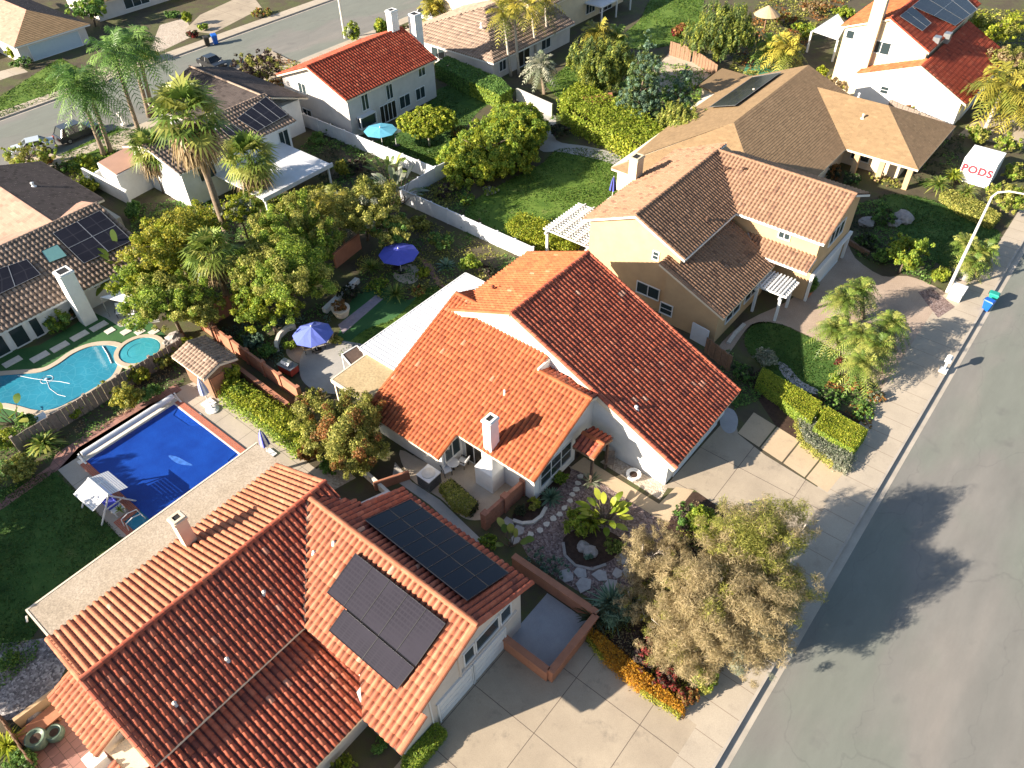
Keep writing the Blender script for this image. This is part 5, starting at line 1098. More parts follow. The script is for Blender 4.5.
# ================================================================== WALLS AND FENCES
def walln(label, p, q, h, mat, th=.22, name='garden_wall', cat='wall', z0=0.0, cap=None, posts=0, ph=.15, world=False, boards=0):
    """a free-standing wall or fence between two ground points given as pixels"""
    a = Vector(p) if world else at(*p, 0).to_2d(); b = Vector(q) if world else at(*q, 0).to_2d()
    root = empty(name, ((a.x+b.x)/2, (a.y+b.y)/2, 0), label, cat); d = (b-a).normalized(); n = Vector((-d.y, d.x))*th/2
    m = MB()
    if boards:
        k = max(1, int((b-a).length/boards))
        for i in range(k):
            s = a+(b-a)*((i+.04)/k); e = a+(b-a)*((i+.96)/k); off = n*(.25*((i % 2)*2-1)); hh = h+random.uniform(-.03, .03)
            m.prism([tuple(s+n*.5+off), tuple(e+n*.5+off), tuple(e-n*.5+off), tuple(s-n*.5+off)], z0, hh)
        m.build('boards', M[mat], root)
    else:
        m.prism([tuple(a+n), tuple(b+n), tuple(b-n), tuple(a-n)], z0, h); m.build('panel', M[mat], root)
    if cap:
        n2 = n*1.5; MB().prism([tuple(a+n2), tuple(b+n2), tuple(b-n2), tuple(a-n2)], h, h+.09).build('coping', M[cap], root)
    for i in range(posts):
        c = a+(b-a)*(i/(posts-1)); MB().cbox((c.x, c.y, (h+ph)/2), th*1.9, th*1.9, h+ph, math.atan2(d.y, d.x)).build('post', M[mat], root)
    return root
walln('long white vinyl fence running down from the corner to the middle roof', (-56.9, 49.5), (-38.5, 49.4), 1.75, 'white_vinyl', .1, 'fence', 'fence', posts=9, ph=.08, world=True)
walln('short white vinyl fence at the garden corner under the leaning shrubs', (-57.0, 49.6), (-57.1, 55.1), 1.75, 'white_vinyl', .1, 'fence', 'fence', posts=3, ph=.08, world=True)
walln('white vinyl fence beside the broad green tree, bright in the sun', (-57.1, 55.3), (-56.6, 60.0), 1.8, 'white_vinyl', .1, 'fence', 'fence', posts=3, ph=.08, world=True)
walln('shaded white fence along the side of the grey two-storey house', (-82.5, 55.2), (-57.2, 55.2), 1.75, 'white_vinyl', .1, 'fence', 'fence', posts=11, ph=.08, world=True)
walln('long terracotta wall with posts between the covered pool and the umbrella patio', (-55.7, 23.0), (-41.6, 22.5), 1.5, 'terracotta_wall', .2, posts=7, world=True)
walln('low terracotta retaining wall with a planting gap behind it', (-51.2, 21.5), (-41.4, 21.2), .75, 'terracotta_wall', .25, cap='terracotta_wall', world=True)
walln('shaded terracotta wall under the big green trees at the pool hut', (-55.8, 23.2), (-55.4, 28.6), 1.9, 'terracotta_wall', .2, posts=3, world=True)
walln('red-brown wall segment seen behind the planted garden by the blue umbrella', (336, 268), (361, 248), 1.7, 'terracotta_wall', .2)
walln('weathered grey board fence between the two swimming pools', (-54.3, 5.5), (-54.2, 20.0), 1.65, 'grey_wood', .12, 'fence', 'fence', posts=6, world=True, boards=.42)
walln('brick wall with a gate at the end of the side patio', (486, 527), (524, 493), 1.55, 'brick_wall', .25, posts=3)
walln('brick-red wall around the grey parking pad, side along the spiky plants', (-18.2, 21.25), (-11.55, 21.25), 1.15, 'terracotta_wall', .3, world=True, cap='terracotta_wall')
walln('brick-red wall around the grey parking pad, side facing the street', (-11.55, 16.45), (-11.55, 21.1), 1.15, 'terracotta_wall', .3, world=True, cap='terracotta_wall')
walln('brick-red wall around the grey parking pad, side facing the driveway', (-15.0, 16.45), (-11.71, 16.45), 1.15, 'terracotta_wall', .3, world=True, cap='terracotta_wall')
walln('low stucco wall along the side path by the olive tree', (375, 490), (410, 478), .8, 'terracotta_wall', .25)
walln('low concrete wall running down the side path from the rusty tree', (350, 462), (392, 500), .7, 'pole_concrete', .25)
walln('brown board fence panel standing in the sun by the fire pit', (669, 55), (690, 62), 2.0, 'brown_wood', .12, 'fence', 'fence', boards=.35)
walln('brown board fence panel running down to the tall cypress', (692, 62), (716, 78), 1.8, 'brown_wood', .12, 'fence', 'fence', boards=.35)
walln('grey block wall beside the round lime bush', (517, 100), (552, 116), 1.6, 'pole_concrete', .25)
walln('low brown wall beside the stamped driveway under the dark shrubs', (842, 240), (868, 256), .5, 'brown_wood', .25)
walln('wooden fence around the brick courtyard in the bottom left corner', (2, 716), (38, 768), 1.2, 'brown_wood', .12, 'fence', 'fence', boards=.4)
walln('cream courtyard wall above the pots in the bottom left corner', (22, 728), (62, 698), 1.1, 'tan_stucco', .25)
walln('white courtyard wall below the flat-roofed white block', (88, 182), (132, 205), 1.8, 'white_stucco', .25)
walln('white courtyard wall joining the house with panels', (92, 190), (112, 178), 1.6, 'white_stucco', .25)
walln('small white side gate wall between the ochre house and the big orange roof', (690, 338), (706, 347), 1.8, 'white_vinyl', .12, 'fence', 'fence')
walln('dark timber fence in the shade under the orange eave', (704, 352), (729, 372), 1.7, 'brown_wood', .12, 'fence', 'fence', boards=.35)
walln('wooden fence below the white house, hung with rusty creepers', (886, 112), (950, 140), 1.7, 'grey_wood', .12, 'fence', 'fence', boards=.4)
def arcwall(label, pts, h, mat, th=.3, name='low_wall'):
    p = [at(x, y, 0).to_2d() for x, y in pts]; L = []; R = []
    for i, q in enumerate(p):
        d = (p[min(i+1, len(p)-1)]-p[max(i-1, 0)]).normalized(); n = Vector((-d.y, d.x))*th/2; L.append(q+n); R.append(q-n)
    m = MB()
    for i in range(len(p)-1): m.prism([tuple(L[i]), tuple(L[i+1]), tuple(R[i+1]), tuple(R[i])], 0, h)
    return tag(m.build(name, M[mat]), label, 'low wall')
arcwall('curved pale low wall beside the umbrella with the chairs', [(296, 328), (287, 331), (280, 338), (277, 346), (278, 352)], .5, 'pole_concrete')
arcwall('straight pale planter wall under the big green tree', [(325, 313), (341, 298), (358, 282)], .5, 'pole_concrete', .5)
arcwall('dark stone edging around the banana bed', [(563, 543), (565, 556), (575, 566), (592, 570), (606, 565)], .12, 'boulder_stone', .2, 'stone_edging')
arcwall('row of pale stones edging the shaded shrub bed', [(513, 521), (522, 524), (533, 523), (541, 517), (546, 508)], .16, 'pale_stone', .25, 'stone_edging')
arcwall('white stone edging by the ochre house walk', [(728, 344), (735, 334), (744, 325)], .2, 'pale_stone', .3, 'stone_edging')
# ================================================================== POOLS
def offs(loop, d):
    n = len(loop); out = []
    a = sum(loop[i][0]*loop[(i+1) % n][1]-loop[(i+1) % n][0]*loop[i][1] for i in range(n)); s = 1 if a > 0 else -1
    for i in range(n):
        t = (Vector(loop[(i+1) % n])-Vector(loop[i-1])).normalized(); out.append((loop[i][0]+t.y*d*s, loop[i][1]-t.x*d*s))
    return out
def ring(loop, d0, d1, z0, z1):
    a, b = offs(loop, d0), offs(loop, d1); m = MB(); n = len(loop)
    for i in range(n):
        j = (i+1) % n
        m.add([(*a[i], z1), (*a[j], z1), (*b[j], z1), (*b[i], z1), (*b[i], z0), (*b[j], z0), (*a[i], z0), (*a[j], z0)], [(0, 1, 2, 3), (3, 2, 5, 4), (0, 6, 7, 1)])
    return m
pl = empty('swimming_pool', (-44.6, 12, 0), 'rectangular pool under a deep blue bubble cover with red brick coping', 'swimming pool')
PX0, PX1, PY0, PY1 = -49.4, -39.6, 8.15, 15.9
outline = [(PX0, PY0), (-42.0, PY0), (-42.0, 6.9), (-40.0, 6.9), (-40.0, PY0), (PX1, PY0), (PX1, PY1), (PX0, PY1)]
o = sheet('water', [(PX0, PY0-.0), (PX1, PY0), (PX1, PY1), (PX0, PY1)], .035, 'open_water', None); world_parent_any(o, pl)
o = sheet('water', [(-42, 6.9), (-40, 6.9), (-40, PY0), (-42, PY0)], .036, 'pool_water', None); world_parent_any(o, pl)
cv = [(PX0, PY0), (PX1-.05, PY0), (PX1-.1, PY1-1.3), (-40.9, PY1-1.0), (-41.0, PY1-.12), (-45.6, PY1-.1), (-46.4, PY1-.75), (-48.4, PY1-.85), (-48.9, PY1-.05), (PX0, PY1-.05)]
o = sheet('bubble_cover', cv, .07, 'pool_cover', None); world_parent_any(o, pl)
cp = MB()
for b in ((PX0-.1, PX1+.45, PY1, PY1+.5), (PX0, -42.0, PY0-.5, PY0), (-42.5, -42.0, 6.4, PY0-.5), (-42.0, -40.0, 6.4, 6.9), (-40.0, -39.5, 6.4, PY0), (PX1, PX1+.45, PY0, PY1)): cp.box(*b, 0, .11)
cp.build('coping', M['coping_brick'], pl)
MB().box(PX0, PX1, PY1-.12, PY1-.002, 0, .1).box(PX0-.5, PX0, PY0-.5, PY1+.5, 0, .1).build('coping_edge', M['pole_concrete'], pl)
for x in (-41.6, -41.0): MB().tube([(x, 6.7, .1), (x, 6.75, .8), (x, 7.3, .95), (x, 7.9, .75), (x, 8.0, .1)], .04, 6).build('handrail', M['white_paint'], pl)
MB().prism(smooth_loop([(-44.9, 12.35), (-44.0, 12.3), (-43.3, 12.5), (-42.6, 12.95), (-43.4, 12.85), (-44.3, 12.7)], 3), .074, .08).build('water_puddle', M['wet_plastic'], pl)
rl = empty('cover_reel', (-49.7, 12, 0), 'white pool cover reel lying along the upper edge of the blue pool', 'cover reel')
MB().tube([(-49.75, 8.2, .55), (-49.75, 16.1, .55)], .24, 14).build('tube', M['white_vinyl'], rl)
for y in (8.0, 16.3):
    MB().bar((-50.3, y, .1), (-49.1, y, .1), .14, .1).bar((-49.75, y, .1), (-49.75, y, .75), .14, .1).bar((-50.2, y, .12), (-49.75, y, .6), .07).bar((-49.2, y, .12), (-49.75, y, .6), .07).build('stand', M['white_paint'], rl)
lo = smooth_loop(px((-14, 378), (0, 376), (20, 374.5), (42, 372.5), (58, 365), (74, 354), (92, 347), (112, 346), (122, 352), (119, 364), (113, 376), (104, 383), (86, 394), (72, 402), (54, 410), (36, 411), (20, 407), (6, 404), (-14, 403)), 4)
lp_ = empty('swimming_pool', (*at(60, 380).to_2d(), 0), 'turquoise kidney-shaped pool with a pale coping at the left edge', 'swimming pool')
o = sheet('water', lo, .05, 'pool_water', None); world_parent_any(o, lp_)
ring(lo, 0, .5, 0, .12).build('coping', M['patio_tan'], lp_)
sp = at(141, 353); lo2 = [(sp.x+1.75*math.cos(k*math.pi/12), sp.y+1.75*math.sin(k*math.pi/12)) for k in range(24)]
sa = empty('spa', (sp.x, sp.y, 0), 'round raised spa at the end of the turquoise pool', 'spa')
o = sheet('water', lo2, .28, 'spa_water', None); world_parent_any(o, sa); ring(lo2, 0, .4, 0, .36).build('rim', M['patio_tan'], sa); ring(lo2, -.7, -.1, .2, .30).build('bench', M['spa_water'], sa)
tag(MB().tube([(*at(x, y).to_2d(), .06) for x, y in ((18, 376), (33, 379), (47, 381), (60, 382), (70, 384))], .02, 5).tube([(*at(x, y).to_2d(), .06) for x, y in ((47, 381), (50, 389), (58, 395), (66, 397))], .02, 5).tube([(at(47, 380).x+.5*math.cos(k*.52), at(47, 380).y+.5*math.sin(k*.52), .06) for k in range(13)], .02, 5).lathe([(.12, 0), (.14, .06), (.1, .12), (.02, .14)], 10, (*at(47, 380).to_2d(), .06)).build('pool_cleaner', M['white_vinyl']), 'floating white pool cleaner with looping hose on the turquoise water', 'pool cleaner')
tag(MB().tube([(*at(x, y).to_2d(), .1) for x, y in ((103, 347), (108, 355), (112, 364))], .05, 6).build('pool_pole', M['white_paint']), 'white pole lying across the turquoise water near the spa', 'pole')
for i, (x, y) in enumerate(((12.5, 362), (40, 357), (60, 347), (79.7, 336), (99, 326.5))):
    c = at(x, y); tag(MB().cbox((c.x, c.y, .03), .8, 1.5, .07).build('paver', M['pale_stone']), 'long pale paver set in the green turf between house and turquoise pool', 'paver', 'long pale pavers in the turf')
for x, y in ((110, 331), (126, 332), (140, 332), (154, 332)):
    c = at(x, y); tag(MB().cbox((c.x, c.y, .03), .7, .8, .07).build('paver', M['pale_stone']), 'small square pale paver in the turf behind the round spa', 'paver', 'small square pavers behind the spa')
for i, (x, y) in enumerate(((390, 605), (447, 580), (490, 540), (533, 503), (573, 475), (603, 436), (640, 390), (655, 348), (680, 315), (692, 278), (708, 236))):
    c = at(470+x/6.4, 440+y/6.4); r = newr(); k = r.integers(5, 8)
    P2 = [(c.x+math.cos(6.28*j/k+.3)*r.uniform(.17, .30), c.y+math.sin(6.28*j/k+.3)*r.uniform(.17, .30)) for j in range(k)]
    tag(MB().prism(P2, 0, .06).build('stepping_stone', M['pale_stone']), 'irregular pale stepping stone crossing the plum gravel to the porch', 'stepping stone', 'stepping stones in the gravel')
for i, (x, y, s) in enumerate(((508, 523, 1.0), (519, 531, .9), (515, 541, .8), (566, 576, 1.1), (580, 573, .9), (584, 585, 1.2), (600, 576, 1.0), (610, 586, 1.1), (624, 560, 1.0), (630, 572, 1.1), (640, 562, .9), (618, 574, .8))):
    c = at(x, y); r = newr(); k = r.integers(5, 7)
    P2 = [(c.x+math.cos(6.28*j/k)*s*r.uniform(.38, .62), c.y+math.sin(6.28*j/k)*s*r.uniform(.38, .62)) for j in range(k)]
    tag(MB().prism(P2, 0, .07+.004*i).build('flagstone', M['flagstone']), 'broad grey flagstone lying at the edge of the front garden gravel', 'flagstone', 'grey flagstones around the gravel garden')
c = at(42, 421); tag(MB().cbox((c.x, c.y, .2), .9, 1.0, .4).build('utility_box', M['white_paint']), 'small white box on the ground below the turquoise pool', 'utility box')
# ================================================================== POOL-SIDE THINGS
def closed_umbrella(label, x, y, h, m1, m2):
    b = at(x, y); o = empty('patio_umbrella', (b.x, b.y, 0), label, 'umbrella')
    MB().box(-.45, .45, -.45, .45, .012, .12).build('base', M['white_paint'], o, local=True); MB().tube([(0, 0, .1), (0, 0, h)], .035, 8).build('pole', M['white_paint'], o, local=True)
    for k in range(8):
        a = k*math.pi/4; V = []; 
        for z, r in ((h*.42, .30), (h*.55, .27), (h*.8, .17), (h*.97, .03)):
            for s in (-.39, 0, .39): V.append((math.cos(a+s)*r*(1 if s else 1.35), math.sin(a+s)*r*(1 if s else 1.35), z))
        MB().add(V, [(3*i+j, 3*i+j+1, 3*i+j+4, 3*i+j+3) for i in range(3) for j in range(2)]).build('folded_panel', M[m1 if k % 2 else m2], o, local=True)
    return o
closed_umbrella('folded blue and white umbrella on the pool deck beside the green ground cover', 269, 455, 2.9, 'blue_fabric', 'white_fabric')
closed_umbrella('folded pale umbrella standing beside the small tiled pool hut', 209, 404, 3.0, 'pale_blue_fabric', 'white_fabric')
c = at(213, 410); tag(MB().lathe([(.5, 0), (.55, .1), (.3, .22), (.08, .25), (.07, .6)], 14, (c.x, c.y, .012)).build('umbrella_base', M['white_paint']), 'empty round white umbrella base on the sunny pool deck', 'umbrella base')
for x, y in ((198, 416), (246, 453)):
    c = at(x, y); tag(MB().lathe([(.28, 0), (.28, .05), (.02, .06)], 12, (c.x, c.y, .012)).build('skimmer_lid', M['white_paint']), 'white skimmer lid beside the brick coping of the blue pool', 'lid', 'skimmer lids')
sw = at(100, 500); so_ = empty('canopy_swing', (sw.x, sw.y, 0), 'white swing seat with a pitched slatted canopy on the deck of the blue pool', 'swing')
e0 = at(88, 478, 2.1)-Vector((sw.x, sw.y, 0)); e1 = at(108, 495, 2.1)-Vector((sw.x, sw.y, 0))
for sg in (1, -1):
    m = MB(); 
    for i in range(9):
        y0 = sg*(.05+i*.145); z0 = 2.1-.045-i*.05
        m.add([(e0.x, e0.y+y0, z0), (e1.x, e1.y+y0, z0), (e1.x, e1.y+y0+sg*.125, z0-.04), (e0.x, e0.y+y0+sg*.125, z0-.04)], [(0, 1, 2, 3)])
    m.build('canopy', M['white_fabric'], so_, local=True)
MB().bar(e0, e1, .1).build('ridge_bar', M['white_paint'], so_, local=True)
for e in (e0, e1):
    for sg in (1, -1): MB().bar(e-Vector((0, 0, .05)), (e.x, e.y+sg*1.35, .02), .09).build('leg', M['white_paint'], so_, local=True)
    MB().bar((e.x, e.y-.8, 1.05), (e.x, e.y+.8, 1.05), .07).build('brace', M['white_paint'], so_, local=True)
mx = (e0+e1)/2; MB().box(e0.x+.25, e1.x-.25, mx.y-.35, mx.y+.3, .5, .6).box(e0.x+.25, e1.x-.25, mx.y+.3, mx.y+.4, .6, 1.15).build('seat', M['blue_fabric'], so_, local=True)
c = at(119, 512); so2 = empty('side_table', (c.x, c.y, 0), 'little white table carrying a plant beside the canopy swing', 'table')
MB().box(-.4, .4, -.4, .4, .45, .52).build('table_top', M['white_paint'], so2, local=True)
for sx in (-.33, .33):
    for sy in (-.33, .33): MB().box(sx-.04, sx+.04, sy-.04, sy+.04, .012, .45).build('leg', M['white_paint'], so2, local=True)
rosette('small dark potted plant on the white table by the swing', 119, 509, .5, 12, 'green', .05, 'potted_plant', z=.52)
# pool hut
hu = empty('pool_hut', (-51.5, 19, 0), 'small pool hut with a pale striped tile roof below the terracotta wall', 'pool hut')
Z = 2.5; q = [at(201.6, 335, Z), at(235, 359, Z), at(208, 384, Z), at(177, 363, Z)]
ux0, ux1 = (q[0].x+q[3].x)/2, (q[1].x+q[2].x)/2; uy0, uy1 = (q[2].y+q[3].y)/2, (q[0].y+q[1].y)/2; um = (uy0+uy1)/2
U1 = Pl('y', um, Z+.75, .3); U2 = Pl('y', um, Z+.75, -.3)
roof(hu, U1, [[(ux0, um), (ux1, um), (ux1, uy0), (ux0, uy0)]], 'small', 'tile_tan'); roof(hu, U2, [[(ux0, um), (ux1, um), (ux1, uy1), (ux0, uy1)]], 'small', 'tile_tan')
gable_walls(hu, 'x', ux0+.4, ux1-.4, uy0+.5, uy1-.5, Z-.15, um, Z+.4, 'brown_wood'); MB().box(ux1-.4, ux1-.32, um-1, um+.2, 0, 2.1).build('door', M['terracotta_pot'], hu)
# ================================================================== REAR PATIO OF THE MIDDLE HOUSE
def umbrella(label, x, y, z, R, mats, base=True, n=8, drop=.55, tilt=0.0):
    p = at(x, y, z); o = empty('patio_umbrella', (p.x, p.y, 0), label, 'umbrella'); MB().tube([(0, 0, .02), (0, 0, z)], .04, 8).build('pole', M['white_paint'], o, local=True)
    for k in range(n):
        a0, a1 = 2*math.pi*k/n, 2*math.pi*(k+1)/n; am = (a0+a1)/2
        V = [(0, 0, z+.05), (math.cos(a0)*R*.5, math.sin(a0)*R*.5, z-drop*.42), (math.cos(am)*R*.47, math.sin(am)*R*.47, z-drop*.46), (math.cos(a1)*R*.5, math.sin(a1)*R*.5, z-drop*.42),
             (math.cos(a0)*R, math.sin(a0)*R, z-drop), (math.cos(am)*R*.93, math.sin(am)*R*.93, z-drop*.99), (math.cos(a1)*R, math.sin(a1)*R, z-drop)]
        W = [(v[0], v[1], v[2]-.02) for v in V]
        MB().add(V+W, [(0, 1, 2), (0, 2, 3), (1, 4, 5, 2), (2, 5, 6, 3), (7, 9, 8), (7, 10, 9), (8, 9, 12, 11), (9, 10, 13, 12), (4, 11, 12, 5), (5, 12, 13, 6)]).build('canopy_panel', M[mats[k % len(mats)]], o, local=True)
    MB().lathe([(.05, 0), (.07, .08), (.01, .2)], 8, (0, 0, z+.03)).build('finial', M['white_paint'], o, local=True)
    if base: MB().lathe([(.4, 0), (.42, .08), (.1, .14)], 12, (0, 0, .02)).build('base', M['black_metal'], o, local=True)
    return o
umbrella('open royal blue umbrella in the planted back garden', 398, 249, 2.7, 1.95, ['blue_fabric'])
umbrella('open blue umbrella over the tan chairs, its sunny side paler', 311, 327, 2.7, 1.75, ['light_blue_fabric'], drop=.8)
umbrella('open teal-blue umbrella behind the grey two-storey house', 380, 128, 2.8, 2.0, ['teal_fabric'], drop=.3)
umbrella('small pale umbrella next to the round yellow-green tree', 394, 128, 2.3, .9, ['white_fabric'], drop=.3)
closed_umbrella('folded navy umbrella by the ochre house chimney', 612, 200, 2.9, 'blue_fabric', 'black_plastic')
def chair(label, x, y, rz, mat='tan_fabric', fr='black_metal', group=None, s=1.15):
    b = at(x, y); o = empty('chair', (b.x, b.y, .016), label, 'chair', group, rz)
    MB().box(-.28*s, .28*s, -.28*s, .28*s, .42*s, .5*s).build('seat', M[mat], o, local=True)
    MB().add([(-.28*s, .26*s, .5*s), (.28*s, .26*s, .5*s), (.28*s, .40*s, 1.0*s), (-.28*s, .40*s, 1.0*s), (-.28*s, .33*s, .5*s), (.28*s, .33*s, .5*s), (.28*s, .46*s, 1.0*s), (-.28*s, .46*s, 1.0*s)], [(0, 1, 2, 3), (7, 6, 5, 4), (0, 4, 5, 1), (1, 5, 6, 2), (2, 6, 7, 3), (3, 7, 4, 0)]).build('backrest', M[mat], o, local=True)
    for sx in (-.25, .25):
        for sy in (-.25, .25): MB().box(sx*s-.025, sx*s+.025, sy*s-.025, sy*s+.025, 0, .42*s).build('leg', M[fr], o, local=True)
        MB().bar((sx*1.15*s, -.25*s, .68*s), (sx*1.15*s, .32*s, .7*s), .05).bar((sx*1.15*s, -.25*s, .44*s), (sx*1.15*s, -.25*s, .68*s), .04).build('armrest', M[fr], o, local=True)
    return o
chair('tan patio chair at the left of the umbrella table', 309, 352, 2.6); chair('tan patio chair facing the house behind the umbrella table', 322, 347, -2.2); chair('tan patio chair at the right of the umbrella table', 330, 342, -.8)
c = at(318, 344); tb = empty('patio_table', (c.x, c.y, .016), 'dark round patio table between the tan chairs', 'table')
MB().lathe([(.75, .82), (.78, .86), (.75, .9)], 18).build('table_top', M['black_metal'], tb, local=True)
for k in range(4): a = k*1.57+.7; MB().bar((math.cos(a)*.5, math.sin(a)*.5, 0), (math.cos(a)*.45, math.sin(a)*.45, .82), .06).build('leg', M['black_metal'], tb, local=True)
chair('dark wicker chair on the round pad under the royal blue umbrella', 397, 272, .6, 'black_plastic'); chair('dark chair behind the royal blue umbrella, in its shade', 404, 266, -.6, 'black_plastic')
c = at(290, 373); gr = empty('grill', (c.x, c.y, .014), 'red barbecue trolley with a steel top on the back patio', 'grill', None, .1)
MB().box(-.75, .75, -.45, .45, .25, .95).build('cabinet', M['red_paint'], gr, local=True); MB().box(-.8, .8, -.5, .5, .95, 1.0).build('worktop', M['grey_metal'], gr, local=True)
MB().ext([(-.45, -.35, 1.0), (-.45, -.35, 1.2), (-.45, -.15, 1.38), (-.45, .2, 1.38), (-.45, .38, 1.2), (-.45, .38, 1.0)], (.9, 0, 0)).build('lid', M['grey_metal'], gr, local=True)
for sx in (-.6, .6):
    for sy in (-.35, .35): MB().tube([(sx, sy-.05, .12), (sx, sy+.05, .12)], .12, 10).build('wheel', M['rubber'], gr, local=True)
c = at(352, 366); cs = empty('canopy_swing', (c.x, c.y, .014), 'patio swing with a flat dark grey canopy in a white frame', 'swing')
q = [at(357, 346, 2.1)-c, at(366, 355, 2.1)-c, at(353, 368, 2.1)-c, at(342, 355, 2.1)-c]
for p in q: p.z = 2.1
MB().add([tuple(p) for p in q]+[(p.x, p.y, p.z-.04) for p in q], [(0, 1, 2, 3), (7, 6, 5, 4), (0, 4, 5, 1), (1, 5, 6, 2), (2, 6, 7, 3), (3, 7, 4, 0)]).build('canopy', M['dark_wood'], cs, local=True)
fm = MB()
for i in range(4): fm.bar(q[i]+Vector((0, 0, .02)), q[(i+1) % 4]+Vector((0, 0, .02)), .09)
fm.build('frame', M['white_paint'], cs, local=True)
for p in q: MB().bar(p, (p.x*1.1, p.y*1.1, 0), .08).build('leg', M['white_paint'], cs, local=True)
mm = sum(q, Vector())/4; MB().box(mm.x-.4, mm.x+.3, mm.y-.8, mm.y+.8, .5, .62).build('seat', M['white_fabric'], cs, local=True)
# side patio
c = at(430, 484); ac = empty('air_conditioner', (c.x, c.y, .012), 'square air conditioner with a white round top on the side patio', 'air conditioner')
MB().box(-.6, .6, -.6, .6, .02, 1.15).build('casing', M['grey_metal'], ac, local=True); MB().box(-.64, .64, -.64, .64, 1.15, 1.22).build('top', M['white_paint'], ac, local=True)
MB().lathe([(.5, 1.22), (.5, 1.28), (.2, 1.33), (.02, 1.34)], 18).build('fan_guard', M['pole_concrete'], ac, local=True)
l = MB()
for k in range(7): l.box(-.615, .615, -.615, .615, .15+k*.13, .2+k*.13)
l.build('louvres', M['black_metal'], ac, local=True)
c = at(454, 470); t2 = empty('bistro_table', (c.x, c.y, .012), 'little round white table between two patio chairs by the bay window', 'table')
MB().lathe([(.45, .8), (.47, .83), (.45, .86)], 16).build('table_top', M['white_paint'], t2, local=True); MB().tube([(0, 0, 0), (0, 0, .8)], .05, 8).build('leg', M['black_metal'], t2, local=True)
chair('white patio chair nearest the square air conditioner', 447, 474, 1.2, 'white_fabric'); chair('white patio chair beside the dark sliding door', 463, 466, -1.4, 'white_fabric')
c = at(633, 478); pt = empty('flower_pot', (c.x, c.y, 0), 'wide white pot of dark soil standing against the white gable wall', 'flower pot')
MB().lathe([(.3, 0), (.52, .25), (.56, .5), (.48, .5), (.44, .42)], 18).build('bowl', M['white_paint'], pt, local=True); MB().lathe([(.44, .40), (.02, .46)], 14).build('soil', M['mulch'], pt, local=True)
chair('small weathered wooden chair on the gravel by the porch', 609, 466, .5, 'grey_wood', 'grey_wood')
tag(sheet('mulch_bed', smooth_loop(px((563, 540), (575, 530), (600, 528), (622, 540), (618, 555), (600, 565), (580, 566), (566, 556))), .012, 'mulch', None), kind='structure')
sheet('porch_bed', smooth_loop(px((512, 516), (530, 500), (552, 478), (566, 466), (570, 474), (548, 500), (540, 516), (524, 522))), .010, 'mulch')
sheet('corner_bed', smooth_loop(px((665, 525), (680, 508), (694, 492), (730, 505), (780, 530), (800, 548), (770, 600), (745, 650), (700, 712), (682, 716), (640, 690), (592, 645), (590, 620), (640, 580), (664, 560))), .009, 'mulch')
sheet('hedge_bed', px((744, 378), (766, 366), (870, 428), (862, 452), (846, 470), (775, 425)), .0095, 'mulch')
# ================================================================== STREET THINGS
c = at(947, 292); lpst = empty('street_lamp', (c.x, c.y, 0), 'tall pale street lamp with a long arm over the road', 'street lamp')
lz = 11.0
MB().tube([(0, 0, 0), (0, 0, 3), (0, 0, lz-1.0)], [.16, .14, .09], 10).build('pole', M['pole_concrete'], lpst, local=True)
MB().tube([(0, 0, lz-1.05), (.25, .02, lz-.55), (1.0, .06, lz-.2), (3.0, .15, lz)], [.09, .08, .07, .055], 8).build('arm', M['pole_concrete'], lpst, local=True)
MB().ext([(2.9, .0, lz-.1), (2.9, .3, lz-.1), (2.9, .25, lz+.1), (2.9, .05, lz+.1)], (.8, .02, .03)).build('lamp_head', M['pole_concrete'], lpst, local=True)
c = at(955, 297); ub = empty('utility_cabinet', (c.x, c.y, 0), 'pale square utility cabinet at the foot of the street lamp', 'utility cabinet')
MB().box(-.55, .55, -.7, .7, .0, .95).build('cabinet', M['pole_concrete'], ub, local=True, bevel=.03); MB().box(-.6, .6, -.75, .75, .95, 1.02).build('lid', M['white_paint'], ub, local=True)
def wheelie(label, x, y, body, lid, rz=0.0, group=None, z=0.0, s=1.15):
    b = at(x, y, z); o = empty('wheelie_bin', (b.x, b.y, z), label, 'rubbish bin', group, rz)
    t, u = .3*s, .38*s
    MB().add([(-.23*s, -.25*s, .08), (.23*s, -.25*s, .08), (.23*s, .22*s, .08), (-.23*s, .22*s, .08), (-t, -u, 1.0*s), (t, -u, 1.0*s), (t, .36*s, 1.0*s), (-t, .36*s, 1.0*s)], [(3, 2, 1, 0), (4, 5, 6, 7), (0, 1, 5, 4), (1, 2, 6, 5), (2, 3, 7, 6), (3, 0, 4, 7)]).build('body', M[body], o, local=True)
    MB().add([(-t*1.08, -u*1.1, 1.0*s), (t*1.08, -u*1.1, 1.0*s), (t*1.08, .42*s, 1.04*s), (-t*1.08, .42*s, 1.04*s), (-t*.9, -u*.85, 1.1*s), (t*.9, -u*.85, 1.1*s), (t*.9, .36*s, 1.12*s), (-t*.9, .36*s, 1.12*s)], [(3, 2, 1, 0), (4, 5, 6, 7), (0, 1, 5, 4), (1, 2, 6, 5), (2, 3, 7, 6), (3, 0, 4, 7)]).build('lid', M[lid], o, local=True)
    MB().tube([(-t, .44*s, .98*s), (t, .44*s, .98*s)], .025, 6).build('handle', M['black_plastic'], o, local=True)
    for sx in (-.22*s, .22*s): MB().tube([(sx-.03, .25*s, .11), (sx+.03, .25*s, .11)], .11, 10).build('wheel', M['rubber'], o, local=True)
    return o
wheelie('blue recycling bin at the kerb under the street lamp', 985, 310, 'blue_plastic', 'blue_plastic', 1.4, z=-.2, s=1.05); wheelie('teal-lidded bin at the kerb behind the blue one', 990, 303, 'teal_plastic', 'teal_plastic', 1.6, z=-.2, s=1.05)
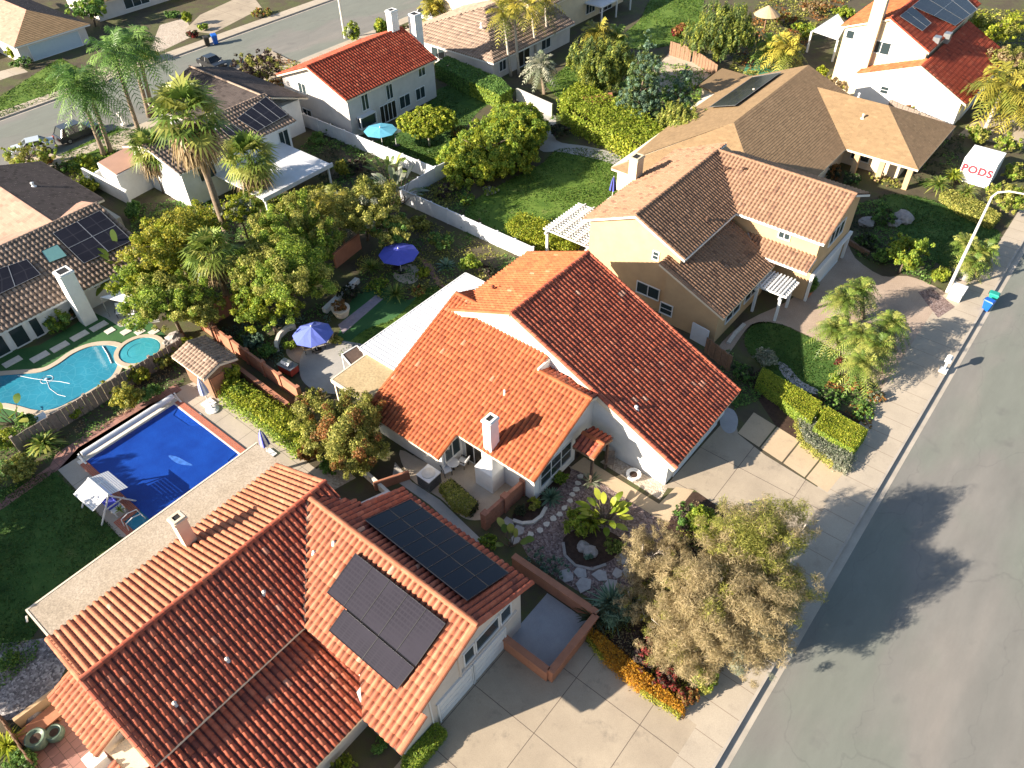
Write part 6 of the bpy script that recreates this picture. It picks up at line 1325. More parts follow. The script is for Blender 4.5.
wheelie('blue bin standing in the back street', 216, 44, 'blue_plastic', 'blue_plastic', 1.2, z=-.2, s=1.35); wheelie('dark brown bin beside the far blue one', 208, 46, 'black_plastic', 'black_plastic', 1.2, z=-.2, s=1.3)
def mailbox(label, x, y, h=1.15, mat='white_paint'):
    b = at(x, y); o = empty('mailbox', (b.x, b.y, .0), label, 'mailbox'); MB().box(-.3, .3, -.3, .3, .0, .2).box(-.08, .08, -.08, .08, .2, h).build('post', M[mat], o, local=True)
    MB().ext([(-.24, -.3, h), (.24, -.3, h), (.24, -.3, h+.28), (.12, -.3, h+.42), (-.12, -.3, h+.42), (-.24, -.3, h+.28)], (0, .62, 0)).build('box', M[mat], o, local=True); return o
mailbox('white mailbox on a post at the near kerb by the stamped driveway', 943, 371); mailbox('grey mailbox on the verge of the back street below the tall palms', 124, 125, 1.3, 'pole_concrete')
# storage container
z = 2.9; q = [at(976, 143, z), at(1006, 154, z)]; w0, w1, yb_ = q[0].x, q[1].x, (q[0].y+q[1].y)/2; qf = at(967, 157, z); yf = qf.y
st_ = empty('storage_container', ((w0+w1)/2, (yf+yb_)/2, 0), 'white portable storage container with red outlined letters', 'storage container')
MB().box(w0, w1, yf, yb_, .1, z-.06).build('body', M['white_paint'], st_)
m = MB(); n = 11
for i in range(n): m.box(w0+.02, w1-.02, yf+(yb_-yf)*(i+.3)/n, yf+(yb_-yf)*(i+.75)/n, z-.06, z)
m.build('roof_ribs', M['white_vinyl'], st_)
fc = bpy.data.curves.new('lettering', 'FONT'); fc.body = 'PODS'; fc.size = 1.15; fc.extrude = .02; fc.align_x = 'CENTER'; fc.space_character = 1.12; fc.offset = .045
fo = bpy.data.objects.new('lettering', fc); COL.objects.link(fo); bpy.context.view_layer.update()
me = bpy.data.meshes.new_from_object(fo.evaluated_get(bpy.context.evaluated_depsgraph_get())); bpy.data.objects.remove(fo)
lt = link('lettering', me, M['red_letter']); lt.matrix_world = Matrix.Translation(((w0+w1)/2, yf-.03, 1.35)) @ Matrix.Rotation(math.pi/2, 4, 'X')
lt.location = lt.matrix_world.translation; bpy.context.view_layer.update(); world_parent_any(lt, st_); lt.location = ((w0+w1)/2, yf-.03, 1.35); lt.rotation_euler = (math.pi/2, 0, 0)
for xx in (w0+.1, w1-.25): MB().box(xx, xx+.15, yf+.2, yb_-.2, 0, .1).build('skid', M['grey_metal'], st_)
# cars
def car(label, x, y, rz, paint, L=5.0, W=2.1, Hh=1.75, suv=True, z=0.0, name='parked_car'):
    b = at(x, y, z); o = empty(name, (b.x, b.y, z), label, 'car', None, rz); k = L/5
    prof = [(-2.45, .35), (-2.5, .75), (-2.4, 1.0), (-1.35 if not suv else -1.45, 1.08), (1.55 if not suv else 2.25, 1.08), (2.4, 1.0), (2.5, .7), (2.42, .35)]
    m = MB(); secs = []
    for yy, ins, zz in ((-W/2, .06, 0), (-W/2+.02, 0, .0), (W/2-.02, 0, 0), (W/2, .06, 0)): secs.append([(px_*k*(1-ins*.3), yy, pz) for px_, pz in prof])
    n = len(prof); V = [v for s in secs for v in s]; Fs = [(i*n+j, i*n+(j+1) % n, (i+1)*n+(j+1) % n, (i+1)*n+j) for i in range(3) for j in range(n)]+[tuple(range(n)), tuple(range(4*n-1, 3*n-1, -1))]
    m.add(V, Fs).build('body', M[paint], o, local=True, bevel=.05)
    xf, xr = (-1.35, 1.6) if not suv else (-1.2, 2.2); tf, tr = (-.55, .95) if not suv else (-.5, 1.75); w2 = W/2-.1; w3 = W/2-.3
    cab = [(xf*k, -w2, 1.07), (xr*k, -w2, 1.07), (xr*k, w2, 1.07), (xf*k, w2, 1.07), (tf*k, -w3, Hh-.07), (tr*k, -w3, Hh-.07), (tr*k, w3, Hh-.07), (tf*k, w3, Hh-.07)]
    MB().add(cab, [(0, 1, 5, 4), (1, 2, 6, 5), (2, 3, 7, 6), (3, 0, 4, 7), (4, 5, 6, 7)]).build('windows', M['car_glass'], o, local=True)
    rf = MB().box((tf-.02)*k, (tr+.02)*k, -w3-.03, w3+.03, Hh-.08, Hh)
    for s in (-1, 1):
        rf.bar((xf*k, s*w2, 1.08), (tf*k, s*w3, Hh-.05), .08); rf.bar((xr*k, s*w2, 1.08), (tr*k, s*w3, Hh-.05), .1); rf.bar(((xf+xr)/2*k, s*w2, 1.08), ((tf+tr)/2*k, s*w3, Hh-.05), .09)
    rf.build('roof', M[paint], o, local=True, bevel=.02)
    for sx in (-1.5*k, 1.5*k):
        for s in (-1, 1):
            wo = MB().tube([(sx, s*(W/2-.2), .36), (sx, s*(W/2+.01), .36)], .36, 16).build('wheel', M['rubber'], o, local=True)
            MB().tube([(sx, s*(W/2), .36), (sx, s*(W/2+.025), .36)], .22, 12).build('rim', M['grey_metal'], wo, local=True)
    for s in (-1, 1):
        MB().box(-2.53*k, -2.42*k, s*.75-.2, s*.75+.2, .68, .85).build('headlight', M['white_paint'], o, local=True); MB().box(2.42*k, 2.53*k, s*.78-.16, s*.78+.16, .7, .95).build('tail_light', M['red_paint'], o, local=True)
        MB().box(-1.0*k, -.8*k, s*(W/2+.02), s*(W/2+.2), 1.1, 1.25).build('mirror', M[paint], o, local=True)
    return o
HP = math.pi/2
car('charcoal SUV parked in the back street between the leaning palms', 79, 137, HP+math.pi, 'paint_charcoal', 5.4, 2.2, 1.95, z=-.2)
car('pale silver car half hidden by the small tree near the left edge', 36, 152, 1.2, 'paint_silver', 5.0, 2.1, 1.65, False)
car('black car cut by the left edge, beside the pink roof', 12, 188, .9, 'paint_black', 4.8, 2.1, 1.65, False)
car('dark car on the driveway beside the grey two-storey house', 213, 67, math.pi, 'paint_black', 4.8, 2.1, 1.65, False)
car('white car on the driveway above the tall white chimneys', 431, 20, math.pi, 'paint_white', 5.0, 2.1, 1.9)
# courtyard bottom left
for i, (x, y, s, lb) in enumerate(((42, 744, .62, 'larger dark green glazed pot in the brick courtyard'), (59, 737, .5, 'smaller dark green pot beside the larger one in the brick courtyard'))):
    c = at(x, y); o = empty('flower_pot', (c.x, c.y, .016), lb, 'flower pot'); MB().lathe([(s*.6, 0), (s, s*.8), (s*.9, s*1.5), (s*.75, s*1.5), (s*.7, s*1.3)], 18).build('vessel', M['green_pot'], o, local=True, smooth=True); MB().lathe([(s*.72, s*1.28), (.02, s*1.34)], 14).build('soil', M['mulch'], o, local=True)
c = at(42, 728); tag(MB().cbox((c.x, c.y, .45), 1.0, 2.2, .1).cbox((c.x, c.y-.9, .2), .9, .12, .4).cbox((c.x, c.y+.9, .2), .9, .12, .4).build('bench', M['terracotta_pot']), 'plain clay-coloured bench against the courtyard wall, bottom left', 'bench')
c = at(101, 764); tag(MB().cbox((c.x, c.y, .45), .9, .9, .9).cbox((c.x, c.y, .94), 1.0, 1.0, .08).build('storage_box', M['white_paint'], bevel=.02), 'small white box under the lean-to roof at the bottom edge', 'box')
c = at(34, 716); tag(MB().lathe([(.5, -.1), (.62, .2), (.45, .5), (.1, .62)], 9, (c.x, c.y, 0)).build('boulder', M['boulder_stone']), 'round grey boulder on the side-yard gravel', 'boulder')
def boulders(lst):
    for lb, x, y, s in lst:
        c = at(x, y); r = newr(); bm = bmesh.new(); bmesh.ops.create_icosphere(bm, subdivisions=3, radius=s); 
        for v in bm.verts: v.co *= 1+.14*math.sin(v.co.x*4/s+s*9)*math.cos(v.co.y*3/s+x)+.06*r.normal(); v.co.z *= .65
        me = bpy.data.meshes.new('boulder'); bm.to_mesh(me); bm.free(); o = link('boulder', me, M['boulder_stone']); o.location = (c.x, c.y, s*.3); tag(o, lb, 'boulder')
boulders((('big pale boulder on the lawn edge above the stamped driveway', 903, 220, 1.0), ('boulder half hidden behind the big pale one', 893, 224, .7), ('white rock in the dark shrubs right of the ochre house', 866, 224, .8), ('pale rock at the foot of the lamp-side palms', 963, 278, .7),
    ('smaller pale rock near the kerb-side palms', 957, 272, .5), ('grey stone in the banana bed', 583, 548, .45), ('second, darker stone in the banana bed', 590, 553, .5), ('white rock at the spa end of the turquoise pool', 176, 340, .8), ('smaller white rock behind the spa', 168, 345, .5)))
c = at(806, 296); tp = empty('topiary', (c.x, c.y, 0), 'dark ball topiary in a clay pot beside the lattice arbour', 'plant')
MB().lathe([(.3, 0), (.5, .7), (.55, .72), (.45, .72)], 14).build('pot', M['terracotta_pot'], tp, local=True); r = newr(); link('foliage', foliage('foliage', [(0, 0, 1.45, .8, .8, .8)], .12, 'deep', r, nclump=40), LEAF).parent = tp
# lounge corner by the left house
sa2 = at(125, 300, 2.4); sl_ = empty('shade_sail', (sa2.x, sa2.y, 0), 'white triangular shade sail over the terrace of the left house', 'shade sail')
q = [at(100, 297, 2.3), at(138, 287, 2.8), at(136, 305, 2.2)]; s3 = [p-Vector((sa2.x, sa2.y, 0)) for p in q]; MB().add([tuple(p) for p in s3]+[tuple(p-Vector((0, 0, .03))) for p in s3], [(0, 1, 2), (5, 4, 3), (0, 3, 4, 1), (1, 4, 5, 2), (2, 5, 3, 0)]).build('cloth', M['white_fabric'], sl_, local=True)
for p in s3: MB().tube([(p.x, p.y, 0), tuple(p)], .05, 6).build('pole', M['grey_metal'], sl_, local=True)
chair('white lounge chair on the shaded terrace, nearest the turf', 122, 316, .9, 'white_fabric'); chair('white lounge chair further back under the shade sail', 134, 317, -.9, 'white_fabric')
# garden shed and thatched parasol at the top
gs = empty('shed', (*at(596, 104).to_2d(), 0), 'small shed with a red-brown roof under the twin cypresses', 'shed'); q = [at(582, 97, 2.2), at(612, 93, 2.2), at(614, 101, 2.2), at(588, 106, 2.2)]
cc2 = sum(q, Vector())/4; MB().prism([(p.x, p.y) for p in q], 2.15, 2.3).build('roof', M['terracotta_pot'], gs); MB().prism([(cc2.x+(p.x-cc2.x)*.85, cc2.y+(p.y-cc2.y)*.85) for p in q], 0, 2.15).build('wall', M['brown_wood'], gs)
c = at(764, 30); tp = empty('thatched_parasol', (c.x, c.y, 0), 'straw-thatched round parasol near the top of the picture', 'parasol'); MB().lathe([(2.0, 2.3), (1.2, 2.9), (.1, 3.6)], 16).build('thatch', M['tan_fabric'], tp, local=True); MB().tube([(0, 0, 0), (0, 0, 2.6)], .1, 8).build('pole', M['brown_wood'], tp, local=True)
c = at(345, 38); lp2 = empty('street_lamp', (c.x, c.y, 0), 'dark street lamp post in the back street above the grey house', 'street lamp'); MB().tube([(0, 0, 0), (0, 0, 9.2)], [.2, .14], 8).build('pole', M['pole_concrete'], lp2, local=True); MB().tube([(0, 0, 9.1), (-.6, 0, 9.7), (-2.6, 0, 9.9)], .09, 6).build('arm', M['pole_concrete'], lp2, local=True); MB().box(-3.2, -2.4, -.2, .2, 9.8, 10.0).build('lamp_head', M['grey_metal'], lp2, local=True)
# ================================================================== VEGETATION
G_SQ = 'street palms leaning over the back street'
# --- front garden and kerb
WS = dict(bark='pale_bark', aspect=.085, leafk=5.2, mat=STRAW, streak='radial')
tree('largest wispy straw-coloured tree in the middle of the front corner bed', 720, 598, 124, 7.4, 4.4, 'tan', nl=9, dens=0.39, clump=.3, nclump=64, pal2='olive', p2=.1, trunks=3, **WS)
tree('straw-coloured wispy tree nearest the orange flower hedge', 686, 636, 96, 5.2, 2.9, 'tan', nl=7, dens=0.39, clump=.3, nclump=48, pal2='olive', p2=.1, trunks=2, **WS)
tree('grey straw-coloured wispy tree leaning over the kerb', 752, 640, 88, 5.6, 3.2, 'tan', nl=7, dens=0.35, clump=.3, nclump=46, pal2='silver', p2=.35, trunks=2, **WS)
tree('straw and olive wispy tree beside the sidewalk', 780, 592, 74, 6.2, 3.8, 'tan', nl=6, dens=0.33, clump=.32, nclump=40, pal2='olive', p2=.5, trunks=2, **WS)
tree('airy olive tree with twigs over the middle driveway', 746, 540, 100, 7.6, 4.6, 'olive', nl=8, dens=0.33, clump=.3, nclump=54, pal2='tan', p2=.45, trunks=3, **WS)
tree('straw-coloured bush tree nearest the gravel garden', 654, 556, 84, 4.4, 2.6, 'tan', nl=7, dens=0.43, clump=.3, nclump=50, pal2='olive', p2=.05, trunks=2, **WS)
tree('thin twiggy olive tree reaching toward the sidewalk', 790, 522, 66, 7.2, 5.2, 'olive', nl=5, dens=0.22, clump=.34, nclump=32, pal2='tan', p2=.4, trunks=2, **WS)
tree('low straw bush tree beside the dark spiky shrubs', 640, 602, 62, 3.2, 1.9, 'tan', nl=5, dens=0.39, clump=.3, nclump=34, pal2='olive', p2=.2, trunks=2, **WS)
shrub('bright green shrub in the middle of the straw trees', 704, 522, 46, 2.8, 'green', pal2='lime', p2=.5)
shrub('big dark grey-green spiky bush left of the straw trees', 620, 610, 62, 2.2, 'bluegreen', pal2='dark', p2=.4, streak='radial', aspect=.12, leafk=6, clump=.4, dens=.6)
shrub('dark rounded shrub at the corner of the entry walk', 686, 516, 52, 1.7, 'deep', pal2='purple', p2=.3)
shrub('low green shrub under the wispy tree beside the entry walk', 712, 530, 42, 1.6, 'olive')
rosette('dark spiky shrub behind the brick-red pad wall', 612, 606, 2.0, 130, 'bluegreen', .07, 'spiky_shrub', bend=.35, heart=.5)
rosette('second dark spiky shrub, left of the first by the flagstones', 594, 618, 1.5, 90, 'dark', .07, 'spiky_shrub', bend=.35, heart=.4)
shrub('wine-red shrub beside the orange hedge', 668, 676, 46, 1.5, 'red', pal2='purple', p2=.4)
shrub('purple-brown shrub under the straw tree at the red one', 646, 652, 52, 1.7, 'purple', pal2='red', p2=.35)
shrub('small red-tipped shrub at the tip of the front bed', 688, 696, 34, 1.1, 'red', pal2='rust', p2=.5)
shrub('green shrub at the kerb end of the front bed', 706, 682, 36, 1.5, 'olive', pal2='green', p2=.4)
hedge('band of orange flowering hedge between the driveway and the front bed', px((584, 635), (590, 631), (638, 671), (683, 710), (680, 718), (640, 693), (604, 662)), .6, 'orange', pal2='gold', p2=.4, name='flower_hedge', leafk=2.2, jit=.09)
paddles('bright banana plant with broad leaves in the round bed', 605, 513, 2.3, 32, 'lime', spread=1.1, wl=.23)
shrub('lime ferny mound left of the banana plant', 580, 523, 54, 1.7, 'lime', streak='radial', aspect=.2, leafk=5)
rosette('pale green spiky plant between the fern and the banana', 592, 520, 1.3, 46, 'yellowgreen', .08, 'spiky_plant')
shrub('leafy green plant in front of the banana stems', 613, 545, 30, 1.0, 'palmgreen')
shrub('small grey-green succulent in the mulch below the banana', 588, 556, 14, .5, 'bluegreen')
rosette('pale yellow bromeliad beside the stepping stones at the porch', 591, 480, 1.1, 40, 'silver', .07, 'bromeliad')
rosette('blue-green agave clump in the shaded bed by the window', 551, 496, 1.2, 46, 'bluegreen', .09, 'agave')
shrub('green mound shrub next to the porch wall', 560, 477, 24, 1.0, 'green')
shrub('yellow-green shrub at the brick wall end of the window bed', 534, 504, 22, 1.0, 'olive', pal2='yellowgreen', p2=.4)
shrub('dark low shrub in the corner behind the pale edging stones', 520, 510, 20, .7, 'dark')
paddles('young green banana behind the solar roof edge', 511, 540, 1.9, 9, 'palmgreen', spread=.8, wl=.26)
shrub('dark green strappy plants along the parking pad wall', 545, 562, 62, .9, 'bluegreen', streak=(.2, .3, 1), aspect=.25, leafk=4, stretch=1.3)
shrub('shaded fern at the side path wall above the solar roof', 488, 540, 30, .8, 'green')
hedge('low dark hedge on the edge of the side patio', px((440, 492), (452, 484), (478, 508), (470, 518), (455, 512)), .7, 'olive', pal2='dark', p2=.4)
hedge('dark green hedge along the garage wall, bottom of the picture', px((404, 762), (437, 728), (447, 736), (418, 772), (404, 780)), .8, 'green', leafk=2.0)
shrub('lime shrub in the foreground house entry, cut by the bottom edge', 343, 766, 38, 1.0, 'lime')
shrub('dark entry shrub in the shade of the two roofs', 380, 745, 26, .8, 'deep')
# --- side and pool area of the foreground lot
tree('broad olive-green tree with rusty leaves between pool deck and orange roof', 346, 430, 98, 5.6, 2.9, 'olive', nl=8, pal2='rust', p2=.22, nclump=44, dens=1.1, clump=.3)
shrub('rust-orange shrub at the foot of the broad olive tree', 308, 452, 32, 1.4, 'rust')
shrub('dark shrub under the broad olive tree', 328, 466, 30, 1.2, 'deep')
hedge('strip of yellow-green ivy bushes between the pool deck and the terracotta wall', px((224, 390), (240, 386), (262, 402), (286, 416), (306, 428), (312, 452), (300, 458), (262, 428), (226, 404)), 1.0, 'yellowgreen', name='ivy_bank', jit=.18, pal2='green', p2=.5, leafk=2.8)
shrub('bright leafy shrub against the pool hut roof', 228, 374, 34, 2.6, 'yellowgreen')
shrub('dark green shrub by the pool hut and the terracotta wall', 238, 392, 26, 1.7, 'green')
shrub('sparse grey shrub in the dark bed behind the terracotta wall', 252, 340, 34, 1.3, 'bluegreen', dens=.6)
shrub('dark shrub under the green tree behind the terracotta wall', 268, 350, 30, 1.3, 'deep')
rosette('grey-blue agave behind the long terracotta wall', 256, 344, .9, 30, 'bluegreen', .1, 'agave')
shrub('green shrub inside the curved low wall', 290, 345, 22, 1.0, 'green')
shrub('brown-green shrub at the post end of the long terracotta wall', 312, 400, 44, 1.6, 'olive', pal2='dry', p2=.2)
# --- between the pools
shrub('tall yellow-green shrub in front of the grey board fence', 124, 396, 36, 3.0, 'olive', pal2='gold', p2=.4)
shrub('golden shrub at the pool end of the grey board fence', 137, 372, 34, 1.8, 'gold', pal2='yellowgreen', p2=.4)
shrub('golden hedge-like shrub behind the spa', 165, 358, 40, 1.6, 'gold', pal2='olive', p2=.4)
shrub('second golden shrub along the fence towards the pool hut', 186, 345, 30, 1.6, 'yellowgreen', pal2='gold', p2=.4)
shrub('pale spiky shrub on the turquoise pool coping', 106, 388, 28, 1.0, 'silver', pal2='yellowgreen', p2=.5)
shrub('lime shrub at the near end of the grey board fence', 73, 410, 28, 1.3, 'lime')
shrub('dark shrub on the fence side below the tall yellow-green one', 150, 392, 34, 1.5, 'deep')
rosette('cycad with pale arching fronds beside the brick border', 44, 444, 1.9, 60, 'palmgreen', .12, 'cycad', bend=.5, heart=.4)
shrub('big olive shrub left of the cycad at the lawn', 18, 468, 54, 2.0, 'olive')
shrub('leafy shrub at the left edge above the big olive one', 6, 440, 36, 1.8, 'green', pal2='yellowgreen', p2=.3)
paddles('banana plant at the left edge below the turquoise pool', 10, 415, 2.6, 12, 'palmgreen', wl=.3)
shrub('dark shrub beside the banana at the left edge', 26, 420, 30, 1.4, 'deep')
shrub('dark shrub on the shaded lawn corner, bottom left', 8, 660, 34, 1.0, 'deep')
rosette('yellow-green grass tuft at the bottom left corner', 4, 744, 2.2, 70, 'yellowgreen', .045, 'ornamental_grass', bend=.6)
shrub('dark shrub outside the wooden courtyard fence', 20, 762, 44, 1.2, 'deep')
shrub('dark green shrub against the wall of the house with the skylight', 58, 320, 44, 2.0, 'deep', pal2='green', p2=.4)
shrub('smaller shrub under the white chimney of the left house', 78, 308, 26, 1.8, 'dark', pal2='rust', p2=.2)
paddles('tall banana with drooping leaves before the left solar panels', 118, 262, 5.0, 22, 'palmgreen', wl=.33, spread=1.4)
shrub('leafy pale shrub under the tall banana', 112, 275, 30, 2.6, 'yellowgreen', pal2='rust', p2=.2)
# --- the big trees in the middle left
tree('tall tree with golden flowering top left of the fan palm trunk', 176, 238, 104, 8.4, 5.6, 'gold', nl=8, pal2='yellowgreen', p2=.35, nclump=46, clump=.3)
tree('green leafy tree below the golden one, above the pool hut', 168, 300, 92, 6.6, 4.0, 'green', nl=7, pal2='olive', p2=.4, nclump=44)
tree('small golden-tipped tree beside the shaded terracotta wall', 204, 312, 44, 5.0, 3.4, 'olive', nl=5, pal2='gold', p2=.4)
tree('big dense green tree behind the open umbrella with chairs', 285, 268, 104, 8.6, 5.0, 'green', nl=9, pal2='olive', p2=.4, nclump=60, clump=.27)
tree('bright leafed lower tree at the foot of the big dense one', 268, 306, 74, 5.2, 3.2, 'yellowgreen', nl=6, pal2='green', p2=.5, nclump=36)
tree('olive tree left of the blue umbrella against the white fence', 362, 208, 82, 6.4, 3.8, 'olive', nl=8, pal2='silver', p2=.12, nclump=44)
tree('grey-green tree between the olive one and the white fence', 386, 228, 56, 4.8, 2.9, 'olive', nl=6, pal2='deep', p2=.4)
tree('tree between the big dense green one and the flat white roof', 322, 205, 52, 5.5, 3.5, 'olive', nl=6, pal2='gold', p2=.3)
shrub('yellow-green shrub below the flat white porch roof', 300, 210, 40, 2.2, 'yellowgreen')
tree('tall olive-green tree rising behind the big dense one', 288, 224, 84, 8.4, 5.4, 'olive', nl=8, pal2='green', p2=.5, nclump=52, clump=.26)
tree('leafy green tree right of the leaning fan palm trunk', 318, 246, 48, 5.6, 3.6, 'green', nl=5, pal2='olive', p2=.4)
tree('small pale green tree under the white porch roof', 240, 212, 46, 5.0, 3.4, 'yellowgreen', nl=5, pal2='silver', p2=.2)
tree('green tree filling the gap between the golden tree and the spa', 142, 282, 60, 5.8, 3.6, 'green', nl=6, pal2='yellowgreen', p2=.4)
palm('slender yellow-green palm beside the red-brown wall segment', 345, 245, 332, 200, 2.4, 'feather', 'palmyellow', nf=16, r0=.12, r1=.1)
paddles('bird-of-paradise clump with white flowers beside the white fence', 396, 190, 4.2, 30, 'silver', spread=2.2, wl=.26)
paddles('green bird-of-paradise left of the white-flowered clump', 388, 172, 3.6, 20, 'palmgreen', spread=1.8, wl=.24)
shrub('purple-leaved bush along the shaded white fence', 358, 165, 34, 1.6, 'purple', pal2='dark', p2=.4)
shrub('gold shrub rising beside the flat white porch roof', 342, 168, 20, 2.2, 'gold')
shrub('green bush on the house side of the shaded white fence', 318, 138, 30, 1.5, 'deep')
shrub('dark bush between the grey house and its fence', 332, 128, 26, 1.2, 'dark', pal2='deep', p2=.5)
# back garden of the middle house
rosette('spiky green yucca clump on the round garden bed', 371, 268, 1.7, 70, 'palmgreen', .06, 'yucca', bend=.3, heart=.3)
rosette('second spiky yucca clump toward the patio cover', 396, 294, 1.6, 64, 'palmgreen', .06, 'yucca', bend=.3, heart=.3)
shrub('bright green shrub between the two yucca clumps', 378, 284, 38, 1.2, 'green', pal2='lime', p2=.3)
shrub('brown-green bush beside the round umbrella pad', 418, 290, 30, 1.1, 'olive', pal2='rust', p2=.3)
shrub('lime shrub by the curving brick path', 424, 272, 22, .9, 'yellowgreen')
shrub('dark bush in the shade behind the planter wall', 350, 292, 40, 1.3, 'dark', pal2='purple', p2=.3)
shrub('dark green shrub along the white fence, nearest the blue umbrella', 440, 240, 44, 1.9, 'deep', pal2='olive', p2=.3)
shrub('lighter green shrub along the white fence near the orange roof', 470, 262, 32, 1.9, 'green', pal2='lime', p2=.2)
shrub('dark shrub at the fence corner by the olive trees', 420, 222, 30, 1.7, 'olive')
shrub('dry dark bush between the patio cover and the white fence', 488, 270, 26, 1.0, 'purple', pal2='dark', p2=.5)
rosette('blue-grey agave beside the curving brick path', 446, 264, 1.25, 36, 'bluegreen', .12, 'agave')
c = at(342, 315); tp = empty('planter', (c.x, c.y, 0), 'round pale planter of rusty flowers on the planter wall', 'planter')
MB().lathe([(.6, 0), (.85, .75), (.85, .85), (.7, .85)], 18).build('bowl', M['cream_trim'], tp, local=True); r = newr(); link('foliage', foliage('foliage', [(0, 0, 1.15, .75, .75, .5)], .13, 'rust', r, nclump=30), LEAF).parent = tp
shrub('green shrub on the garden lawn near the round planter', 337, 340, 20, .8, 'olive')
# --- garden of the ochre house
tree('broad dense tree on the lawn behind the white fence, yellow-green on the sunny side', 486, 152, 92, 5.6, 2.2, 'yellowgreen', nl=11, pal2='green', p2=.55, nclump=170, clump=.2, dens=.9, fill=.75)
tree('second dense green crown grown into the yellow-green tree', 512, 130, 76, 6.0, 2.4, 'green', nl=9, pal2='yellowgreen', p2=.35, nclump=150, clump=.2, dens=.9, fill=.75)
tree('round clipped yellow-green tree with a pale trunk behind the grey house', 427, 121, 58, 5.3, 3.2, 'yellowgreen', nl=8, pal2='lime', p2=.3, nclump=170, clump=.19, bark='pale_bark', fill=.8, dens=1.0)
shrub('yellow-green shrub below the round clipped tree', 456, 163, 22, 1.0, 'lime')
shrub('brownish bush between the round tree and the broad dense one', 458, 130, 26, 1.6, 'olive', pal2='rust', p2=.3)
tag(hedge('clipped hedge against the orange roof beyond the white fence', px((508, 236), (522, 226), (560, 240), (578, 246), (570, 256), (530, 252), (512, 248)), 1.6, 'yellowgreen', jit=.2, pal2='lime', p2=.3), None)
shrub('round straw-coloured bush on the lawn inside the white fence', 476, 225, 28, 1.0, 'dry', pal2='purple', p2=.3)
shrub('dark bush in the corner of the white fence, garden side', 444, 190, 38, 1.5, 'olive', pal2='purple', p2=.3)
shrub('green bush right of the dark corner bush', 466, 198, 30, 1.1, 'deep', pal2='green', p2=.4)
shrub('small bush with pale flowers under the broad dense tree', 490, 190, 24, .9, 'silver', pal2='green', p2=.5)
shrub('round dark red-brown bush at the bend of the garden path', 560, 130, 30, 1.9, 'dark', pal2='purple', p2=.3)
hedge('long lime hedge under the cypress trees', px((562, 112), (578, 100), (604, 112), (640, 130), (664, 150), (668, 166), (648, 172), (612, 150), (566, 130)), 2.3, 'lime', jit=.25, pal2='yellowgreen', p2=.4, leafk=2.8)
shrub('lime bush at the chimney end of the long hedge', 664, 158, 34, 2.0, 'lime', pal2='green', p2=.3)
# conifers
CS = (.25, .1, 1)
tree('bushy cypress with upswept sprays above the red-brown shed', 603, 66, 62, 8.6, 4.2, 'juniper', nl=9, pal2='conifer', p2=.35, nclump=110, clump=.13, streak=CS, aspect=.3, leafk=3.2, flat=2.6, dens=1.5)
tree('blue-green spruce-like conifer in the middle of the conifer group', 643, 88, 64, 11.5, 4.6, 'conifer', nl=9, cone=True, pal2='bluegreen', p2=.5, nclump=110, clump=.17, streak='radial', aspect=.25, leafk=3.4)
tree('dark small conifer right of the spruce', 680, 95, 44, 7.0, 3.0, 'bluegreen', nl=6, cone=True, pal2='deep', p2=.4, nclump=40)
tree('juniper with upswept yellow-green sprays behind the ochre house', 686, 122, 60, 5.6, 3.0, 'juniper', nl=8, pal2='olive', p2=.35, nclump=90, clump=.14, streak=CS, aspect=.3, leafk=3.2, flat=2.6, dens=1.5)
tree('tall upswept cypress by the fence at the top', 722, 32, 72, 8.5, 4.4, 'juniper', nl=10, pal2='conifer', p2=.35, nclump=130, clump=.125, streak=CS, aspect=.3, leafk=3.2, flat=2.8, dens=1.5)
shrub('red-leaved small tree behind the brown fence', 681, 30, 26, 2.4, 'red', pal2='rust', p2=.5)
shrub('dark ivy bush on the chimney corner of the outbuilding', 706, 108, 32, 1.6, 'dark', pal2='purple', p2=.4)
# hedge row at the corner of the brown-tiled house
hedge('dark clipped hedge between the grey house and the brown-tiled one', px((436, 78), (448, 70), (500, 92), (512, 104), (500, 110), (470, 96)), 2.0, 'deep', leafk=2.3, pal2='green', p2=.4)
shrub('round lime bush at the end of the dark hedge', 506, 91, 22, 2.2, 'lime')
# --- right: ochre house front
palm_pts = ((848, 327, 845, 298), (864, 318, 861, 289), (895, 350, 892, 322), (864, 362, 861, 334), (883, 372, 879, 345), (868, 388, 864, 362), (840, 350, 836, 328))
for i, (bx, by, tx, ty) in enumerate(palm_pts):
    palm('short feathery date palm in the cluster on the stamped driveway island', bx, by, tx, ty, 2.15, 'feather', 'palmgreen', nf=56, group='date palms on the driveway island', r0=.2, r1=.18, up=(-.6, 1.25), droop=.7, nl=13, ll=.22, lw=.035)
for i, (bx, by, tx, ty) in enumerate(((970, 262, 966, 242), (990, 266, 985, 250), (978, 276, 974, 262))):
    palm('small feathery palm by the sidewalk near the street lamp', bx, by, tx, ty, 1.8, 'feather', 'palmgreen', nf=34, group='small palms by the street lamp', r0=.16, r1=.14, droop=.6, nl=11, ll=.28, lw=.05)
rosette('bright ferny cycad in front of the shingled porch', 938, 186, 2.0, 80, 'palmgreen', .1, 'cycad', bend=.5, heart=.6)
rosette('second bright cycad, beside the white container', 966, 194, 1.9, 80, 'palmgreen', .1, 'cycad', bend=.5, heart=.6)
rosette('third cycad, lowest by the clipped border hedge', 952, 178, 1.8, 70, 'lime', .1, 'cycad', bend=.5, heart=.6)
hedge('low border hedge along the lawn below the cycads', px((938, 200), (950, 196), (985, 212), (998, 222), (990, 230), (960, 216)), .8, 'olive', pal2='yellowgreen', p2=.4)
tree('big leafy shrub tree between the white container and the sidewalk', 1008, 196, 46, 3.6, 2.0, 'olive', nl=6, pal2='green', p2=.4)
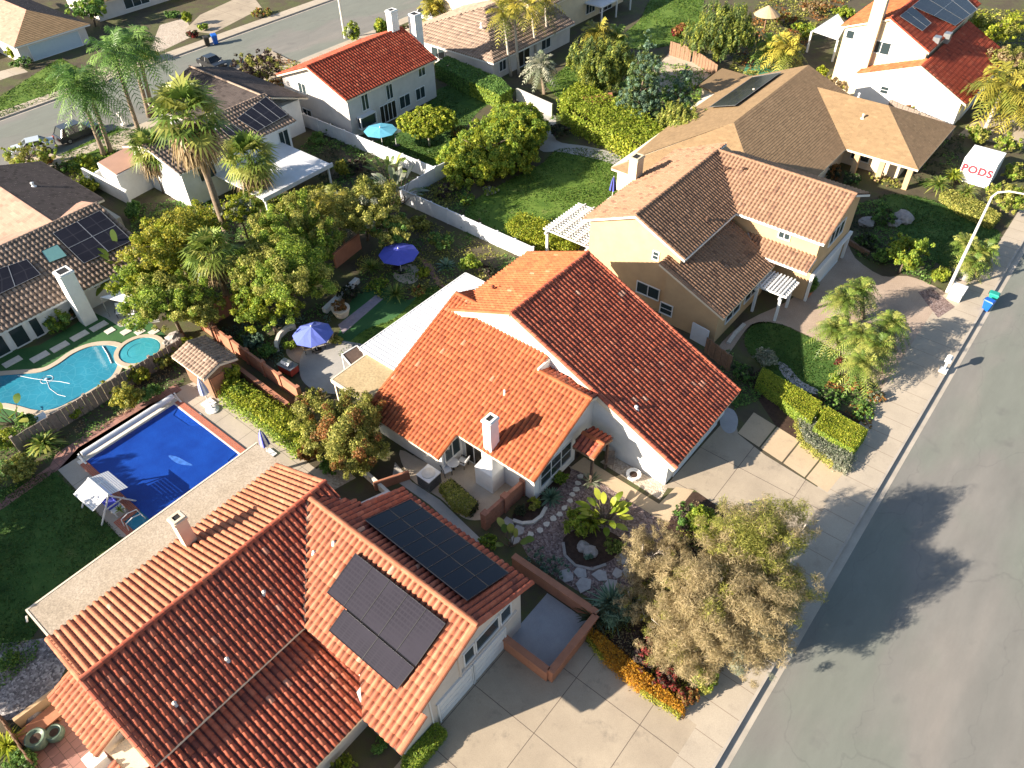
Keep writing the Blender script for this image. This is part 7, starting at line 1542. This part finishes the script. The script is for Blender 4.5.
shrub('leafy shrub at the right edge above the shrub tree', 1016, 172, 34, 2.2, 'green', pal2='olive', p2=.4)
shrub('round clipped hedge ball beside the white container', 978, 134, 38, 2.2, 'olive', pal2='green', p2=.5, sq=.8)
shrub('second round clipped hedge ball, at the right edge', 1007, 143, 38, 2.2, 'olive', pal2='green', p2=.5, sq=.8)
tree('glossy citrus-like tree above the stamped driveway', 908, 252, 50, 4.2, 2.4, 'green', nl=7, pal2='yellowgreen', p2=.25, nclump=50, clump=.25, leafk=3.0)
shrub('lime green clipped bush beside the pebble bed', 940, 274, 27, 1.8, 'lime', nl=6)
shrub('dark shrub behind the boulders on the lawn edge', 885, 216, 42, 1.6, 'deep', pal2='dark', p2=.4)
shrub('dark shrub above the low brown wall', 868, 240, 36, 1.6, 'dark', pal2='deep', p2=.5)
shrub('dark green shrub left of the glossy tree', 886, 255, 34, 1.7, 'deep')
shrub('reddish flowering bush under the shingled eaves', 832, 170, 34, 1.6, 'rust', pal2='dark', p2=.4)
shrub('dark bush beside the reddish flowering one', 852, 178, 32, 1.5, 'dark', pal2='deep', p2=.5)
shrub('row of dry border plants along the porch of the shingled house', 885, 180, 46, .7, 'olive', pal2='dry', p2=.3, stretch=1.3)
H12 = 1.0
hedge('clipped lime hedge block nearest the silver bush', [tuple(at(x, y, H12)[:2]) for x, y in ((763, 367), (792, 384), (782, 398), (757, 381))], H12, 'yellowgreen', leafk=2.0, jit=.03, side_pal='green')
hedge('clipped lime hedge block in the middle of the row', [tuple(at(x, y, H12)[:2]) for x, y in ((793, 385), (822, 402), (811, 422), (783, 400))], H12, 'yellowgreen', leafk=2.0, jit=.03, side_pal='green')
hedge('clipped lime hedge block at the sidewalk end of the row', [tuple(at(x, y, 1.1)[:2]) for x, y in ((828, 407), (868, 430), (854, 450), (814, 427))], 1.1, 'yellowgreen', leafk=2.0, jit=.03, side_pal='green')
shrub('yellow-green bush filling the gap before the last hedge block', 820, 412, 24, 1.3, 'yellowgreen', pal2='gold', p2=.3)
hedge('grey-green lavender strip along the side slabs', px((795, 424), (810, 424), (852, 456), (846, 474), (832, 468), (802, 446)), .6, 'silver', name='lavender', jit=.12, leafk=2.0, pal2='olive', p2=.4)
shrub('silver-leaved bush at the top of the clipped hedge row', 766, 357, 36, 1.7, 'silver', nl=6)
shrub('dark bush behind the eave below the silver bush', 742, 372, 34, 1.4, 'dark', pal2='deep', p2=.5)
shrub('red-leaved bush at the corner of the small front lawn', 840, 362, 18, .9, 'red')
shrub('red and green flowering bush beside the hedge end', 852, 384, 28, .9, 'rust', pal2='green', p2=.5)
shrub('red-flecked succulents near the sidewalk corner', 876, 396, 30, .8, 'rust', pal2='silver', p2=.5)
shrub('green mound between the small lawn and the red bush', 836, 378, 22, .8, 'green')
shrub('dark low bush at the bottom of the dry stream', 832, 398, 42, .9, 'deep', pal2='dark', p2=.4)
shrub('dark bush behind the last hedge block near the sidewalk', 862, 412, 40, .8, 'deep', pal2='green', p2=.3)
sheet('dry_stream', smooth_loop(px((778, 362), (788, 366), (800, 380), (818, 390), (814, 394), (796, 386), (782, 374))), .013, 'flagstone')
# --- the fan palms
palm('tall fan palm with a shaggy brown skirt and a long grey trunk', 231, 246, 187, 116, 4.0, 'fan', 'palmgreen', nf=38, skirt=110, r0=.36, r1=.28, up=(-.5, 1.35))
palm('fan palm right of the tallest one, above the flat white roof', 263, 205, 249, 158, 3.4, 'fan', 'palmgreen', nf=44, skirt=44, r0=.3, r1=.25, up=(-.6, 1.35))
palm('fan palm inside the big trees, its dead fronds over the terracotta wall', 233, 312, 211, 252, 2.7, 'fan', 'palmgreen', nf=40, skirt=34, r0=.28, r1=.22, up=(-.55, 1.35))
palm('low fan palm with hanging brown fronds before the white courtyard walls', 165, 192, 150, 148, 2.8, 'fan', 'palmgreen', nf=34, skirt=50, r0=.26, r1=.2, up=(-.6, 1.3))
palm('small fan palm growing under the second fan palm', 262, 212, 256, 196, 1.9, 'fan', 'palmgreen', nf=28, r0=.2, r1=.16)
shrub('leafy shrub at the white wall below the fan palms', 216, 210, 34, 2.0, 'yellowgreen', pal2='silver', p2=.2)
# --- street palms
for (bx, by, tx, ty, L, lb) in ((104, 155, 76, 82, 4.3, 'pale-trunked street palm leftmost over the charcoal SUV'), (111, 152, 88, 88, 4.0, 'darker street palm just right of the leftmost one'), (141, 138, 113, 52, 4.6, 'street palm in the middle of the five'),
                            (149, 116, 129, 42, 4.5, 'pale-trunked street palm right of the middle one'), (154, 115, 136, 44, 4.2, 'rightmost street palm, close behind the pale-trunked one')):
    palm(lb, bx, by, tx, ty, L, 'feather', 'deep', nf=34, r0=.28, r1=.18, up=(-.75, 1.15), droop=.65, nl=16, ll=.27, lw=.06, group=G_SQ)
# --- palms at the top
for (bx, by, tx, ty, lb) in ((511, 76, 503, 10, 'thin tall palm leftmost at the top edge over the brown-tiled house'), (519, 74, 513, 2, 'second thin tall palm from the left at the top edge'), (537, 60, 531, 4, 'thicker tall palm at the top edge with yellow fronds'), (548, 50, 545, -2, 'thin tall palm rightmost of the four at the top edge')):
    palm(lb, bx, by, tx, ty, 3.2, 'feather', 'palmyellow', nf=20, r0=.2, r1=.14, up=(-.8, 1.2), droop=.55, nl=12, ll=.3, lw=.07, bark='pale_bark', group='tall thin palms at the top edge')
palm('stocky palm with straw-green fronds in the yard behind the grey wall', 545, 94, 541, 64, 2.9, 'feather', 'silver', nf=40, r0=.3, r1=.28, up=(-.7, 1.3), droop=.6, nl=11, ll=.22, lw=.09)
palm('yellow-fronded palm behind the bushy cypress', 602, 62, 597, 32, 3.4, 'feather', 'palmyellow', nf=26, r0=.2, r1=.16, droop=.6, lw=.09)
palm('green palm right of the yellow-fronded one on the lawn edge', 618, 60, 616, 36, 2.8, 'feather', 'palmgreen', nf=26, r0=.2, r1=.16, droop=.6, lw=.09)
palm('yellow-green palm beside the pale corrugated awning', 790, 74, 786, 46, 3.4, 'feather', 'palmyellow', nf=30, r0=.22, r1=.18, droop=.65, lw=.1)
palm('second yellow-green palm left of the awning palm', 772, 68, 770, 44, 2.8, 'feather', 'palmgreen', nf=26, r0=.22, r1=.18, droop=.65, lw=.1)
palm('large palm with yellow fronds right of the white house', 985, 130, 1005, 84, 4.6, 'feather', 'palmyellow', nf=30, r0=.26, r1=.2, up=(-.7, 1.2), droop=.55, lw=.1, bark='pale_bark')
palm('lower yellow palm at the right edge beside the large one', 1004, 128, 1016, 104, 3.4, 'feather', 'palmyellow', nf=26, r0=.2, r1=.16, up=(-.7, 1.2), droop=.55, lw=.1, bark='pale_bark')
tree('leafy yellow-green tree at the top right corner behind the white house', 985, 30, 70, 7.0, 4.5, 'yellowgreen', nl=7, pal2='olive', p2=.4, nclump=40)
tree('olive tree behind the large yellow palm', 1008, 62, 50, 6.0, 3.6, 'olive', nl=5, pal2='dry', p2=.3)
shrub('dry bush heap below the cream chimney', 838, 82, 36, 2.0, 'dry', pal2='olive', p2=.4)
shrub('green bush with a yellow spike beside the shingled ridge', 822, 72, 16, 2.4, 'yellowgreen')
shrub('rusty creeper bush on the fence below the white gable', 905, 108, 30, 1.6, 'rust', pal2='olive', p2=.3, stretch=1.3)
shrub('bush left of the pale awning among the palms', 806, 30, 36, 2.4, 'green', pal2='yellowgreen', p2=.4)
shrub('green bushes at the top edge left of the awning', 845, 12, 34, 2.2, 'lime', pal2='green', p2=.5)
shrub('dry brown bushes along the top edge fence', 815, 6, 46, 2.0, 'dry', pal2='rust', p2=.4)
shrub('dark bushes by the putting green under the tall cypress', 735, 78, 40, 1.5, 'deep', pal2='dark', p2=.4)
shrub('brown border plants by the thatched parasol', 785, 18, 40, 1.6, 'rust', pal2='olive', p2=.4)
# --- back street side
tree('grey-purple leafed small tree beside the grey house driveway', 258, 66, 52, 4.4, 2.4, 'purple', nl=7, pal2='olive', p2=.3, dens=.9)
shrub('reddish bed plants below the grey-purple tree', 280, 82, 44, 1.0, 'rust', pal2='dry', p2=.4)
shrub('pale lime small tree beside the dark lamp post', 352, 32, 26, 3.0, 'silver', pal2='lime', p2=.5)
shrub('green small tree by the sidewalk behind the red tiled roof', 381, 26, 26, 3.0, 'green', pal2='yellowgreen', p2=.4)
shrub('low bushes along the grey house front yard', 402, 30, 32, 1.2, 'olive', pal2='dry', p2=.3)
palm('short yellow-green palm above the white chimneys', 434, 20, 432, 4, 2.6, 'feather', 'palmyellow', nf=26, r0=.22, r1=.18, lw=.1)
tree('small leafy tree in front of the silver car', 27, 156, 58, 3.8, 2.2, 'olive', nl=6, pal2='green', p2=.4)
shrub('lime bushes above the pink roof beside the white block', 86, 186, 38, 2.0, 'lime', pal2='yellowgreen', p2=.4)
shrub('green bush at the foot of the leftmost palms', 84, 160, 32, 1.6, 'yellowgreen', pal2='green', p2=.4)
shrub('red-brown bush beside the silver car', 46, 160, 22, 1.0, 'rust', pal2='dark', p2=.5)
shrub('dark bush behind the roof of the left house', 62, 168, 32, 1.2, 'dark', pal2='deep', p2=.5)
shrub('dark red bush in the dry front yard across the back street', 192, 34, 18, 1.4, 'red', pal2='dark', p2=.4)
shrub('small green tree in the dry yard at the far garage', 187, 17, 14, 2.6, 'lime')
shrub('gold-green bush beside the far sidewalk below the street palms', 148, 54, 26, 1.6, 'gold', pal2='olive', p2=.5)
shrub('green bush near the red one in the dry yard', 203, 27, 16, 1.1, 'green')
shrub('bed plants at the top edge across the back street', 262, 12, 34, 1.2, 'olive', pal2='rust', p2=.4)
shrub('dark hedge bush at the tan house across the back street', 22, 62, 40, 1.6, 'deep', pal2='dark', p2=.3)
shrub('pale green bush in the corner of the tan house, top left', 12, 52, 16, 2.2, 'lime')
tree('dark green tree between the two houses at the top left edge', 88, 6, 44, 5.5, 3.2, 'deep', nl=6, pal2='green', p2=.4)
shrub('small round bushes at the door of the far brown house', 172, 14, 22, 1.2, 'deep')
shrub('dark bush on the courtyard side of the left house', 132, 210, 26, 2.0, 'deep')

# --- low planting in the beds: nobody could count it
groundcover(px((128, 205), (215, 200), (330, 190), (335, 255), (245, 310), (215, 322), (160, 305), (135, 255)), 'deep', 1.0, .5, pal2='green')
groundcover(px((355, 262), (395, 238), (430, 222), (525, 262), (470, 285), (442, 292), (425, 292), (395, 305), (362, 292)), 'olive', .55, .35, pal2='deep')
groundcover(px((215, 330), (300, 312), (338, 300), (330, 325), (296, 326), (284, 345), (285, 380), (300, 396)), 'deep', .8, .4, pal2='bluegreen')
groundcover(px((590, 628), (640, 585), (665, 560), (692, 500), (780, 540), (745, 645), (690, 710), (640, 690)), 'olive', .8, .4, pal2='tan')
groundcover(px((846, 208), (885, 195), (900, 232), (935, 262), (930, 285), (905, 275), (856, 256)), 'deep', 1.0, .45, pal2='dark')
groundcover(px((815, 395), (838, 372), (880, 392), (870, 430), (840, 410)), 'deep', .9, .35, pal2='rust')
groundcover(px((-10, 425), (40, 428), (56, 455), (0, 505), (-20, 510)), 'deep', 1.0, .5, pal2='green')
groundcover(px((56, 448), (80, 420), (175, 352), (184, 382), (150, 398), (76, 446)), 'deep', .6, .3, pal2='dry')
groundcover(px((296, 150), (330, 128), (420, 160), (410, 200), (330, 196)), 'deep', .9, .5, pal2='dark')
groundcover(px((548, 120), (585, 92), (640, 60), (710, 70), (720, 110), (690, 150), (640, 135)), 'deep', .9, .5, pal2='green')
groundcover(px((720, 90), (740, 40), (760, 0), (850, 0), (812, 30), (800, 70)), 'olive', .8, .6, pal2='rust')
groundcover(px((218, 90), (258, 56), (300, 62), (300, 82), (262, 96)), 'olive', .7, .4, pal2='rust')
groundcover(px((728, 346), (745, 372), (768, 372), (760, 400), (735, 410), (715, 380)), 'deep', 1.0, .4, pal2='dark')
groundcover(px((868, 140), (965, 135), (960, 168), (925, 190)), 'dark', .6, .4, pal2='deep')
groundcover(px((395, 195), (450, 168), (470, 190), (470, 240), (440, 210), (415, 200)), 'olive', .8, .5, pal2='deep')
groundcover(px((60, 160), (120, 150), (110, 180), (80, 195)), 'yellowgreen', .9, .5, pal2='green')
groundcover(px((0, 640), (40, 640), (36, 660), (0, 690)), 'deep', 1.0, .3)
groundcover(px((960, 10), (1030, 10), (1030, 90), (975, 60)), 'olive', .8, .6, pal2='yellowgreen')
for nm, pal in (('garden_lawn', 'grass'), ('front_lawn', 'grass_deep'), ('corner_lawn', 'grass_deep'), ('pool_lawn', 'grass_deep'), ('grey_house_lawn', 'grass_deep'), ('sunny_corner_lawn', 'grass'), ('upper_lawn', 'grass'), ('far_lawn', 'grass'), ('cream_house_lawn', 'grass'), ('pale_side_yard', 'grass'), ('sunny_rear_lawn', 'grass')):
    pts = SHEETS[nm]; cx, cy = sum(p[0] for p in pts)/len(pts), sum(p[1] for p in pts)/len(pts)
    groundcover([(cx+(p[0]-cx)*1.025, cy+(p[1]-cy)*1.025) for p in pts], pal, .55, .12, name='grass', leafk=2.0, clump=.5)
# --- trees of the next lot, just outside the frame, whose shade lies on the pool lawn
for i, (x, y, R, h, lb) in enumerate(((-55, -6.5, 3.4, 8.2, 'green tree outside the left edge, farthest from the foreground roof'), (-50.5, -8.5, 3.6, 8.6, 'green tree outside the left edge, second from the far one'), (-46, -10.5, 3.5, 8.0, 'green tree outside the left edge, second nearest the foreground roof'), (-41.5, -11.0, 3.2, 7.2, 'green tree outside the left edge, nearest the foreground roof'))):
    r = newr(); root = empty('tree', (x, y, 0), lb, 'tree')
    link('crown', foliage('crown', [(l[0], l[1], l[2], l[3], l[4], l[5]) for l in lobes(r, 7, R, h-R*.8, .6)], .32, 'green', r, clump=.3, nclump=40), LEAF).parent = root
    mb = MB(); limbs(mb, r, (0, 0, -.1), (0, 0, h-R*.6), .2, 5, R*.6); mb.build('trunk', M['trunk_bark'], root, local=True, smooth=True)
palm('palm standing just below the bottom edge, its shade on the big driveway', 380, 1010, 400, 930, 2.6, 'feather', 'palmgreen', nf=26, r0=.2, r1=.16, h=6.0)
# ================================================================== LIGHT
AZ, EL = math.radians(61), math.radians(22.5)
to_sun = Vector((-math.cos(AZ)*math.cos(EL), -math.sin(AZ)*math.cos(EL), math.sin(EL)))
sl = bpy.data.lights.new('sun', 'SUN'); sl.energy = 5.0; sl.angle = math.radians(.5); sl.color = (1.0, .88, .73)
so = bpy.data.objects.new('sun', sl); COL.objects.link(so); so.rotation_euler = (-to_sun).to_track_quat('-Z', 'Y').to_euler(); so.location = (0, 0, 80)
wd = bpy.data.worlds.new('World'); SC.world = wd; wd.use_nodes = True; t = wd.node_tree; bg = t.nodes['Background']
sky = t.nodes.new('ShaderNodeTexSky'); sky.sky_type = 'NISHITA'; sky.sun_disc = False; sky.sun_elevation = EL; sky.sun_rotation = math.atan2(to_sun.x, to_sun.y)
t.links.new(sky.outputs[0], bg.inputs[0]); bg.inputs[1].default_value = .068
SC.view_settings.view_transform = 'Standard'; SC.view_settings.look = 'None'; SC.view_settings.exposure = 1.65; SC.view_settings.gamma = 1; SC.view_settings.use_curve_mapping = False
SC.cycles.max_bounces = 6; SC.cycles.diffuse_bounces = 3; SC.cycles.glossy_bounces = 2; SC.cycles.transmission_bounces = 3; SC.cycles.transparent_max_bounces = 4
SC.cycles.use_denoising = True
